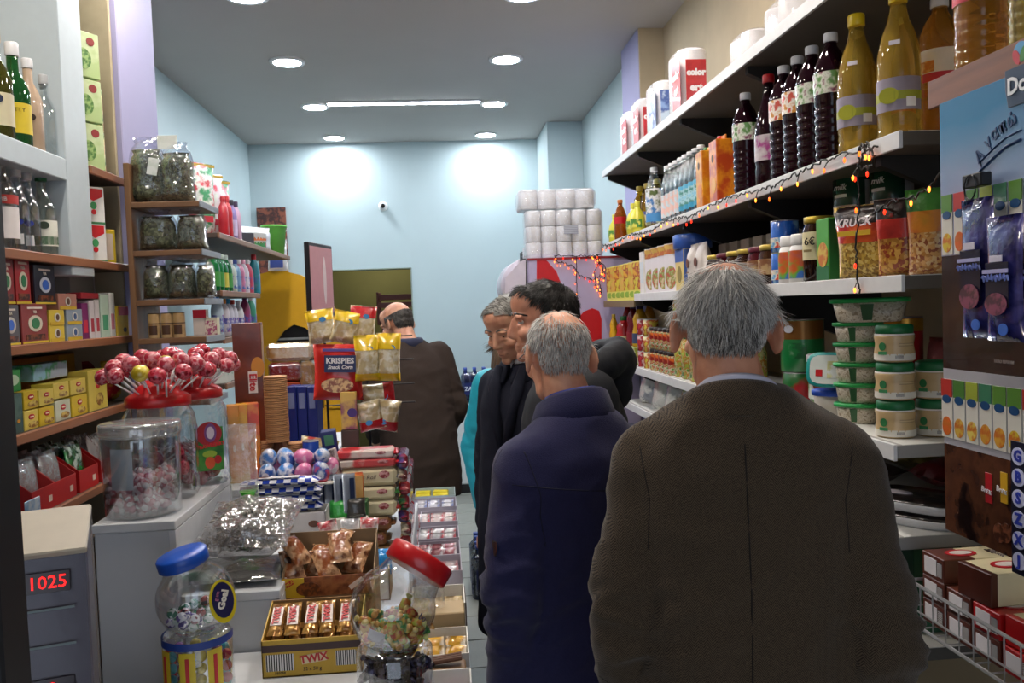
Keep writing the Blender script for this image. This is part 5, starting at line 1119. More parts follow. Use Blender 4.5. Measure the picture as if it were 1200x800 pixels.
tp('wide wrapped pack of toilet rolls laid on top of the others', a.x-.0, FY+.10, tz+.277, 4, 1, 1.16)
t = tp('small single toilet roll pack at the cooler front', .545, FY+.30, FTOP+.003, 1, 1, .8, 1)
tag(ob('speaker_box', bx(.055, .06, .06, BLACKP, .006)), 'small black box beside the toilet roll packs', 'box').location = (.53, FY+.42, FTOP+.003)
# --- fairy lights
rb = random.Random(4)
def lights(label, path, nb, drop, seed, loop=False):
    rr = random.Random(seed); t = thing('fairy_lights', label, 'string lights', path[0]); o0 = Vector(path[0])
    P = [Vector(p) for p in path]; fine = []
    for i in range(len(P)-1):
        for q in range(8): fine.append(P[i].lerp(P[i+1], q/8)-o0+Vector((rr.uniform(-.003, 0), rr.uniform(-.004, .004), rr.uniform(-.006, .006))))
    ob('wire', mesh('wire', *g_tube(fine, .0022, 5), M('#141815', .5), True), t)
    hot = [EMIT('#ff5a14', 3.5), EMIT('#ff8a2c', 4), EMIT('#ff2a10', 3)]
    for i in range(nb):
        p = fine[int((i+.5)*len(fine)/nb)]; e = Vector((rr.uniform(-.012, -.002), rr.uniform(-.008, .008), -rr.uniform(.3, 1)*drop))
        l = ob('bulb', la([(.0008, -.008), (.0026, -.005), (.0029, -.001), (.0018, .003)], hot[rr.randrange(3)], 8), t, p+e)
        ob('lead', mesh('lead', *g_tube([(0, 0, .003), tuple(-e*.5+Vector((0, 0, .004))), tuple(-e)], .0014, 4), M('#141815', .5)), l)
zl = Z2-.012
lights('string of orange fairy lights along the bottle shelf edge', [(RX-.012, y, zl-.008*math.sin(y*9)) for y in np.linspace(4.64, 1.68, 30)], 34, .028, 1)
pts = [PX(px, py, RX-.014) for px, py in ((1018, 165), (1012, 180), (1006, 200), (1008, 240), (1004, 290), (1005, 325), (1008, 345))]
lights('dark cable with a few fairy bulbs hanging before the snack bags', pts, 5, .03, 2)
pts = [PX(px, py, RX-.02) for px, py in ((1018, 165), (1026, 185), (1018, 198), (1008, 195), (1006, 178), (1016, 164))]
lights('loop of fairy light cable at the end of the bottle shelf', pts, 4, .02, 3)
pts = [PX(px, py, RX+.03) for px, py in ((1104, 200), (1090, 222), (1070, 232), (1045, 238), (1020, 250))]
lights('slack fairy light cable over the green cream cans', pts, 3, .02, 6)
fp = lambda px, py: PY(px, py, FY-.012)
lights('fairy lights looped across the cooler side', [fp(*q) for q in ((704, 298), (690, 300), (672, 299), (650, 299), (653, 306), (662, 308), (672, 312), (680, 322), (695, 328), (704, 322), (708, 310))], 22, .02, 4)
lights('tangle of fairy lights at the cooler corner', [fp(*q) for q in ((700, 298), (703, 308), (708, 318), (702, 330), (706, 344), (699, 336), (697, 318), (704, 304), (696, 300), (710, 312), (708, 330))], 26, .016, 5)
lights('fairy light strand hanging down the cooler side', [fp(*q) for q in ((676, 300), (676, 330), (677, 355), (676, 385))], 7, .012, 7)
# ------------------------------------------------------------------ left-hand shelves
LX = -1.15; FL = PI/2
lw_edge = WOOD('#7a4c30', '#96613e'); lw_top = M('#6e5a46', .6)
def lshelf(label, z, y0, y1, x0=-1.548, x1=LX, t=.024, edge=lw_edge, und=M('#4a3c30', .6)):
    s = thing('wall_shelf', label, 'shelf', ((x0+x1)/2, (y0+y1)/2, z))
    ob('board', mesh('board', *g_box(x1-x0, y1-y0, t, .002), und), s, (0, 0, -t)); ob('front_edge', mesh('edge', *g_box(.012, y1-y0, t+.004, .005), edge), s, ((x1-x0)/2+.006, 0, -t-.002))
    return s
def zl(px, py, X=LX): return PX(px, py, X).z
A1, A2, A3, A4, A5 = zl(40, 296), zl(80, 399.5), zl(80, 492), zl(60, 597), .90
ZB = zl(40, 172)
for z, l in ((A1, 'brown shelf holding the lower row of spirit bottles'), (A2, 'brown shelf holding the big tea boxes'), (A3, 'brown shelf holding the yellow tea boxes'), (A4, 'brown shelf holding the red cardboard trays'), (A5, 'lowest brown shelf behind the white cabinet')):
    lshelf(l, z, 1.2, 3.315)
wf = M('#b9c6cd', .5, vary=.03)
fr2 = struct(ob('trim_5', None), 'white painted frame around the spirit shelves')
slab('post', -1.55, LX+.004, 2.80, 2.975, A1-.055, CEIL, wf, fr2); slab('beam', -1.55, LX+.004, 1.2, 2.80, ZB-.068, ZB, wf, fr2)
slab('back_panel', -1.548, -1.535, 1.2, 2.80, A1, CEIL, M('#a89c84', .7), fr2); slab('back_panel', -1.548, -1.535, 2.975, 3.31, .3, CEIL, M('#8e8470', .7), fr2); slab('side_panel', -1.535, LX-.02, 3.298, 3.316, .3, CEIL, M('#a3987f', .7), fr2)
lshelf('short brown shelf between the white post and the lilac pillar', zl(125, 203), 2.978, 3.295)
glass = lambda c, t=.8: LIQ(c, .03, t)
def spirit(label, px, z, body, cap, h=.26, r=.036, lab=None, lab2=None, neck=.55, X=-1.20, cath=.03):
    b = bottle('spirit_bottle', label, 'bottle', [(r*.9, 0), (r, .006), (r, h*neck), (r*.75, h*(neck+.1)), (r*.38, h*(neck+.2)), (r*.36, h*.97), (r*.36, h)], body, (r*.44, h-.03, cath, cap), [(r, h*.12, h*.42, -170, -10, lab)] if lab else [])
    if lab2: ob('label_mark', disc(r*.4, r*.3, lab2), b, (0, -r-.0015, h*.36))
    b.location = (X, yofs(px, 250, X), z); b.rotation_euler = (0, 0, .45)
    return b
gold = M('#b8983c', .3, metal=.5)
spirit('sparkling wine bottle with gold foil on the upper shelf', 4, ZB, glass('#4a4a1c', .4), gold, .30, .042, M('#c8c0a0', .5), M('#1c2440', .5), cath=.09)
sb = spirit('green whisky bottle with yellow label on the upper shelf', 25, ZB, glass('#1f5a2c', .4), CAPW, .29, .042, M('#d8c02c', .5), None, cath=.04); text('CUTTY', .016, M('#1a1a14', .5, vary=0), sb, (0, -.0455, .10))
spirit('frosted tan spirit bottle with dark medallion', 42, ZB, M('#b09880', .35, coat=.4), CAPW, .28, .036, None, M('#3a2a24', .4), cath=.03)
spirit('clear spirit bottle beside the white post on the upper shelf', 60, ZB, FILM('#e8eef0', .2), M('#b8bcc0', .4), .26, .034, None)
sr = spirit('vodka bottle with red band on the lower shelf', 3, A1, FILM('#e8e4e0', .2), M('#8a1c20', .4), .29, .04, M('#dcd8d8', .5)); ob('red_band', wrap(.04, .13, .155, -175, -5, M('#b03430', .5)), sr); text('SRB', .016, M('#e8e4e0', .5, vary=0), sr, (0, -.0425, .142))
for i, px in enumerate((21, 33)):
    b = spirit('clear vodka bottle with blue flower label', px, A1, FILM('#e8eef4', .2), M('#c8ccd0', .4), .25, .032, None, M('#2c3c9a', .5)); b['group'] = 'clear vodka bottles'; ob('label', panel(.022, .03, M('#d8dce0', .5)), b, (0, -.0372, .04))
b = spirit('clear bottle with green cap and white label', 50, A1, FILM('#eef4ee', .2), M('#1c6a3c', .4), .26, .038, M('#dde0d4', .5), M('#3a4a3a', .5), cath=.05); ob('green_band', wrap(.038, .035, .06, -170, -10, M('#2c7a44', .5)), b)
spirit('amber rum bottle with yellow green label beside the post', 66, A1, glass('#b0a03c', .7), M('#1c1c1c', .4), .235, .034, PR(['#c9c02c', '#2c5a2c', '#d8d04a'], 30))
spirit('pale bottle with dark green cap behind the rum', 58, A1, FILM('#e4e8e0', .2), M('#1c4a34', .4), .23, .03, M('#d0d0c4', .5), X=-1.30)
def lbox(name, label, cat, px0, px1, pyt, z, mat, d=.06, X=-1.165, group=None, **kw):
    """box on a left shelf spanning two picture columns; its front faces the aisle"""
    y0, y1 = yofs(px0, (pyt+400)/2, X), yofs(px1, (pyt+400)/2, X); h = PX((px0+px1)/2, pyt, X).z-z
    return pbox(name, label, cat, y1-y0-.004, d, max(.02, h), mat, (X-d/2-.002, (y0+y1)/2), z, rot=FL, group=group, **kw), h
def teaart(o, w, h, d, c1, c2):
    ob('emblem', disc(w*.26, h*.2, M(c1, .4)), o, (0, -d/2-.001, h*.5)); ob('emblem_gem', disc(w*.15, h*.13, M(c2, .3)), o, (0, -d/2-.002, h*.5)); ob('teapot_picture', panel(w*.7, h*.13, PR(['#5a2c1c', '#8a4a2c', '#3a1c14'], 60)), o, (0, -d/2-.001, h*.17)); ob('title', panel(w*.55, h*.05, M('#dcd4c8', .5)), o, (0, -d/2-.001, h*.88)); ob('border', panel(w*.97, h*.05, M('#d0b82c', .5)), o, (0, -d/2-.0008, h*.04))
    text('TEA', h*.1, M('#e8e0d0', .5, vary=0), o, (0, -d/2-.001, h*.78))
def tea(label, px0, px1, pyt, z, c0, c1, c2):
    o, h = lbox('tea_box', label, 'tea box', px0, px1, pyt, z, M(c0, .35), d=.075, spine=M('#4a1c1c', .4)); w = o.dimensions.x if o.dimensions.x else .15
    y0, y1 = yofs(px0, 350, -1.165), yofs(px1, 350, -1.165); teaart(o, y1-y0, h, .075, c1, c2); return h
h1 = tea('grey tea box with blue gem, bottom of the tea stack', 2, 24, 357, A2, '#5a5a60', '#c8c4b8', '#3c6ac8')
tea('red tea box with green gem, bottom of the tea stack', 26, 57, 355, A2, '#8a3c3c', '#d0ccb8', '#2c7a4a')
tea('red tea box with green gem standing on the grey one', 0, 19, 303, A2+h1+.001, '#8c1c20', '#d0ccb8', '#2c7a4a')
zz = zl(40, 355)
tea('red tea box with yellow edges on the red one', 20, 38, 302, A2+h1+.001, '#a02024', '#d0ccb8', '#2c7a4a')
tea('black tea box with blue gem on the red one', 42, 67, 311, A2+h1+.001, '#1c1c2c', '#b8bcc8', '#3c6ac8')
ybx = M('#d0b83c', .45)
for l, (a, b_, t, zt) in (('small yellow box below another by the tea boxes', (59, 77, 381, 0)), ('small grey blue tea tin box under another', (79, 98, 380, 0)), ('small yellow box on top by the tea boxes', (59, 77, 363, 1)), ('small grey blue tea box on top of another', (79, 98, 362, 1)), ('small pinkish tea box on the very top of the yellow ones', (70, 92, 344, 2))):
    z = A2 if zt == 0 else (zl(78, 381)+.001 if zt == 1 else zl(78, 363.5)+.002)
    o, h = lbox('tea_box', l, 'tea box', a, b_, t, z, ybx if 'yellow box' in l else M('#8a9aa8' if 'grey' in l else '#b07a6c', .45), d=.07, art=(M('#c9a82c', .5), 0, .12, .9, .2))
    ob('emblem', disc(.02, h*.28, M('#c8c8c0', .4)), o, (0, -.0362, h*.52)); ob('emblem_gem', disc(.010, h*.2, M('#5a3c2c' if 'yellow' in l else '#3c5a8a', .4)), o, (0, -.0372, h*.52))
lbox('grocery_box', 'white box with dark fruit marks at the back of the tea shelf', 'box', 84, 112, 319, A2, M('#bdbcc0', .5), X=-1.27, art2=(M('#8a3a44', .5), .2, .4, .1, .12)); lbox('grocery_box', 'white box beside the other at the back of the tea shelf', 'box', 113, 128, 318, A2, M('#c9c8cc', .5), X=-1.27, art2=(M('#8a3a44', .5), .0, .4, .16, .12))
for l, a, b_, t, c, c2 in (('purple and red upright box on the tea shelf', 97, 105, 355, '#7a2468', '#c8304a'), ('white box with red fruit print, first of two', 106, 112, 352, '#d4d0d4', '#a83444'), ('white box with red fruit print, second of two', 112.5, 118, 351, '#d4d0d4', '#a83444'), ('pale green printed box on the tea shelf', 119, 129, 345, '#bcd4c4', '#4a9a74'), ('white box with pink print by the yellow box', 129.5, 136, 343, '#d8dcd8', '#c07a8a')):
    o, h = lbox('grocery_box', l, 'box', a, b_, t, A2, M(c, .45), d=.055, art=(M(c2, .5), 0, .35, .6, .35))
lbox('grocery_box', 'red flat box lying on the white fruit print boxes', 'box', 97, 118, 343, zl(108, 351)+.004, M('#9a2430', .45), d=.05)
lbox('grocery_box', 'bright yellow box with red arrow mark at the shelf end', 'box', 137, 156, 358, A2, M('#dcbc1c', .45), d=.05, art=(RED, 0, .82, .7, .28), art2=(M('#3a3a28', .5), 0, .2, .1, .08))
# yellow tea shelf
lbox('tea_box', 'green tea box on top of a grey green box', 'tea box', 4, 24, 434, zl(12, 462)+.001, M('#2c8a3c', .4), art2=(M('#b8d0b0', .5), 0, .55, .35, .25)); lbox('tea_box', 'tall grey green tea box under the green one', 'tea box', 4, 25, 462, A3, PR(['#4a6a64', '#5a7a70', '#3c5a58'], 16, kind='soft'), d=.07, art2=(M('#c0842c', .5), .2, .3, .1, .05))
yl = M('#d8bc2c', .45); yl2 = M('#e0cc5c', .45)
def ytea(label, a, b_, t, z, m_, group=None, X=-1.165):
    o, h = lbox('tea_box', label, 'tea box', a, b_, t, z, m_, d=.065, X=X, group=group); ob('emblem', disc(.017, h*.14, RED), o, (0, -.0335, h*.66)); ob('emblem_band', panel(.022, h*.07, M('#e8e4c8', .4)), o, (0, -.0345, h*.66)); ob('cup_picture', disc(.03, h*.16, PR(['#c08a2c', '#e0c86c', '#8a5a1c'], 50)), o, (.01, -.0335, h*.26))
    return h
for i, (a, b_) in enumerate(((26, 43), (44, 62))):
    ytea('small yellow tea box in the bottom row of the yellow stack', a, b_, (481, 477)[i], A3, yl if i else yl2, 'small yellow tea boxes')
    ytea('small yellow tea box in the upper row of the yellow stack', a, b_, (458, 456)[i], zl(45, 479)+.002, yl2 if i else yl, 'small yellow tea boxes upper')
ytea('white and green tea box beside the yellow stack', 63, 81, 469, A3, M('#d0d8c0', .45)); ytea('pale yellow tea box on the white and green one', 61, 80, 448, zl(72, 468)+.001, yl2)
ytea('yellow tea box beneath its twin next to the tall one', 82, 101, 463, A3, yl); ytea('yellow tea box on top of its twin next to the tall one', 81, 100, 444, zl(92, 463)+.001, yl2)
ytea('tall pale yellow tea box at the end of the yellow row', 102, 124, 433, A3, yl2)
lbox('tea_box', 'green and blue pouch box lying over the yellow tea boxes', 'tea box', 38, 79, 425, zl(60, 447)+.001, PR(['#2c8a4c', '#8ab8d0', '#3c9a5c', '#a0a8b8'], 14), X=-1.20); lbox('tea_box', 'large plain golden box at the back of the yellow tea shelf', 'tea box', 16, 88, 417, A3, M('#9a6a24', .5), X=-1.36, art=(M('#c9a02c', .5), .35, .5, .3, .95))
for i, (px, c, l, w) in enumerate(((113, '#7a1c2c', 'dark red crinkled bag at the back of the yellow tea shelf', .12), (132, '#a8242c', 'red and yellow coffee bag beside the tall yellow box', .1), (143, '#8a8c90', 'silver grey bag at the end of the yellow tea shelf', .1))):
    X = -1.23 if i else -1.30; o = tag(ob('coffee_bag', pil(w, .15, .06, PR([c, c, '#c9b03c' if i == 1 else c], 16, bump=.5, rough=.25), 90+i)), l, 'bag'); o.location = (X, yofs(px, 470, X), A3+.002); o.rotation_euler = (0, 0, FL-.4)
# red trays with bags
redc = M('#b81c1c', .5)
def ctray(label, px, w=.148, bagm=None, seed=0):
    X = -1.235; y = yofs(px, 560, X); t = thing('cardboard_tray', label, 'cardboard tray', (X, y, A4), FL)
    ob('base', bx(w, .15, .004, redc), t)
    for s in (-1, 1):
        V = [(0, -.075, 0), (0, .075, 0), (0, .075, .13), (0, .0, .13), (0, -.075, .07)]; V = [(s*w/2+q*.003, b, c) for q in (0, 1) for a, b, c in V]
        ob('side', mesh('side', V, [(0, 1, 2, 3, 4), (9, 8, 7, 6, 5)]+[(i, i+5, (i+1) % 5+5, (i+1) % 5) for i in range(5)], redc), t)
    ob('front', bx(w, .003, .07, redc), t, (0, -.075, 0)); ob('back', bx(w, .003, .13, redc), t, (0, .0735, 0)); ob('mark', panel(.022, .018, M('#dcc8b8', .5)), t, (w*.25, -.0775, .03))
    return t
for i, (px, l, bm, bl) in enumerate(((18, 'red cardboard tray holding clear bags', FILM('#e0e4e8', .3, .1, .9, 30, .2), 'clear crinkled bag in the red tray'), (46, 'red cardboard tray with a blue label card', FILM('#e0e4e8', .3, .1, .9, 30, .2), 'clear bag in the tray with the blue card'), (76, 'red cardboard tray holding dark green bags', PR(['#1c6a34', '#2c8a44', '#16502a', '#c8dcd0'], 24, bump=.7, rough=.15, coat=.8), 'shiny green bag in the red tray'), (103, 'red cardboard tray by the candy tub', FILM('#e0e4e8', .3, .1, .9, 30, .25), 'clear crinkled bag by the candy tub'))):
    ctray(l, px, seed=i); X = -1.235; y = yofs(px, 560, X)
    for q in range(3):
        o = tag(ob('sweets_bag', pil(.12, .15, .035, bm, 100+i*3+q, wr=.4)), bl, 'bag', 'bags in red tray '+'abcd'[i] if False else ['bags in the first tray', 'bags in the card tray', 'green bags in the tray', 'bags in the last tray'][i]); o.location = (X-.04+q*.04, y, A4+.006); o.rotation_euler = (-.12, 0, FL)
    if i == 1: pass
tag(ob('label_card', bx(.085, .004, .055, PR(['#2c6ab0', '#8ab4d8', '#d0dce8'], 20))), 'blue and white label card leaning on a red tray', 'card').location = (-1.152, yofs(38, 590, -1.152), A4); bpy.data.objects['label_card'].rotation_euler = (0, 0, FL)
for i, (px, l) in enumerate(((62, 'red box on the lowest shelf'), (92, 'red box with white print on the lowest shelf'))):
    lbox('grocery_box', l, 'box', px-14, px+14, 640, A5, redc, d=.08, art=(M('#d8d0c8', .5), 0, .5, .5, .3))
# stack of green boxes between post and pillar
ZC = zl(125, 203)
for i, (t, b_) in enumerate(((145, 200), (95, 145), (42, 95))):
    z = ZC if i == 0 else zl(110, b_-2)+.001
    o = tag(ob('herb_tea_box', bx(.13, .1, (zl(110, t)-z), PR(['#bccf9c', '#c8d8ac', '#b0c88c'], 12, kind='soft'), .002)), ['pale green herb tea box, bottom of the stack of three', 'pale green herb tea box, middle of the stack of three', 'pale green herb tea box, top of the stack of three'][i], 'tea box'); o.location = (-1.21, 3.06, z); o.rotation_euler = (0, 0, FL-.5)
    h = zl(110, t)-z; ob('red_badge', disc(.016, .014, M('#8a2c2c', .4)), o, (.03, -.0508, h*.8)); ob('leaf_picture', disc(.03, .035, PR(['#6a9a4c', '#9abc74', '#4a7a3c'], 40)), o, (0, -.0508, h*.4))
for i in range(2): can('spice_jar', 'small yellow and green tin beside the pale green boxes', 'tin', .026, .15, PR(['#d0b02c', '#3c7a3c', '#e0d8a0', '#c0582c'], 30), -1.20, 3.20, ZC+i*.155, group='small yellow and green tins')
for i, (t, b_, px) in enumerate(((262, 302, 122), (218, 262, 116))):
    z = A1 if i == 0 else zl(116, 262)+.001
    o = tag(ob('grocery_box', bx(.085, .06, zl(px, t)-z, M('#d8d8d6', .45), .002)), ['white box with red chevron, lower of the pair by the post', 'white box with red chevron, upper of the pair by the post'][i], 'box'); o.location = (-1.20, 3.09, z); o.rotation_euler = (0, 0, FL-.6); h = zl(px, t)-z
    ob('chevron', mesh('chev', [(-.035, -.031, h*.75), (0, -.031, h*.62), (.035, -.031, h*.75), (.035, -.031, h*.95), (-.035, -.031, h*.95)], [(0, 1, 2, 3, 4)], RED), o); ob('leaf', disc(.012, h*.10, M('#3c9a5c', .4)), o, (0, -.0308, h*.5)); ob('cherry', disc(.009, h*.07, RED), o, (0, -.0308, h*.33)); ob('green_foot', panel(.083, h*.06, M('#3c7a4c', .4)), o, (0, -.0306, h*.04))
pbox('grocery_box', 'small pale box with yellow frame beside the white pair', 'box', .07, .05, .125, M('#d8bc2c', .45), (-1.20, 3.2), A1, rot=FL-.6, art=(M('#d8c8b8', .5), 0, .5, .7, .75))

# ------------------------------------------------------------------ herb rack and detergent shelves beyond the pillar
HY = 3.17; herb = PR(['#3a3f2c', '#4c523a', '#2a2e20', '#5c6248'], 120, kind='cell', rough=.7, bump=.6)
rack = thing('herb_rack', 'dark wooden rack end holding clear bags of dried herbs', 'rack', (-1.2, HY+.13, 0))
hz = [PY(190, 236, HY).z, PY(190, 293, HY).z, PY(190, 351, HY).z, PY(190, 396, HY).z, PY(190, 470, HY).z]
x0, x1 = PY(156, 293, HY).x, PY(236, 293, HY).x
for z in hz: ob('board', mesh('board', *g_box(x1-x0, .26, .02, .002), WOOD('#6a4a34', '#82603f', 0)), rack, ((x0+x1)/2+1.2, 0, z-.02)); ob('side_edge', mesh('se', *g_box(.004, .26, .022, .001), M('#8a929c', .5)), rack, (x1+1.2+.002, 0, z-.021))
ob('side_board', mesh('sb', *g_box(.02, .26, hz[0]-.6+.14, .002), WOOD('#6a4a34', '#82603f', 2)), rack, (x0+1.2-.01, 0, .6)); ob('base', mesh('sb', *g_box(x1-x0, .26, .6, .002), M('#5a4a3c', .6)), rack, ((x0+x1)/2+1.2, 0, 0))
wrapf = FILM('#f4f8ff', .22, .08, .9, 26)
def herbbag(label, px, w, z, h, seed, dy=0, rz=0):
    p = PY(px, 300, HY+.02+dy); o = tag(ob('herb_bag', pil(w*.86, h*.9, .095, wrapf, seed, wr=.3, bottom=.2, gather=.45)), label, 'herb bag'); o.location = (p.x, HY+.065+dy, z+.002); o.rotation_euler = (0, 0, rz)
    ob('dried_herbs', pil(w*.80, h*.72, .088, herb, seed+1, wr=.45, bottom=.2, gather=.3), o, (0, 0, .004))
    return o
for i, (px, w, lv, h, l) in enumerate(((173, .165, 0, .27, 'clear bag of dried herbs with green label on the top board'), (208, .155, 0, .25, 'clear bag of dried herbs with white header on the top board'), (182, .17, 1, .172, 'crumpled clear bag of dried herbs on the middle board'), (222, .14, 1, .172, 'smooth clear bag of dried herbs on the middle board'), (177, .12, 2, .170, 'narrow clear bag of dried herbs on the lowest board'), (208, .13, 2, .170, 'fat clear bag of dried herbs on the lowest board'), (236, .085, 2, .165, 'small clear bag of dried herbs at the lowest board edge'))):
    o = herbbag(l, px, w, hz[lv], h, 120+i*2, rz=.06*(i % 3-1))
    if i == 0: ob('label', panel(.035, .06, PR(['#4a8a2c', '#c8d0c8', '#d8dcd8'], 30)), o, (.04, -.05, .125), (0, .2, .2))
    if i == 1: ob('header_card', panel(.07, .05, PR(['#5a9a2c', '#dce0dc', '#e4e8e4'], 25)), o, (-.025, -.012, .218))
DX = -1.03
sh1, sh2, sh3, sh4 = PX(280, 281, DX).z, PX(275, 342, DX).z, PX(262, 396, DX).z, PX(266, 449, DX).z
for z, l, y1 in ((sh1, 'long brown shelf holding detergent bags and a green bucket', 6.05), (sh2, 'brown shelf holding dish soap bottles', 5.0), (sh3, 'brown shelf holding tan packs and bottles', 4.72), (sh4, 'brown shelf holding white cartons', 4.72)):
    lshelf(l, z, 4.14, y1, x0=-1.715, x1=DX, edge=WOOD('#6e4c38', '#8a6248'))
def dspot(px, py, X): return yofs(px, py, X)
for i, (px, t, c, l) in enumerate(((236, 193, ['#d8dcd0', '#4a9a6a', '#e4e8e0', '#c8404a'], 'white and green detergent bag, first of the row'), (246, 205, ['#4aa070', '#d8e0d4', '#e0d0d4', '#d04a5a'], 'green and white detergent bag with apple print'), (255, 212, ['#e0d4d8', '#4a9a6a', '#d88a9a', '#e8e8e4'], 'pink and white detergent bag with apple print'))):
    X = -1.17; o = tag(ob('detergent_bag', pil(.16, PX(px, t, X).z-sh1, .09, PR(c, 13, rough=.25, bump=.3), 140+i)), l, 'bag'); o.location = (X, dspot(px, 240, X), sh1+.002); o.rotation_euler = (0, 0, .9)
    ob('gold_seal', panel(.16, .014, M('#b89a3c', .4)), o, (0, -.012, PX(px, t, X).z-sh1-.012)); ob('red_print', panel(.06, .03, M('#b83040', .5)), o, (0, -.05, .09))
def cleaner(label, px, t, z, body, cap, X=-1.07, r=.026, lab=None, group=None):
    h = PX(px, t, X).z-z; b = bottle('cleaner_bottle', label, 'bottle', [(r*.9, 0), (r, .006), (r, h*.6), (r*.8, h*.75), (r*.4, h*.86), (r*.4, h*.9)], body, (r*.46, h*.87, h*.13, cap), [(r, h*.12, h*.5, -170, -10, lab)] if lab else [], group=group)
    b.location = (X, dspot(px, 300, X), z); b.rotation_euler = (0, 0, .75); return b
for i, px in enumerate((264, 269)): cleaner('tall red cleaner bottle on the detergent shelf', px, 232, sh1, M('#b8202c', .3, coat=.3), M('#c03038', .4), group='red cleaner bottles')
cleaner('lilac cleaner bottle beside the red ones', 274, 236, sh1, M('#8a7ab0', .3), M('#2a2a3a', .4), lab=M('#c8b8d8', .5)); cleaner('white and pink cleaner bottle beside the lilac one', 279, 238, sh1, M('#c8a0b8', .3), M('#3a2a4a', .4))
o = tag(ob('diaper_pack', pil(.34, .17, .2, M('#dcdce0', .35, bump=.4), 150)), 'puffy white wrapped pack lying on the shelf', 'pack'); o.location = (-1.2, dspot(291, 260, -1.2), sh1+.002); o.rotation_euler = (0, 0, .9)
pbox('soap_box', 'small dark box under the puffy white pack', 'box', .1, .06, .07, M('#3a3a40', .5), (-1.09, dspot(285, 270, -1.09)), sh1, rot=.9)
b = bottle('paint_tub', 'white tub with orange band next to the green bucket', 'tub', [(.05, 0), (.06, .1), (.062, .11)], M('#d4d4d0', .4), None, [(.0565, .06, .085, -180, 0, M('#c8662c', .5)), (.054, .02, .055, -180, 0, PR(['#d8d8d4', '#b8342c', '#3a8a4c'], 20))]); b.location = (-1.11, dspot(301, 280, -1.11), sh1)
b = tag(ob('bucket', mesh('bucket', *g_lathe([(.06, 0), (.078, .18), (.086, .182), (.086, .195), (.077, .195), (.076, .18), (.058, .006)], 28), M('#6abf4c', .35, coat=.2), True)), 'bright green plastic bucket at the end of the shelf', 'bucket'); b.location = (PY(323, 275, 5.85).x-.01, 5.85, sh1)
ob('handle', mesh('handle', *g_tube([(.083*math.cos(a), .02, .18-.05*math.sin(a)) for a in np.linspace(0, PI, 12)], .004, 6), M('#d8d8d4', .4), True), b)
for i, px in enumerate((248, 253, 258, 263)): cleaner('green dish soap bottle in a row of four', px, 296+i, sh2, LIQ('#147a3c', .1, .3), M('#c8d8d0', .4), r=.035, lab=M('#3c8a3c' if i != 2 else '#c8c04a', .5), group='green dish soap bottles')
for i, (px, c, cap, l) in enumerate(((269, '#c8d4cc', '#e0e0dc', 'pale clear cleaner bottle on the soap shelf'), (274, '#7aa4c8', '#2c4aa0', 'light blue cleaner bottle with blue cap'), (279, '#c87a9a', '#d8d8dc', 'pink softener bottle on the soap shelf'), (284, '#d8d0dc', '#e0a0b8', 'white and pink softener bottle on the soap shelf'), (289, '#c0405a', '#d8d4d8', 'deep pink softener bottle on the soap shelf'), (297, '#2c8a9a', '#b8242c', 'teal cleaner bottle with red top at the shelf end'))):
    cleaner(l, px, 304-(6 if i == 5 else 0), sh2, M(c, .3, coat=.3), M(cap, .4), r=.032, lab=PR(['#d8d8dc', c, '#4a6ab0'], 25))
b = tag(ob('mop_bucket_pack', pil(.14, .22, .09, FILM('#ffffff', .25, .1, .9, 25, .3), 160)), 'clear wrapped pack with blue label hanging at the shelf end', 'pack'); p = PY(326, 318, 6.18); b.location = (p.x, 6.18, p.z+.004); ob('blue_label', panel(.09, .06, M('#4a5aa0', .5)), b, (0, -.05, .05))
tag(slab('picture_frame', PY(303, 300, 8.17).x, PY(337, 300, 8.17).x, 8.17, 8.199, PY(320, 322, 8.17).z, PY(320, 243, 8.17).z, PR(['#5a2c20', '#7a3a28', '#3a1c18', '#8a4a34'], 10)), 'brown picture board behind the green bucket', 'picture')
# tan packs
for i, px in enumerate((180, 195, 209)):
    X = -1.25; p = PY(px, 380, HY+.03); o = can('tan_canister', 'tan canister with dark cup print', 'canister', .0215, .088, PR(['#b89a6c', '#a88a5c', '#c8ac80'], 14, kind='soft'), p.x, HY+.04, hz[3], rot=0, top=M('#3a2a20', .4), labels=[(.012, .045, -130, -50, M('#4a3020', .5)), (.05, .054, -180, 0, M('#5a4030', .5))], group='tan canisters with cup print')
for i, (px, t, c, cap, l) in enumerate(((251, 343, '#b8ccd8', '#2c7ac0', 'clear bottle with big blue cap'), (259, 350, '#d8d0d8', '#e08a2c', 'pale bottle with orange cap'), (264, 350, '#d4d0dc', '#3c9ac8', 'pale bottle with light blue cap'), (269, 351, '#d0ccd8', '#c8342c', 'pale bottle with red cap'), (276, 352, '#e0dce0', '#e4e0e4', 'white bottle with white cap'), (284, 345, '#a03c6a', '#5a2c6a', 'dark pink bottle with purple cap'), (291, 346, '#3c9a7a', '#d0d4d4', 'teal bottle with white cap'))):
    cleaner(l+' on the canister shelf', px, t, sh3, M(c, .3, coat=.2), M(cap, .4), r=.03, X=-1.10, lab=PR(['#dcdce0', c, '#5a5ab0', '#c86a7a'], 25))
for i, (px, l) in enumerate(((233, 'red topped box beside the tan canisters'), (246, 'pale box with purple pattern'))):
    p = PY(px, 380, 4.2); pbox('soap_box', l, 'box', .062, .05, .14 if i == 0 else .10, M(['#c8b8a8', '#d0c8a8'][i], .45), (p.x, 4.24), sh3, rot=0, art=((RED, 0, .85, .98, .28) if i == 0 else (PR(['#4a3a9a', '#d8c8b0', '#a04a6a'], 60), 0, .5, .9, .7)))
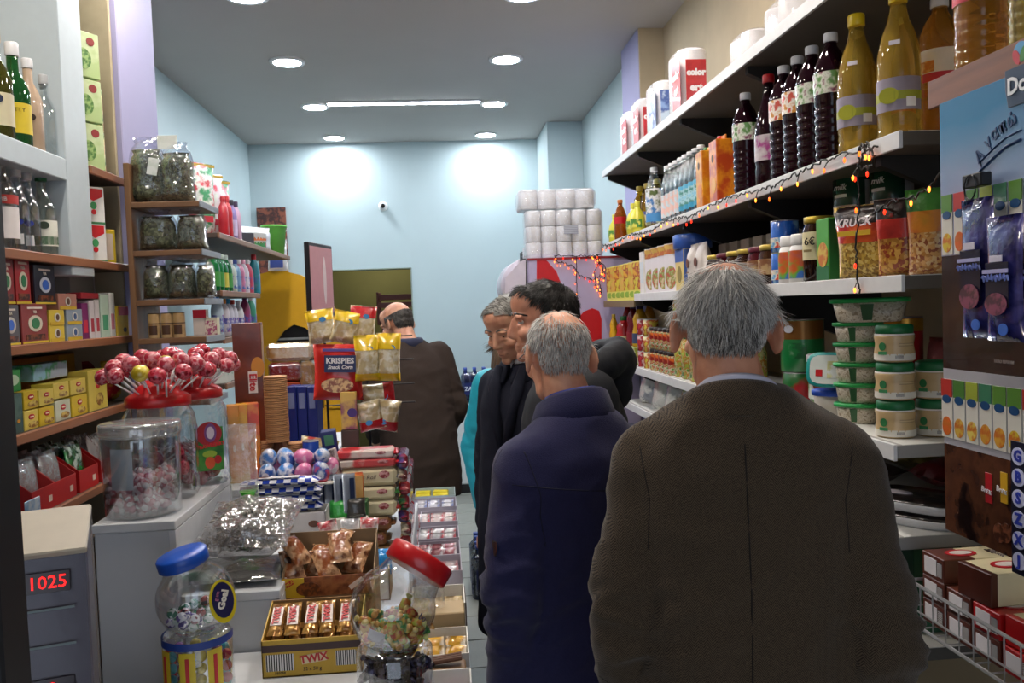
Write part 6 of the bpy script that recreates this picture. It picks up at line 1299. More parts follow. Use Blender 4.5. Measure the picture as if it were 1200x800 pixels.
for i, px in enumerate((254, 259, 264, 269, 274)):
    X = -1.06; pbox('milk_carton', 'white carton with green print in a receding row', 'carton', .07, .06, PX(px, 408, X).z-sh4, M('#d4dad4', .45), (X-.02, dspot(px, 430, X-.02)), sh4, rot=.8, art=(PR(['#6a9a6c', '#d4dcd4', '#a0b8b0'], 30), 0, .4, .6, .4), group='white cartons in a row')
# ------------------------------------------------------------------ back of the shop
CY = 7.58; CT = PY(540, 474, CY).z
fz = thing('chest_freezer', 'white chest freezer counter standing before the back wall', 'freezer', (.5, CY+.3, 0))
ob('body', mesh('body', *g_box(1.1, .6, CT-.10, .012), M('#cfd4d6', .35, vary=.03)), fz, (-.02, 0, .08)); ob('plinth', mesh('pl', *g_box(1.06, .56, .08, .002), BLACKP), fz, (-.02, 0, 0)); ob('lid', mesh('lid', *g_box(1.12, .62, .025, .006), M('#e0e4e6', .3)), fz, (-.02, 0, CT-.02)); ob('lid_edge', mesh('le', *g_box(1.1, .58, .006, .002), M('#1c1c20', .4)), fz, (-.02, 0, CT+.005)); ob('handle', mesh('h', *g_box(.08, .02, .02, .004), M('#a89a7c', .4)), fz, (-.28, -.312, CT-.06))
def crate(label, x, y, z, w, d, h, mat, rot=0):
    t = thing('plastic_crate', label, 'crate', (x, y, z), rot)
    ob('floor_grid', bx(w, d, .012, mat), t)
    for s in (-1, 1):
        for q in range(4):
            ob('side_slat', bx(w, .012, h*.16, mat, .002), t, (0, s*d/2, .012+q*h*.24)); ob('side_slat', bx(.012, d, h*.16, mat, .002), t, (s*w/2, 0, .012+q*h*.24))
        for r in (-1, 1): ob('corner_post', bx(.022, .022, h, mat, .003), t, (s*w/2, r*d/2, 0))
    return t
crate('black plastic crate on the freezer', PY(526, 470, CY+.15).x-.03, CY+.26, CT+.0115, .24, .3, .17, M('#202226', .5))
def waterpack(label, x, y, z, rot, tint, txt, h=.30):
    t = thing('bottle_pack', label, 'bottle pack', (x, y, z), rot)
    for i in range(3):
        for j in range(2): b = ob('bottle', la([(.036, 0), (.041, .006), (.041, .18), (.036, .22), (.017, .27), (.015, .285)], LIQ(tint, .06, .3), 16), t, ((i-1)*.084, (j-.5)*.084, 0)); ob('cap', la([(.016, 0), (.016, .02)], M('#2c4a9a', .4), 12), b, (0, 0, .285))
    ob('shrink_wrap', mesh('wrap', *g_box(.254, .17, .265, .03), FILM('#8a94c8', .2, .1, .8, 25)), t, (0, 0, .0))
    ob('wrap_label', panel(.2, .11, M('#1c2860', .3)), t, (0, -.0865, .12))
    if txt: text(txt, .052, M('#d8dce8', .4, vary=0), t, (0, -.0885, .12), bold=.0008)
    return t
waterpack('pack of blue water bottles standing on the freezer', PY(551, 470, CY+.12).x+.05, CY+.14, CT+.0115, .0, '#1c2a6a', 'ZAGORI')
p = PZ(566, 706, 0); waterpack('pack of dark water bottles on the floor by the overcoat', p.x+.07, p.y+.12, .001, .0, '#2a3450', None); waterpack('second pack of dark water bottles behind the first on the floor', p.x+.07, p.y+.32, .001, .0, '#2a3450', None)
# yellow arched screen
AY = 6.15
pts = [(300, 322), (316, 318), (335, 318), (352, 322), (368, 331), (381, 344), (391, 359), (398, 378), (401, 398), (400, 480), (380, 480), (380, 420), (372, 398), (358, 384), (344, 380), (332, 388), (322, 402), (318, 420), (318, 480), (300, 480)]
P = [PY(a, b, AY) for a, b in pts]; n = len(P); V = [tuple(p) for p in P]+[(p.x, AY+.06, p.z) for p in P]
bm = bmesh.new(); f1 = [bm.verts.new(v) for v in V]; bm.faces.new(f1[:n]); bm.faces.new(f1[n:][::-1])
for i in range(n): j = (i+1) % n; bm.faces.new((f1[i], f1[n+i], f1[n+j], f1[j]))
bmesh.ops.triangulate(bm, faces=[f for f in bm.faces if len(f.verts) > 4]); bmesh.ops.recalc_face_normals(bm, faces=bm.faces)
ya = bpy.data.meshes.new('arch'); bm.to_mesh(ya); bm.free(); ya.materials.append(M('#d9a012', .45, vary=.04))
sc = thing('arched_screen', 'big yellow arched screen with a round cut-out', 'screen', (P[0].x, AY, 0))
ob('panel', ya, sc, (-P[0].x, -AY, 0)); zlow = PY(350, 480, AY).z
ob('dark_glass', mesh('dg', *g_box(PY(384, 430, AY).x-PY(314, 430, AY).x, .01, PY(350, 376, AY).z-zlow, .01), M('#23211c', .2)), sc, (PY(349, 430, AY).x-P[0].x, .045, zlow)); ob('base', mesh('bs', *g_box(P[9].x-P[0].x, .06, zlow, .002), M('#d9a012', .45, vary=.04)), sc, ((P[9].x-P[0].x)/2, .03, 0))
for q in range(3): ob('inner_shelf', mesh('is', *g_box(.28, .008, .016, .002), M('#8a8c88', .5)), sc, (PY(349, 430, AY).x-P[0].x, .034, PY(350, 398+q*14, AY).z))
# maroon crates in the store room
for q in range(3): crate(['maroon plastic crate at the bottom in the store room', 'maroon plastic crate in the middle in the store room', 'maroon plastic crate on top in the store room'][q], PY(463, 380, 8.9).x+.03, 9.1, .79+q*.36, .32 if q < 2 else .40, .34, .34, M('#5a2424', .5))
tag(slab('store_table', -.75, .1, 8.75, 9.45, .002, .785, M('#4a4438', .6)), 'low dark table under the crates in the store room', 'table')
# ------------------------------------------------------------------ counter and sweets
wcab = M('#c4c9d0', .45, vary=.05, scale=4, bump=.05)
def cabinet(label, x0, x1, y0, y1, z0, z1, edge=False):
    t = thing('white_cabinet', label, 'cabinet', ((x0+x1)/2, (y0+y1)/2, z0)); w, d, h = x1-x0, y1-y0, z1-z0
    ob('body', mesh('body', *g_box(w-.006, d-.006, h-.022, .003), wcab), t); ob('top_panel', mesh('tp', *g_box(w, d, .022, .002), M('#cdd1d6', .4)), t, (0, 0, h-.022))
    ob('side_panel', mesh('sp', *g_box(.016, d, h-.024, .001), M('#c9cdd4', .45)), t, (w/2-.008, 0, 0))
    if edge: ob('wood_edge', mesh('we', *g_box(.018, d, h-.03, .001), WOOD('#6e5436', '#8a6c48', 2)), t, (-w/2-.009, 0, 0))
    return t
CA = PY(150, 613, 2.1).z; CB = PY(295, 693, 2.1).z
cabinet('tall white cabinet carrying the lollipop jars', PY(107, 615, 2.1).x, PY(205, 611, 2.1).x, 2.1, 2.66, 0, CA, True)
cabinet('lower white cabinet carrying the foil bag', PY(205, 611, 2.1).x+.004, PY(328, 690, 2.1).x, 2.1, 2.56, 0, CB)
ZS = .85; ZR = .70
cabinet('low white display stand carrying the chocolate boxes', -.625, -.125, 1.45, 2.09, 0, ZS)
cabinet('long white display stand behind the chocolate boxes', PY(330, 690, 2.1).x+.004, -.124, 2.10, 3.6, 0, ZS)
cabinet('narrow low stand along the aisle carrying open cartons', -.12, .045, 1.62, 4.25, 0, ZR)
cabinet('raised white display step carrying the ice cream cones', -.84, -.415, 2.68, 3.85, 0, 1.13)
ZX = 1.02
cabinet('small display step carrying the checked biscuit box', -.655, -.28, 2.575, 2.675, .852, ZX) if False else None
# --- candy tub
clearp = FILM('#f2f6f8', .22, .06, .15, 12)
p = PY(161, 600, 2.205)
t = thing('candy_tub', 'clear round plastic tub of pink wrapped sweets', 'tub', (-.762, 2.205, CA))
ob('tub_wall', la([(.078, 0), (.09, .004), (.094, .19), (.094, .205), (.091, .205), (.0905, .19), (.086, .008)], clearp, 36), t)
ob('lid', la([(.097, .200), (.098, .205), (.098, .226), (.094, .231), (.05, .231)], FILM('#e8ecee', .35, .12, 0, 12, .12), 36), t); ob('paper_note', wrap(.0865, .075, .175, -125, -85, M('#dcdce0', .6), eps=-.001), t)
def wrapped(mat_, mat2, seed, L=.022, r=.010):
    """twist-wrapped sweet"""
    rr = random.Random(seed); g = [(.006, -L*.95), (.007, -L*.8), (.002, -L*.55), (r*.9, -L*.45), (r, 0), (r*.9, L*.45), (.002, L*.55), (.007, L*.8), (.006, L*.95)]
    me = mesh('sweet', *g_lathe(g, 9), mat_, True); me.materials.append(mat2)
    for q in me.polygons:
        if abs(q.center.z) > L*.5: q.material_index = 1
    return me
def pile(parent, meshes, n, rad, z0, z1, seed, name='sweet', sc=(1, 1), sx=1, sy=1, cx=0, cy=0):
    """sweets heaped in layers inside a round vessel"""
    rr = random.Random(seed); lay = max(1, int((z1-z0)/.018)); k = 0
    for i in range(n):
        z = z0+(z1-z0)*(i/n); a = i*2.39996; r = rad*math.sqrt((i*7 % n+.5)/n)
        o = ob(name, meshes[rr.randrange(len(meshes))], parent, (cx+r*math.cos(a)*sx, cy+r*math.sin(a)*sy, z), (rr.uniform(0, 6), rr.uniform(0, 6), rr.uniform(0, 6))); s = rr.uniform(*sc); o.scale = (s, s, s)
pink = [wrapped(PR(['#b83a50', '#d88a98', '#c86a7c'], 90, rough=.25), M('#e4ccd2', .3, bump=.3), 1), wrapped(PR(['#c8848e', '#e0bcc4', '#b85a6c'], 90, rough=.25), M('#e8dade', .3, bump=.3), 2), wrapped(PR(['#8a1c2c', '#c04c60', '#d8a4ae'], 90, rough=.25), M('#e0c4ca', .3), 3)]
pile(t, pink, 120, .068, .016, .10, 5, 'wrapped_sweet', (.9, 1.25))
# --- lollipop jars
redlid = M('#c4141c', .35, coat=.3); stickm = M('#e4e2e4', .5)
lol = [PR(['#8a1020', '#a81c2c', '#c8485a', '#7a0c1c'], 70, rough=.2, coat=.6), PR(['#98142a', '#b8283a', '#d08088', '#a02438'], 60, rough=.2, coat=.6)]
lolm = [mesh('lolly', *join(xf(g_lathe([(.002, -.022), (.004, -.018), (.0165, -.008), (.0185, 0), (.0165, .009), (.009, .016), (.002, .018)], 12), (0, 0, .085))), m, True) for m in lol+[PR(['#c8b42c', '#d8c84c', '#a89020'], 50, rough=.2, coat=.6)]]
stick = mesh('stick', *g_lathe([(.002, 0), (.002, .066)], 6), stickm, True)
def lolly(parent, loc, dirv, kind):
    q = Vector(dirv).to_track_quat('Z', 'Y').to_euler(); l = ob('lollipop', lolm[kind], parent, loc, q, (1.3, 1.3, 1.15)); ob('stick', stick, l)
def lollyjar(label, x, y, z, rot, sx=.095, sy=.082, seed=0, lab=True):
    t = thing('lollipop_jar', label, 'jar', (x, y, z), rot); s = sx
    ob('jar', mesh('jar', *g_lathe([(.9, 0), (1.0, .012), (1.0, .185), (.94, .225), (.78, .252), (.74, .258)], 32, sx, sy, True, 3.0), clearp, True), t)
    ob('lid', mesh('lid', *g_lathe([(.84, .250), (.90, .252), (.90, .274), (.80, .282), (.62, .290), (.60, .302), (.42, .310), (.38, .320), (.1, .322)], 28, sx, sy), redlid, True), t)
    rr = random.Random(seed)
    for i in range(26):
        a = i*2.4; r = .02+.034*math.sqrt(i/26); tilt = .15+.95*math.sqrt(i/26)*1.0
        kd = 2 if (i == 15 and seed == 1) else rr.randrange(2)
        lolly(t, (r*math.cos(a), r*math.sin(a), .292 if r < .045 else .280), (math.cos(a)*tilt, math.sin(a)*tilt, 1.0-.18*tilt), kd)
    if seed == 1: lolly(t, (.035, -.06, .272), (.03, -.12, 1), 2)
    for i in range(22):
        a = rr.uniform(0, 6.28); r = .05; lolly(t, (-r*.7*math.cos(a), -r*.6*math.sin(a), .075+.07*rr.random()), (math.cos(a)*.5, math.sin(a)*.4, rr.uniform(-.55, -.1)), rr.randrange(2))
    if lab:
        ob('label', mesh('lab', *g_box(.078, .0012, .125, .0004), PR(['#2c7a34', '#4a9a3c', '#1f6a2c'], 12, kind='soft')), t, (.028, -sy-.0012, .045)); ob('label_top', disc(.036, .034, M('#a82430', .4)), t, (.028, -sy-.0022, .152)); ob('label_oval', disc(.017, .027, M('#7a4a8a', .4)), t, (.032, -sy-.003, .154)); ob('label_face', disc(.011, .018, M('#d8c8d8', .4)), t, (.032, -sy-.0038, .154))
        ob('strawberry', disc(.014, .018, PR(['#b82c2c', '#d8562c'], 60)), t, (.028, -sy-.0022, .068)); ob('strawberry', disc(.010, .012, RED), t, (.05, -sy-.0022, .075)); ob('leaves', disc(.02, .010, M('#9ab83c', .4)), t, (.028, -sy-.0022, .093)); text('STRAWBERRY', .0135, M('#d8242c', .4, vary=0), t, (.028, -sy-.003, .117), (0, -.12, 0), bold=.0006)
    return t
lollyjar('front lollipop jar with red lid and one yellow lollipop', -.775, 2.395, CA, .1, seed=1, lab=False)
lollyjar('lollipop jar with a green strawberry label', -.735, 2.572, CA, .42, seed=2)
lollyjar('lollipop jar half hidden behind the others', -.80, 2.575, CA, .2, .07, .065, seed=3, lab=False) if False else None
# --- scale on its own table
tag(slab('scale_table', -1.05, -.632, 1.28, 1.72, 0, .86, M('#4a4a52', .5)), 'low grey table under the scale', 'table')
SX, SY = PY(57, 700, 1.5).x, 1.5
t = thing('price_scale', 'plastic wrapped shop scale with glowing red digits', 'scale', (SX, SY, .86), .30)
V = [(-.062, -.06, 0), (.062, -.06, 0), (.062, .09, 0), (-.062, .09, 0), (-.062, -.02, .42), (.062, -.02, .42), (.062, .09, .462), (-.062, .09, .462)]
ob('body', mesh('body', V, [(0, 3, 2, 1), (4, 5, 6, 7), (0, 1, 5, 4), (1, 2, 6, 5), (2, 3, 7, 6), (3, 0, 4, 7)], M('#564c58', .35, vary=.1)), t); ob('top_cover', mesh('tc', *g_box(.13, .14, .012, .004), M('#b8b0a0', .5)), t, (0, .04, .438), (.36, 0, 0))
ob('wrap_film', mesh('film', [(v[0]*1.06, v[1]*1.06-.001, v[2]*1.012) for v in V], [(4, 5, 6, 7), (0, 1, 5, 4), (1, 2, 6, 5), (3, 0, 4, 7)], FILM('#e8e8f0', .04, .2, .25, 14, .03)), t)
tl = math.atan2(.04, .46)
def onface(x, z): return (x, -.06+.04*z/.46-.006, z)
for s, z, sz in (('1025', .375, .030), ('8', .20, .030)):
    ob('display_window', panel(.075, .034, M('#2a1c24', .2)), t, onface(0, z), (-tl, 0, 0)); o = text(s, sz, EMIT('#ff1c1c', 2.2), t, onface(.004, z), (-tl, 0, 0)); o.location.y -= .003
for z in (.33, .27, .15): ob('print_line', panel(.085, .004, M('#7a8a90', .5)), t, onface(0, z), (-tl, 0, 0))
# --- goal gumball jar
def gumball(cols, r=.0105): return mesh('gum', *g_ell((0, 0, 0), (r, r, r), n=12, m=8), PR(cols, 160, rough=.25, kind='cell'), True)
gums = [gumball(['#d8d4d8', '#7a2c3c', '#e0dce0']), gumball(['#c8d8d0', '#2c7a5a', '#dce4e0']), gumball(['#d0ccdc', '#4a3a8a', '#e0dce4']), gumball(['#d8c8c8', '#a04a4a', '#3a2a3a'])]
def globe_jar(label, px, py, Y, r, lidm, tilt, base_z, contents, seed, baselab=None, base_c=None, lid_r=.055, lid_h=.028, tx=0):
    """globe on its cylindrical lower jar"""
    c = PY(px, py, Y); t = thing('gum_jar', label, 'jar', (c.x, c.y, base_z)); hz_ = c.z-base_z
    cyl = hz_-r*.82
    ob('lower_jar', la([(r*.82, 0), (r*.88, .006), (r*.88, cyl-.012), (r*.80, cyl-.002), (r*.6, cyl)], FILM('#eef2f6', .22, .06, .1, 12), 32), t)
    g = []
    for i in range(15):
        a = -1.5+(2.8)*i/14
        if r*math.cos(a) > 0: g.append((r*math.cos(a), r*math.sin(a)))
    g = [q for q in g if not (q[1] > 0 and q[0] < lid_r*.92)]+[(lid_r*.92, r*.90), (lid_r*.92, r*1.02)]
    gl = ob('globe', la(g, FILM('#f2f6fa', .22, .05, .1, 12), 32), t, (0, 0, hz_), (tilt[0], tilt[1], 0))
    ob('lid', la([(lid_r*.98, 0), (lid_r*1.04, .003), (lid_r*1.04, lid_h-.004), (lid_r*.98, lid_h), (lid_r*.3, lid_h)], lidm, 32), gl, (0, 0, r*.93))
    return t, gl, hz_, cyl
bl = M('#1450b8', .35, coat=.2)
t, gl, hz_, cyl = globe_jar('gumball jar with a blue lid and round goal sticker', 229, 700, 1.86, .082, bl, (.10, -.22), ZS, None, 1, lid_r=.051)
pile(t, gums, 34, .056, hz_-.052, hz_-.020, 4, 'gumball', (.95, 1.1))
ball = [gumball([c, c], .0115) for c in ('#b82c3c', '#d0b83c', '#3c9aa8', '#8a5a9a', '#c8c04a')]
for i in range(40):
    a = i*.63; ob('gumball', ball[(i*7) % 5], t, (.058*math.cos(a), .058*math.sin(a), .014+.0042*i*.6))
ob('blue_band', wrap(.0722, cyl-.022, cyl-.006, -200, 20, M('#1c3c8a', .4), 20), t)
for a in (-150, -105, -60): ob('yellow_label', wrap(.0724, .012, cyl-.026, a, a+26, M('#d0b82c', .4), 6), t)
for a in (-137, -92, -47): o = ob('red_print', panel(.008, cyl*.55, M('#b8242c', .4)), t, (.074*math.cos(math.radians(a)), .074*math.sin(math.radians(a)), cyl*.48), (0, 0, math.radians(a+90)))
st = ob('sticker', disc(.030, .046, M('#d4c01c', .4), .002, 28), gl, (.070, -.052, -.005), (0, .12, .75)); ob('sticker_face', disc(.024, .038, M('#1c1c4c', .4), .002, 28), st, (0, -.0012, .003)); ob('lettering', textmesh('Goal', .021, M('#e8e4d8', .4, vary=0), bold=.001), st, (0, -.003, .004), (0, -1.1, 0)); ob('lettering', textmesh('gum', .012, M('#c87a9a', .4, vary=0)), st, (-.012, -.003, .016), (0, -1.1, 0))
# --- globe jar with the red lid
t, gl, hz_, cyl = globe_jar('globe jar of toffees with a tilted red lid', 460, 712, 1.80, .092, M('#c41820', .3, coat=.3), (-.35, .62), ZS, None, 2, lid_r=.070, lid_h=.042)
tof = [wrapped(PR(['#c87a2c', '#d8a84a', '#b8442c'], 80, rough=.25), M('#d8c070', .3), 6), wrapped(PR(['#4a9a3c', '#c8c84a', '#d0802c'], 80, rough=.25), M('#c8d080', .3), 7), wrapped(PR(['#d0582c', '#d8b04a', '#3c8a3c'], 80, rough=.25), M('#d8a050', .3), 8)]
pile(t, tof, 46, .066, hz_-.062, hz_-.014, 9, 'toffee', (.95, 1.2))
darks = [wrapped(PR(['#2a1c2a', '#5a4a5a', '#1c1420'], 80, rough=.15, metal=.5), M('#4a4050', .2), 11), wrapped(PR(['#3a2a20', '#1c1818', '#4a4a6a'], 80, rough=.15, metal=.5), M('#3a3440', .2), 12)]
pile(t, darks, 40, .064, .016, max(.03, cyl-.03), 13, 'dark_sweet', (1, 1.2)); ob('paper_label', panel(.035, .028, M('#b8b4b8', .5)), t, (-.03, -.079, hz_-.03), (.3, .35, -.25)); ob('lettering', textmesh('bo', .02, M('#1c2c6a', .4, vary=0)), gl, (.055, -.066, .012), (0, 0, .6))
# --- open chocolate cartons
card = M('#a07a4a', .7, vary=.1); 
def open_box(label, x0, x1, y0, y1, z0, hf, hb, front, inner=card, side=None, cat='carton', flap=True):
    """display carton: low front, higher back, open top"""
    t = thing('display_carton', label, cat, ((x0+x1)/2, (y0+y1)/2, z0)); w, d = x1-x0, y1-y0; th = .003
    ob('base', mesh('b', *g_box(w, d, th, .0003), inner), t); ob('front_panel', mesh('f', *g_box(w, th, hf, .0003), front), t, (0, -d/2+th/2, 0)); ob('back_panel', mesh('bk', *g_box(w, th, hb, .0003), inner), t, (0, d/2-th/2, 0))
    for s in (-1, 1):
        V = [(0, -d/2, 0), (0, d/2, 0), (0, d/2, hb), (0, -d/2, hf)]; V = [(s*(w/2)-(s+1)/2*th+q*th, b, c) for q in (0, 1) for a, b, c in V]
        ob('side_panel', mesh('s', V, [(0, 1, 2, 3), (7, 6, 5, 4)]+[(i, i+4, (i+1) % 4+4, (i+1) % 4) for i in range(4)], side or inner), t)
    return t
def fx(px, Y): return PY(px, 700, Y).x
x0, x1 = fx(303, 1.93), fx(421, 1.93)
gold_c = M('#c09a2c', .45); t = open_box('open golden carton of caramel chocolate bars', x0, x1, 1.93, 2.07, ZS, .085, .13, gold_c, side=gold_c)
w = x1-x0; fy = -.07-.0006
ob('brown_band', panel(w*.99, .016, M('#3a1c18', .4)), t, (0, fy, .066)); ob('barcode', panel(.062, .038, BAR('#e0dcd8', '#141414', .0055)), t, (-w*.32, fy, .034)); ob('barcode', panel(.045, .034, BAR('#e0dcd8', '#141414', .0048)), t, (w*.34, fy, .036)); ob('logo_patch', panel(.056, .020, M('#d8c8a0', .4)), t, (w*.02, fy, .040), (0, -.12, 0)); text('TWIX', .024, M('#b81c20', .4, vary=0), t, (w*.02, fy-.0015, .040), (0, -.12, 0), bold=.0008); text('32 x 50 g', .011, M('#3a1c18', .4, vary=0), t, (w*.0, fy-.001, .016)); text('550259', .008, M('#141414', .5, vary=0), t, (-w*.32, fy-.001, .010))
barm = PR(['#a87a3c', '#c89a54', '#8a5a2c'], 40, rough=.15, bump=.4, metal=.4, kind='soft')
def flow(label, parent_loc, rot, w, h, tt, mat, seed, txt=None, tcol='#b81c20', ts=.02, band=None):
    """flow-wrapped bar lying flat: long side along local z of the pillow"""
    o = tag(ob('chocolate_bar', pil(w, h, tt, mat, seed, nx=8, nz=12, crimp=.07, wr=.12, bottom=.1)), label, 'chocolate bar'); o.location = parent_loc; o.rotation_euler = rot
    if band: ob('band', panel(w*.7, h*.55, band), o, (0, -tt*.5-.0005, h*.5))
    if txt: text(txt, ts, M(tcol, .4, vary=0), o, (0, -tt*.5-.003, h*.5), (0, -PI/2, 0), bold=.001)
    return o
for i in range(5):
    bx_ = x0+.022+i*.0395
    flow('gold wrapped caramel bar with red lettering in the open carton' if i != 1 else 'gold caramel bar with a black edge in the open carton', (bx_+.003, 1.955, ZS+.086), (math.radians(-66), 0, .08*(i % 2)), .036, .105, .018, barm, 200+i, 'TWIX', band=M('#dccfc8', .35))['group'] = 'caramel bars in the open carton'
    flow('gold wrapped caramel bar underneath in the open carton', (bx_+.001, 1.955, ZS+.040), (math.radians(-66), 0, 0), .036, .105, .018, barm, 210+i)['group'] = 'lower caramel bars'
# brown biscuit carton behind
Y2 = 2.17; zb2 = PY(360, 700, Y2).z
x0, x1 = fx(331, Y2), fx(440, Y2)
tag(slab('carton_riser', x0+.004, x1, Y2-.0, Y2+.155, ZS, zb2-.001, card), 'plain brown carton under the chocolate puff carton', 'carton')
t = open_box('open carton of chocolate puffs with yellow corner', x0, x1, Y2, Y2+.15, zb2, .052, .13, PR(['#7a2c1c', '#5a2014', '#a8683c', '#8a3820'], 14, kind='soft'), inner=M('#8a7050', .7)); w = x1-x0
ob('yellow_corner', panel(.055, .05, M('#d8b020', .4)), t, (-w/2+.028, -.0762, .026)); ob('burst', disc(.03, .018, PR(['#3a1c10', '#8a4a20', '#5a2c14'], 80)), t, (-w*.22, -.0768, .022)); ob('red_flash', panel(.022, .012, RED), t, (-w*.42, -.077, .038), (0, -.5, 0)); ob('bar_picture', panel(.04, .012, M('#e0c8b8', .4)), t, (w*.3, -.0765, .03), (0, -.6, 0)); text('MILA', .010, M('#d8c020', .4, vary=0), t, (-w*.42, -.0785, .038), (0, -.5, 0))
puf = PR(['#b8885c', '#8a4a24', '#c89c74', '#5a2c18'], 20, rough=.15, bump=.7, coat=.7)
for i, (px, rz, l) in enumerate(((350, .3, 'bronze wrapped puff bag next to the seed bag'), (371, -.2, 'large bronze wrapped puff bag with dark emblem'), (392, .5, 'bronze wrapped puff bag in the middle of the carton'), (413, -.4, 'bronze wrapped puff bag at the back corner'), (362, .9, 'bronze wrapped puff bag lying across the pile'), (384, -.8, 'bronze wrapped puff bag lying over the middle'), (404, .2, 'bronze wrapped puff bag near the carton end'))):
    o = tag(ob('puff_bag', pil(.062, .095, .040, puf, 220+i, wr=.4)), l, 'snack bag'); o.location = (fx(px, Y2+.07), Y2+.03+.04*(i % 2)+(.02 if i > 3 else 0), zb2+.036+(.035 if i > 3 else 0)); o.rotation_euler = (math.radians(-50), 0, rz)
    if i < 2: ob('emblem', disc(.022, .012, M('#2a1a14', .4)), o, (0, -.021, .05)); 
# white carton with checked packs
Y3 = 2.585; zc = PY(345, 634, Y3).z
x0, x1 = fx(296, Y3), fx(386, Y3)
tag(slab('carton_riser', x0+.004, x1-.004, Y3+.0, Y3+.09, ZS, zc-.001, OFFW), 'plain white carton under the checked biscuit carton', 'carton')
t = open_box('white carton of blue checked biscuit packs', x0, x1, Y3, Y3+.088, zc, .085, .09, M('#d4d2d6', .45), inner=OFFW, side=M('#c9c8cc', .45)); w = x1-x0
text('LASA', .024, M('#6a5a54', .4, vary=0), t, (-.015, -.0462, .052), space=1.3); ob('biscuit_picture', disc(.016, .010, PR(['#4a2c20', '#6a4434'], 60)), t, (w*.34, -.0447, .05))
chk = newmat('blue_check'); m_, nt, b_ = chk; ck = nt.nodes.new('ShaderNodeTexChecker'); ck.inputs['Scale'].default_value = 48; ck.inputs[1].default_value = rgb('#d8dae4'); ck.inputs[2].default_value = rgb('#223c9a'); tc = nt.nodes.new('ShaderNodeTexCoord'); nt.links.new(tc.outputs['Object'], ck.inputs[0]); nt.links.new(ck.outputs[0], b_.inputs['Base Color']); b_.inputs['Roughness'].default_value = .25
for i in range(4):
    o = tag(ob('biscuit_pack', pil(.075, .235, .026, m_, 230+i, nx=6, nz=12, crimp=.05, wr=.08, bottom=.1)), 'blue and white checked biscuit pack in the stack on the white carton', 'biscuits', 'checked biscuit packs'); o.location = (x0+.005+(i % 2)*.008, Y3+.045, zc+.094+i*.021); o.rotation_euler = (0, PI/2, 0); o.rotation_euler = (PI/2, 0, PI/2) if False else Euler((0, PI/2, 0)).to_matrix().to_euler()
    o.rotation_euler = Matrix(((0, 0, -1), (1, 0, 0), (0, -1, 0))).to_euler(); o.location = (x1-.012-(i % 2)*.006, Y3+.044, zc+.096+i*.0265); ob('white_band', panel(.03, .12, M('#dcdce4', .35)), o, (-.01, -.0145, .12)); ob('biscuit_picture', disc(.008, .018, PR(['#4a2c20', '#6a4434'], 60)), o, (-.008, -.0155, .165))
for i in range(4):
    o = tag(ob('wafer_pack', pil(.06, .13, .022, M('#8e98a8', .3, metal=.4, bump=.3), 236+i)), 'silver blue wafer pack leaning at the carton end', 'biscuits', 'silver wafer packs'); o.location = (-.392+i*.028, Y3+.13, ZS+.174); o.rotation_euler = (-.12, .12, .9); ob('stripe', panel(.02, .1, M('#223050', .4)), o, (0, -.0135, .065))
tag(slab('carton_riser', -.411, fx(364, Y3)+.10, Y3+.094, Y3+.22, ZS, ZS+.172, OFFW), 'plain white carton under the silver wafer packs', 'carton')
# foil bag on the lower cabinet
foil = M('#a8a8a6', .18, metal=.8, vary=.25, scale=30, bump=1.0, bscale=45)
o = tag(ob('seed_bag', pil(.25, .23, .095, FILM('#f4f4f8', .4, .06, 1.0, 30, .08), 240, nx=18, nz=18, wr=.5, bottom=.2)), 'large clear crinkled bag of striped seeds on the lower cabinet', 'bag'); o.location = (-.528, 2.16, CB+.092); o.rotation_euler = (math.radians(-72), 0, -.1)
seedm = mesh('seed', *g_lathe([(.0005, -.010), (.003, -.004), (.0034, .002), (.001, .010)], 6, 1, .6), M('#6e6a66', .4, vary=.3, scale=400), True); seedm2 = mesh('seed', *g_lathe([(.0005, -.010), (.003, -.004), (.0034, .002), (.001, .010)], 6, 1, .6), M('#a8a6a2', .4, vary=.2, scale=400), True)
rr = random.Random(31); gv = []
for i in range(1500):
    u, v = rr.uniform(-.10, .10), rr.uniform(.02, .20); e = max(0, 1-(u/.115)**2)*max(0, 1-((v-.11)/.115)**2)
    gv.append(xf(g_lathe([(.0006, -.010), (.0036, -.003), (.0036, .003), (.0012, .010)], 5, 1, .6), (u, rr.uniform(-.04, .036)*e**.5, v), (rr.uniform(-.4, .4), rr.uniform(0, 6), rr.uniform(-.4, .4))))
sd = ob('striped_seeds', mesh('seeds', *join(*gv), M('#7d7974', .4, vary=.5, scale=140), True), o); sd['kind'] = 'stuff'
o2 = tag(ob('seed_bag', pil(.22, .2, .03, foil, 241, wr=.5)), 'flat silvery bag underneath the seed bag', 'bag'); o2.location = (-.53, 2.125, CB+.019); o2.rotation_euler = (math.radians(-88), 0, .05)
# green pouch in clear bag
p = PY(272, 603, 2.60); o = tag(ob('sweets_pouch', la([(.030, 0), (.036, .006), (.036, .10), (.03, .125), (.014, .14), (.024, .165)], M('#3c9a2c', .3, bump=.5), 18)), 'green sweets pouch tied with tape beside the strawberry jar', 'pouch'); o.location = (-.595, 2.62, CA-.10); o.location.z = CB+.001+.0
o.location = (-.572, 2.50, CB+.001); ob('tape_band', la([(.0375, .105), (.0375, .14)], FILM('#d8c890', .3, .2, 0, 12, .4), 18, cap=False), o); ob('label', wrap(.036, .02, .075, -140, -60, M('#b8c4c0', .5)), o); ob('clear_top', pil(.085, .24, .03, FILM('#ffffff', .2, .1, .9, 25, .15), 243), o, (-.01, 0, .12))
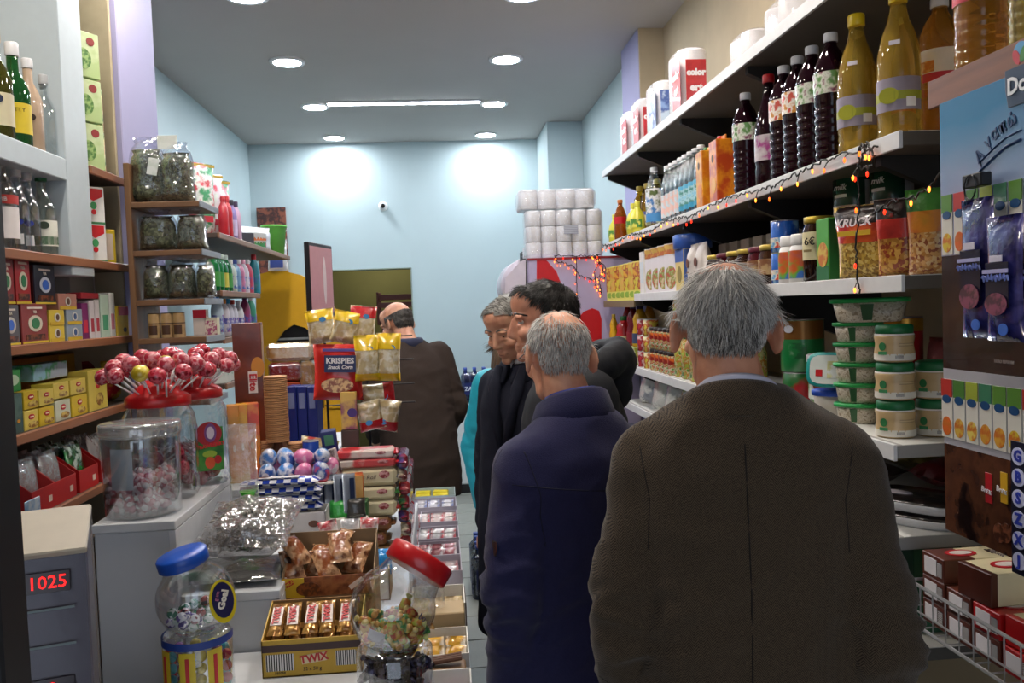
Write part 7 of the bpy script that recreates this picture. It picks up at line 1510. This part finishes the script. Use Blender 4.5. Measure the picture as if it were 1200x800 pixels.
# orange tea cartons
for i, (px, c, l) in enumerate(((275, '#c88a1c', 'amber juice pouch box beside the red one'), (285, '#d0a02c', 'golden juice pouch box between two others'), (296, '#c83c1c', 'red orange juice pouch box with steam print'))):
    p = PY(px, 530, 2.80+.03*i); pbox('drink_box', l, 'box', .036 if i < 2 else .05, .05, PY(px, 474, 2.8).z-1.131, PR([c, '#d8882c', c], 12, kind='soft'), (p.x, p.y), 1.131, rot=.25, art2=(M('#e0d0b0', .4), 0, .45, .12, .05))
# tall brown wafer box
p = PY(294, 470, 3.02); t = pbox('wafer_box', 'tall brown chocolate box with a white name plate', 'box', .095, .065, PY(294, 378, 3.02).z-1.131, PR(['#6e2c14', '#7a3418', '#5e2610'], 8, kind='soft'), (p.x, p.y), 1.131, rot=.1)
h = PY(294, 378, 3.02).z-1.131; ob('glow_patch', disc(.022, .035, M('#c8842c', .4)), t, (.032, -.0331, h*.70)); ob('name_plate', panel(.030, .075, M('#e0d8d4', .4)), t, (.014, -.0338, h*.60)); text('Elite', .034, M('#b81c24', .4, vary=0), t, (.014, -.0352, h*.60), (0, PI/2, 0), bold=.001); ob('side_strip', panel(.06, h*.96, M('#a88a6c', .4)), t, (.0479, 0, h*.5), (0, 0, PI/2))
# cones
p = PY(326, 520, 2.87); zc_ = PY(326, 517, 2.87).z; t = thing('cone_stack', 'tall stack of waffle ice cream cones', 'cones', (p.x, p.y, zc_)); nC = 34; hC = PY(326, 440, 2.87).z-zc_; cone = la([(.030, 0), (.0385, hC/nC*.3), (.0385, hC/nC*.75), (.036, hC/nC*.95)], M('#b8875a', .7, vary=.15, scale=60), 20)
for i in range(nC): ob('cone_rim', cone, t, (R.uniform(-.0008, .0008), R.uniform(-.0008, .0008), i*hC/nC))
ob('foot', la([(.02, -.05), (.014, 0)], M('#5a3a24', .6), 14), t)
for i, px in enumerate((314, 345)):
    p2 = PY(px, 535, 2.89); t = thing('cone_stack', ['short stack of wafer cups beside the red juice box', 'short stack of wafer cups beside the blue can'][i], 'cones', (p2.x-.012*(1-2*i), 2.885, 1.131))
    for q in range(int((PY(px, 517, 2.885).z-1.131)/.006)): ob('cup_rim', la([(.026, 0), (.0335, .002), (.0335, .0045), (.031, .0058)], M('#b8875a', .7, vary=.15, scale=60), 18), t, (0, 0, q*.006))
tag(slab('cone_box', PY(318, 520, 2.87).x+.004, PY(336, 520, 2.87).x-.004, 2.845, 2.895, 1.131, zc_-.052, M('#6a4a30', .7)), 'small brown block under the tall cones', 'block') if zc_-.052 > 1.135 else None
# bread and red packs behind
for i, (x0, x1, t0, t1, c, l) in enumerate(((312, 364, 402, 424, '#b88a50', 'wrapped toast bread loaf lying on the red pack'), (315, 352, 424, 448, '#8a1820', 'red wrapped loaf pack under the toast bread'), (352, 368, 424, 470, '#b08a58', 'wrapped toast loaf standing on end'))):
    Y = 3.22; a = PY(x0, t1, Y); b = PY(x1, t0, Y); o = tag(ob('bread_loaf', mesh('loaf', *g_box(b.x-a.x, .11, b.z-a.z, .012), PR([c, c, '#d8c8b0' if i != 1 else c], 9, rough=.25, bump=.3, coat=.7))), l, 'bread'); o.location = ((a.x+b.x)/2, Y+.06, a.z); ob('clear_wrap', mesh('wr', *g_box(b.x-a.x+.008, .116, b.z-a.z+.004, .014), FILM('#ffffff', .2, .08, .8, 25)), o)
zl_ = PY(340, 470, 3.22).z
tag(slab('bread_shelf', PY(310, 470, 3.22).x, PY(370, 470, 3.22).x, 3.22, 3.36, 1.131, zl_-.0, M('#8a5a3c', .5)), 'brown carton carrying the wrapped loaves', 'carton')
tag(slab('bread_support', PY(315, 448, 3.22).x, PY(351, 448, 3.22).x, 3.23, 3.34, zl_+.001, PY(333, 448, 3.22).z-.001, M('#b8502c', .5)), 'orange carton under the red wrapped loaf', 'carton')
# blue boxes
for i, (px, l) in enumerate(((345, 'dark blue biscuit box, first of the leaning row'), (357, 'dark blue biscuit box, second of the leaning row'), (369, 'dark blue biscuit box, third of the leaning row'))):
    Y = 3.06; a = PY(px, 490, Y); h = PY(px, 452, Y).z-1.131; pbox('biscuit_box', l, 'box', .034, .08, h, M('#1c2c7a', .35), (a.x, Y+.02), 1.131, rot=-.1, art=(M('#7a86b0', .4), 0, .82, .6, .2))
p = PY(385, 540, 2.95); o = pbox('biscuit_box', 'tall slim dark blue box leaning by the crispy bag', 'box', .05, .07, .25, M('#1a2468', .35), (-.372, p.y), 1.0, rot=.1, art=(M('#4a8a6a', .4), .0, .88, .6, .14)); o.rotation_euler = (0, -.10, .1); o.location.z = ZS+.162+.004
ob('picture', panel(.03, .04, M('#a8b8d8', .4)), o, (0, -.0365, .15)); ob('picture', panel(.03, .07, PR(['#3c5ac8', '#c83c4a', '#d8d8e0'], 50)), o, (0, -.0365, .06))
tag(slab('carton_riser', -.411, p.x+.07, p.y-.06, p.y+.05, ZS, ZS+.160, M('#3a3a4a', .5)), 'dark carton under the tall slim blue box', 'carton')
# blue can, foil packs
can('drink_can', 'plain blue drinks can with pale top near the cones', 'can', .027, .1, M('#1c46a8', .25, coat=.4), PY(364, 520, 2.86).x, 2.86, 1.131+.012, rot=0) ; tag(slab('can_block', PY(364, 520, 2.86).x-.028, PY(364, 520, 2.86).x+.028, 2.832, 2.888, 1.131, 1.1425, OFFW), 'white carton piece under the blue can', 'carton')
can('drink_can', 'short silver and blue can behind the cones', 'can', .022, .075, PR(['#b8bcc8', '#2c4a9a', '#c83c3c'], 30), PY(347, 510, 2.95).x, 2.965, 1.131, rot=0)
o = tag(ob('sweets_bag', pil(.13, .11, .05, PR(['#c8b88a', '#d8d4c8', '#b8a468', '#b83a34'], 20, bump=.6, rough=.2, coat=.6), 250)), 'cream crinkled sweets bag behind the blue can', 'bag'); o.location = (PY(358, 490, 2.99).x, 2.93+.02, 1.131+.06); o.rotation_euler = (-.3, .2, 0); o.location = (PY(366, 490, 2.94).x, 2.935, 1.133)
p = PY(387, 560, 2.72); o = tag(ob('magazine', bx(.07, .012, .20, PR(['#c8c4c8', '#8a8a9a', '#d8d0c8', '#5a4a4a'], 18))), 'pale card leaning beside the chocolate eggs', 'card'); o.location = (fx(396, 2.80)+.02, 2.80, ZS+.175); o.rotation_euler = (0, -.2, .4)
# chocolate eggs
eggm = [mesh('egg', *g_ell((0, 0, 0), (.027, .027, .036), n=18, m=12), PR(c, 22, rough=.2, coat=.6, kind='soft'), True) for c in (['#2c64b8', '#4a86d0', '#d8dce8', '#2450a0'], ['#c85a94', '#e08ab4', '#d870a4', '#e8d0dc'], ['#3c78c8', '#d8dce4', '#2c5ab0', '#c84a5a'])]
EG = [(331, 545, 0, .1), (347, 541, 0, .4), (373, 530, 1, -.6), (318, 567, 2, .2), (342, 560, 1, .1), (360, 562, 0, -.2), (378, 562, 2, .3), (387, 545, 1, .4), (393, 560, 0, -.4), (368, 548, 0, .6), (352, 575, 1, 1.2), (330, 578, 0, 1.2)]
eb_z = PY(350, 585, 2.66).z
for i, (px, py, k_, rt_) in enumerate(EG):
    p = Vector((-.56+(i % 4)*.056+(.02 if i//4 == 1 else 0), (2.715, 2.772, 2.744)[i//4], (1.166, 1.166, 1.210)[i//4])); o = tag(ob('chocolate_egg', eggm[k_]), ['blue foil chocolate egg', 'pink foil chocolate egg', 'blue and white foil chocolate egg'][k_]+' in the heap beside the cones', 'chocolate egg', 'heap of foil chocolate eggs'); o.location = p; o.rotation_euler = (.3*math.sin(i), rt_, i)
    ob('face_print', disc(.010, .009, M('#e4dce0', .3)), o, (0, -.0272, 0))
t = open_box('pink printed carton under the chocolate eggs', fx(291, 2.66), fx(395, 2.66), 2.69, 2.86, 1.131-.10 if False else 1.131, .03, .04, PR(['#d8a0b8', '#b8c8d8', '#d86a94', '#dcd8dc'], 14), inner=OFFW) if False else None
o = pbox('egg_carton', 'pink and white printed carton edge beside the eggs', 'carton', .10, .012, .15, PR(['#d0c4cc', '#c85a84', '#d8d4d8', '#8ab0d0'], 18), (PY(300, 575, 2.68).x, 2.672), 1.0, rot=.5); o.location.z = CB+.06; o.location = (PY(303, 575, 2.665).x, 2.645, CB+.002)
o = slab('egg_tray', fx(310, 2.72), fx(398, 2.72), 2.685, 2.80, 1.131, 1.136, OFFW); tag(o, 'white cardboard tray under the chocolate eggs', 'tray')
# --- swiss roll packs
SYY = 2.86
def roll_pack(label, pyb, pyt, mat, seed, endc, dx=0, txt=None, Y=SYY, x0=397, x1=464, emb=None):
    global ZK
    a = PY(x0, pyb, Y); b = PY(x1, pyt, Y); w = b.x-a.x; h = max(.03, b.z-a.z); a.z = ZK; ZK += h+.0005; o = tag(ob('cake_roll_pack', mesh('rp', *g_box(w, .09, h-.002, .014), mat)), label, 'cake roll'); o.location = ((a.x+b.x)/2+dx, Y+.05, a.z)
    for s in (-1, 1): ob('crimped_end', mesh('ce', *xf(g_pillow(.085, .02, .02, seed, nx=6, nz=4), (s*(w/2-.003), 0, h*.45), Matrix(((0, 0, s), (1, 0, 0), (0, s, 0))).to_euler()), M(endc, .3, bump=.4), True), o)
    if emb: ob('logo_disc', disc(.016, .016, RED), o, (-w*.38, -.0462, h*.5)); ob('logo_ring', disc(.011, .011, M('#e4dcd8', .4)), o, (-w*.38, -.0472, h*.5)); text('7', .018, M('#b81c20', .4, vary=0), o, (-w*.38, -.049, h*.5), bold=.001)
    if txt: text(txt, .020, M('#5a4a44', .4, vary=0), o, (-w*.08, -.0472, h*.5), shear=.3)
    ob('cake_picture', disc(.018, h*.2, PR(['#b83c3c', '#d8a0a0', '#8a2c2c'], 60)), o, (w*.28, -.0462, h*.62))
    return o
crm = M('#d8cda8', .35, vary=.05, coat=.4, bump=.25, bscale=30)
ys_ = [(642, 622, 'brown and cream cake pack at the bottom of the pile', PR(['#8a5a34', '#c8b07a', '#9a683c'], 8, rough=.3), '#6a4a2c'), (621, 601, 'brown and cream cake pack second in the pile', PR(['#9a6638', '#d0bc88', '#8a5a34'], 8, rough=.3), '#7a5030'), (600, 577, 'cream cake roll pack with a red fruit print', crm, '#b82c30'), (576, 557, 'cream cake roll pack with red and green ends', crm, '#3c7a3c'), (556, 530, 'cream cake roll pack with blue ends and a seven emblem', crm, '#1c3c8a'), (529, 516, 'red and white cake roll pack near the top of the pile', PR(['#b8242c', '#d8d0c8', '#c83c40'], 10, rough=.3), '#b8242c'), (515, 504, 'red cake roll pack on top of the pile', PR(['#b01c28', '#c83038', '#d8c8c0'], 10, rough=.3), '#a01c24')]
ZK = PY(430, 642, SYY).z
for i, (pb, pt, l, m_, e) in enumerate(ys_):
    o = roll_pack(l, pb, pt, m_, 260+i, e, dx=(-.012, .004, 0, -.006, 0, -.005, -.012)[i], txt='Swiss Roll' if i == 4 else None, emb=(i == 4), x0=418 if i < 2 else 397, x1=456 if i < 2 else 464)
zz = PY(430, 642, SYY).z
tag(slab('carton_riser', PY(415, 642, SYY).x, PY(460, 642, SYY).x, SYY+.005, SYY+.095, ZS, zz-.001, card), 'brown carton under the cake packs', 'carton') if zz > ZS+.006 else None
p = PY(405, 585, 2.78); pbox('orange_box', 'bright orange biscuit box in front of the cake packs', 'box', .075, .05, .085, PR(['#d0641c', '#c8843c', '#b8501c'], 12), (p.x+.02, 2.795), PY(410, 587, 2.78).z, rot=.15, art=(PR(['#b8803c', '#d8a860'], 50), .2, .5, .5, .9)); zo = PY(410, 587, 2.78).z
tag(slab('carton_riser', p.x-.03, p.x+.07, 2.765, 2.83, ZS, zo-.001, M('#3a6a3c', .5)), 'green carton under the bright orange box', 'carton')
for i, (px, py, c, l) in enumerate(((398, 608, '#3cb04a', 'bright green wrapped pack lying before the orange box'), (418, 606, '#3a3a38', 'dark green and black wrapped pack'), (393, 640, '#a82434', 'dark red and white wrapped pack on the stand'), (412, 640, '#b0b4bc', 'silver and red wrapped pack standing'), (428, 640, '#b83038', 'red edged wrapped pack standing'))):
    Y = 2.70 if i < 2 else 2.50; p = PY(px, py, Y); o = tag(ob('wafer_pack', pil(.06 if i < 2 else .055, .06 if i < 2 else .135, .03, PR([c, '#d8d4d4' if i > 1 else c, c], 16, rough=.2, bump=.5, coat=.6), 270+i)), l, 'biscuits'); o.location = (p.x, Y, p.z if i < 2 else ZS+.075); o.rotation_euler = (-.2, .15*(i-3) if i > 1 else 0, .2)
    if i < 2: tag(slab('carton_riser', p.x-.035, p.x+.035, Y-.02, Y+.025, ZS, p.z-.001, OFFW), ['white carton under the bright green pack', 'white carton under the dark pack'][i], 'carton')
tag(slab('carton_riser', PY(384, 640, 2.5).x, PY(437, 640, 2.5).x, 2.47, 2.53, ZS, ZS+.073, M('#c8c4c8', .5)), 'pale carton under the standing wafer packs', 'carton')
t = open_box('brown carton of bright blue twisted sweets', fx(425, 2.42), fx(458, 2.42), 2.40, 2.52, ZS, .09, .10, OFFW, inner=card)
for i in range(4):
    for q in range(2):
        o = tag(ob('blue_twist', pil(.028, .06, .02, M('#2a8ad0', .2, coat=.7, bump=.4), 280+i)), 'bright blue twist wrapped sweet bar in the brown carton', 'sweet', 'blue twist sweets'); o.location = (fx(429, 2.43)+i*.0205, 2.425+q*.045, ZS+.066); o.rotation_euler = (-.3, 0, .2)
# --- crispy bag and rusk bags on a wire rack
RY = 3.02
p0 = PY(367, 470, RY); p1 = PY(423, 402, RY)
rk = thing('wire_rack', 'black wire rack hung with rusk bags', 'rack', (PY(432, 500, RY+.1).x, RY+.15, ZS))
for q, (zt) in enumerate((PY(440, 396, RY).z, PY(440, 425, RY).z, PY(440, 455, RY).z, PY(440, 478, RY).z)):
    ob('cross_wire', mesh('cw', *g_tube([(-.16, 0, zt-ZS), (.17, 0, zt-ZS)], .003, 6), BLACKP), rk)
for x in (-.15, .0): ob('upright', mesh('up', *g_tube([(x, 0, 0), (x, 0, PY(440, 372, RY).z-ZS)], .005, 6), BLACKP), rk)
ob('foot', bx(.2, .06, .01, BLACKP), rk, (-.06, 0, 0))
kb = tag(ob('crispy_bag', pil(p1.x-p0.x, p1.z-p0.z, .055, M('#b82420', .25, vary=.06, coat=.6, bump=.4, bscale=25), 290, wr=.15)), 'big red crispy snack bag hanging at the front of the rack', 'snack bag'); w = p1.x-p0.x; h = p1.z-p0.z; kb.location = ((p0.x+p1.x)/2, RY, p0.z); kb.rotation_euler = (0, .04, 0)
ob('blue_plate', panel(w*.62, h*.30, M('#1c2858', .4)), kb, (.01, -.031, h*.66)); text('KRISPIES', .026, M('#e0dce0', .4, vary=0), kb, (.01, -.0335, h*.71), bold=.001); text('Snack Corn', .018, M('#e0dce0', .4, vary=0), kb, (.01, -.0335, h*.60), shear=.3, bold=.0006); ob('purple_band', panel(w*.7, h*.05, M('#5a4a9a', .4)), kb, (.01, -.022, h*.90)); ob('food_picture', disc(w*.32, h*.13, PR(['#c88a4a', '#8a4a2c', '#d8b078'], 60)), kb, (.0, -.0315, h*.28))
rusk = PR(['#c8bea0', '#b8a880', '#d4ccb4', '#a8946a'], 22, rough=.2, bump=.5, coat=.7); rcap = [M('#d8b41c', .25, bump=.4, coat=.5), M('#b01c24', .25, bump=.4, coat=.5)]
def ruskbag(label, px, pyb, pyt, w, top, Y, seed, tilt=0, foot=None):
    a = PY(px, pyb, Y); h = PY(px, pyt, Y).z-a.z; o = tag(ob('rusk_bag', pil(w, h, .065, rusk, seed, wr=.25, crimp=.1)), label, 'rusk bag', 'rusk bags on the rack'); o.location = (a.x, Y, a.z); o.rotation_euler = (0, tilt, .1)
    V, Fc = g_pillow(w*1.02, h, .069, seed, wr=.25, crimp=.1)
    def prt(v0, v1, m_):
        fs = [f for f in Fc if all(v0-1e-6 <= V[i][2]/h <= v1+1e-6 for i in f)]; ids = sorted({i for f in fs for i in f}); mp = {q: n for n, q in enumerate(ids)}; ob('printed_top', mesh('rt', [V[i] for i in ids], [tuple(mp[i] for i in f) for f in fs], m_, True), o)
    prt(.66, 1, rcap[top]); ob('blue_mark', disc(.012, .009, M('#3c8ac8', .4)), o, (.01, -.03, h*.7))
    if foot is not None: prt(0, .17, rcap[foot])
    return o
for i, (px, pb, pt, w, tp_, dy, tl_, ft, l) in enumerate(((379, 402, 362, .10, 0, .06, -.1, None, 'yellow topped rusk bag high behind the crispy bag'), (401, 402, 364, .095, 0, .03, .25, None, 'yellow topped rusk bag tilted at the rack top'), (424, 400, 358, .095, 1, .06, .1, None, 'red topped rusk bag at the rack top'), (431, 446, 392, .085, 0, -.02, 0, 0, 'yellow topped rusk bag hanging in the middle of the rack'), (455, 446, 390, .085, 0, .0, .05, 0, 'yellow topped rusk bag hanging at the rack end'), (424, 463, 425, .075, 1, .02, 1.5, None, 'red ended rusk bag lying across the rack'), (430, 500, 470, .09, 1, -.03, 2.95, None, 'red ended rusk bag hanging low on the rack'), (456, 500, 468, .09, 1, .0, -2.95, None, 'red ended rusk bag at the low rack end'))):
    Y = RY+dy if i > 2 else RY+dy+.08
    if abs(tl_) > 2: o = ruskbag(l, px, pt, pt-(pb-pt)*1.15, w, tp_, Y, 300+i, tl_, ft)
    else: o = ruskbag(l, px, pb, pt, w, tp_, Y, 300+i, tl_, ft)
# orange pack
p = PY(410, 505, 2.97); o = pbox('biscuit_box', 'orange and purple upright box beside the rack', 'box', .055, .02, .13, PR(['#c8842c', '#d8b04a', '#8a3c5a'], 12), (p.x, 2.975), PY(410, 503, 2.97).z, rot=0, art2=(M('#4a2c7a', .4), .2, .45, .3, .12)); tag(slab('carton_riser', p.x-.03, p.x+.03, 2.965, 2.985, ZS, PY(410, 503, 2.97).z-.001, M('#4a3a34', .5)), 'dark carton under the orange and purple box', 'carton')
# pink sign board
sy = 3.48; a = PY(358, 283, sy); b = PY(360, 420, sy); t = thing('sign_board', 'slim black framed pink sign board on the counter', 'sign', (a.x+.03, sy+.138, 1.131), 1.36); hS = a.z-1.131
ob('frame', bx(.28, .02, hS-PY(358, 372, sy).z+1.131 if False else a.z-PY(358, 372, sy).z, BLACKP, .003), t, (.0, 0, PY(358, 372, sy).z-1.131)); ob('face', panel(.262, a.z-PY(358, 372, sy).z-.03, M('#c08a92', .4)), t, (.0, -.0108, (a.z+PY(358, 372, sy).z)/2-1.131)); ob('bottle_mark', disc(.018, .10, M('#d8c8cc', .4)), t, (.03, -.0118, (a.z+PY(358, 372, sy).z)/2-1.131)); ob('post', bx(.022, .022, PY(358, 372, sy).z-1.131+.01, BLACKP), t, (-.12, 0, 0)); ob('foot', bx(.16, .10, .01, BLACKP), t, (-.10, 0, 0))
# --- open cartons along the aisle
lilc = M('#b8b0bc', .5); cx0, cx1 = -.115, .04
rows = [(4.13, .075, 'far carton with yellow sweet boxes', M('#b8c8cc', .5), 'yellow'), (3.86, .085, 'lilac carton of blue and white sweets', lilc, 'blue'), (3.60, .085, 'lilac carton of red and white sweets', lilc, 'red'), (3.34, .085, 'lilac carton of green and white sweets', lilc, 'green'), (3.12, .085, 'lilac carton of plain wrapped sweets', lilc, 'white'), (2.88, .10, 'lilac carton of red topped sweets', lilc, 'red2'), (2.50, .12, 'kraft brown carton of nut bars', M('#a89070', .6), 'kraft'), (2.20, .10, 'white carton of biscuit packs', OFFW, 'biscuit'), (1.93, .10, 'carton of round coloured wrapped cakes', lilc, 'round')]
pal = {'yellow': ['#d8c01c', '#e0cc3c'], 'blue': ['#2c3c8a', '#d8d8e0', '#8a94c0'], 'red': ['#b82c34', '#e0d8d8', '#c86a70'], 'green': ['#3c7a4a', '#dcdce0', '#b85a64'], 'white': ['#d8d4d8', '#a85a64', '#e4e0e4'], 'red2': ['#c8343c', '#e0d4d8', '#d88a90'], 'kraft': ['#b8a078', '#c8b48c'], 'biscuit': ['#b83424', '#d8a83c', '#e0d8cc'], 'round': ['#d070a8']}
for i, (y, h, l, m_, kd) in enumerate(rows):
    d = .17 if i != 6 else .15
    xo = -.04 if i < 2 else 0
    t = open_box(l, cx0+xo, cx1, y-d/2, y+d/2, ZR, h*.55 if kd == 'round' else h, h*1.05, m_, inner=m_ if i < 6 else OFFW)
    if kd == 'kraft': ob('dark_side', mesh('ds', *g_box(.002, d, h, .0002), M('#4a2a24', .5)), t, ((cx1-cx0)/2+.002, 0, 0)); text('Bar', .03, M('#a82c30', .4, vary=0), t, (.03, -d/2-.002, h*.6), shear=.3)
    if kd == 'round':
        for q in range(8):
            c = ['#d078b0', '#c85a9a', '#2c7ac8', '#c8347a', '#d8d03c', '#d0c82c', '#d8d03c', '#d0c82c'][q]; o = tag(ob('wrapped_cake', la([(.004, -.010), (.024, -.008), (.031, 0), (.024, .008), (.004, .010)], M(c, .25, coat=.5, bump=.4, bscale=60), 18)), ['pink', 'pink', 'blue', 'magenta', 'yellow', 'yellow', 'yellow', 'yellow'][q]+' round wrapped cake in the front carton', 'cake', 'round wrapped cakes'); o.location = (-.075+(q % 2)*.07, y-.05+(3-q//2)*.036, ZR+.05+.012*(3-q//2)); o.rotation_euler = (math.radians(60), 0, 0); o.location.z = ZR+.038
    elif kd == 'yellow':
        for q in range(4): pbox('sweet_box', 'small yellow sweet box in the far carton', 'box', .07, .05, .03, M('#dcc41c', .4), (-.115+(q % 2)*.085, y-.04+(q//2)*.07), ZR+.062-.0, rot=.15*(q-1), group='small yellow sweet boxes', art=(M('#e8d84c', .4), 0, .5, .6, .6)).location.z = ZR+.004
        for q in range(4): pbox('sweet_box', 'small yellow sweet box lying on another in the far carton', 'box', .07, .05, .04, M('#e0cc2c', .4), (-.115+(q % 2)*.085, y-.04+(q//2)*.07), ZR+.0345, rot=.1*(1-q), group='upper yellow sweet boxes')
    else:
        for q in range(6):
            o = tag(ob('sweet_pack', pil(.055, .068, .026, PR(pal[kd], 24, rough=.2, bump=.5, coat=.6), 320+i*6+q, nx=6, nz=6)), {'blue': 'blue and white', 'red': 'red and white', 'green': 'green and white', 'white': 'plain pale', 'red2': 'red topped', 'kraft': 'tan nut bar', 'biscuit': 'red and yellow biscuit'}[kd]+' wrapped sweet pack in its aisle carton', 'sweet pack', kd+' sweet packs'); o.location = (-.10+(q % 3)*.052 if i > 1 else -.118+(q % 3)*.058, y-.035+(q//3)*.06, ZR+h*.30); o.rotation_euler = (-.45, 0, .15*math.sin(q*2+i))
o = tag(ob('cinnamon_sticks', None), 'small bundle of brown sticks lying on a carton', 'sticks'); o.location = (-.03, 2.06, ZR+.10)
for q in range(3): ob('stick', mesh('st', *g_tube([(-.06, q*.010, .0), (.05, q*.012, .012)], .006, 7), M('#5a3a28', .7)), o)
tag(slab('carton_riser', -.09, .03, 2.03, 2.10, ZR, ZR+.092, M('#8a6a48', .6)), 'plain brown carton under the brown sticks', 'carton')
# clear bag hanging in front of the aisle cartons
o = tag(ob('clear_bag', pil(.10, .12, .03, FILM('#ffffff', .25, .08, .9, 25, .1), 350)), 'clear empty looking bag behind the red lidded jar', 'bag'); p = PY(500, 690, 2.33); o.location = (p.x, 2.34, ZR+.14)
tag(slab('carton_riser', -.11, .035, 2.30, 2.40, ZR, ZR+.138, M('#b8a078', .6)), 'kraft carton under the clear bag', 'carton')

# wrapped packs stacked end on beside the cake rolls
wp = [PR(['#6a1420', '#8a1c2c', '#a83a3c'], 20, rough=.2, bump=.4, coat=.6), PR(['#1c4a2c', '#2c6a3c', '#8a2c34'], 20, rough=.2, bump=.4, coat=.6), PR(['#2a2a5a', '#4a3a7a', '#8a2c3c'], 20, rough=.2, bump=.4, coat=.6), PR(['#8a8478', '#b8ae98', '#6a2c2c'], 20, rough=.2, bump=.4, coat=.6)]
for c, y in enumerate((2.955, 3.115, 3.275)):
    z = ZS+.001
    for q in range(7-c):
        h = .05-.004*(q % 3); o = tag(ob('cake_roll_pack', mesh('ep', *g_box(.036, .15, h, .012), wp[(q*3+c) % 4])), ['dark red', 'dark green', 'purple blue', 'beige'][(q*3+c) % 4]+' wrapped cake pack in the narrow pile beside the cake rolls', 'cake roll', 'narrow pile of wrapped cake packs'); o.location = (-.146+.004*math.sin(q*2.1), y, z); z += h+.0005
        ob('crimped_end', mesh('ce', *xf(g_pillow(.032, .018, .016, q, nx=6, nz=4), (0, -.073, h*.5), (math.radians(90), 0, 0)), wp[(q*3+c) % 4], True), o)
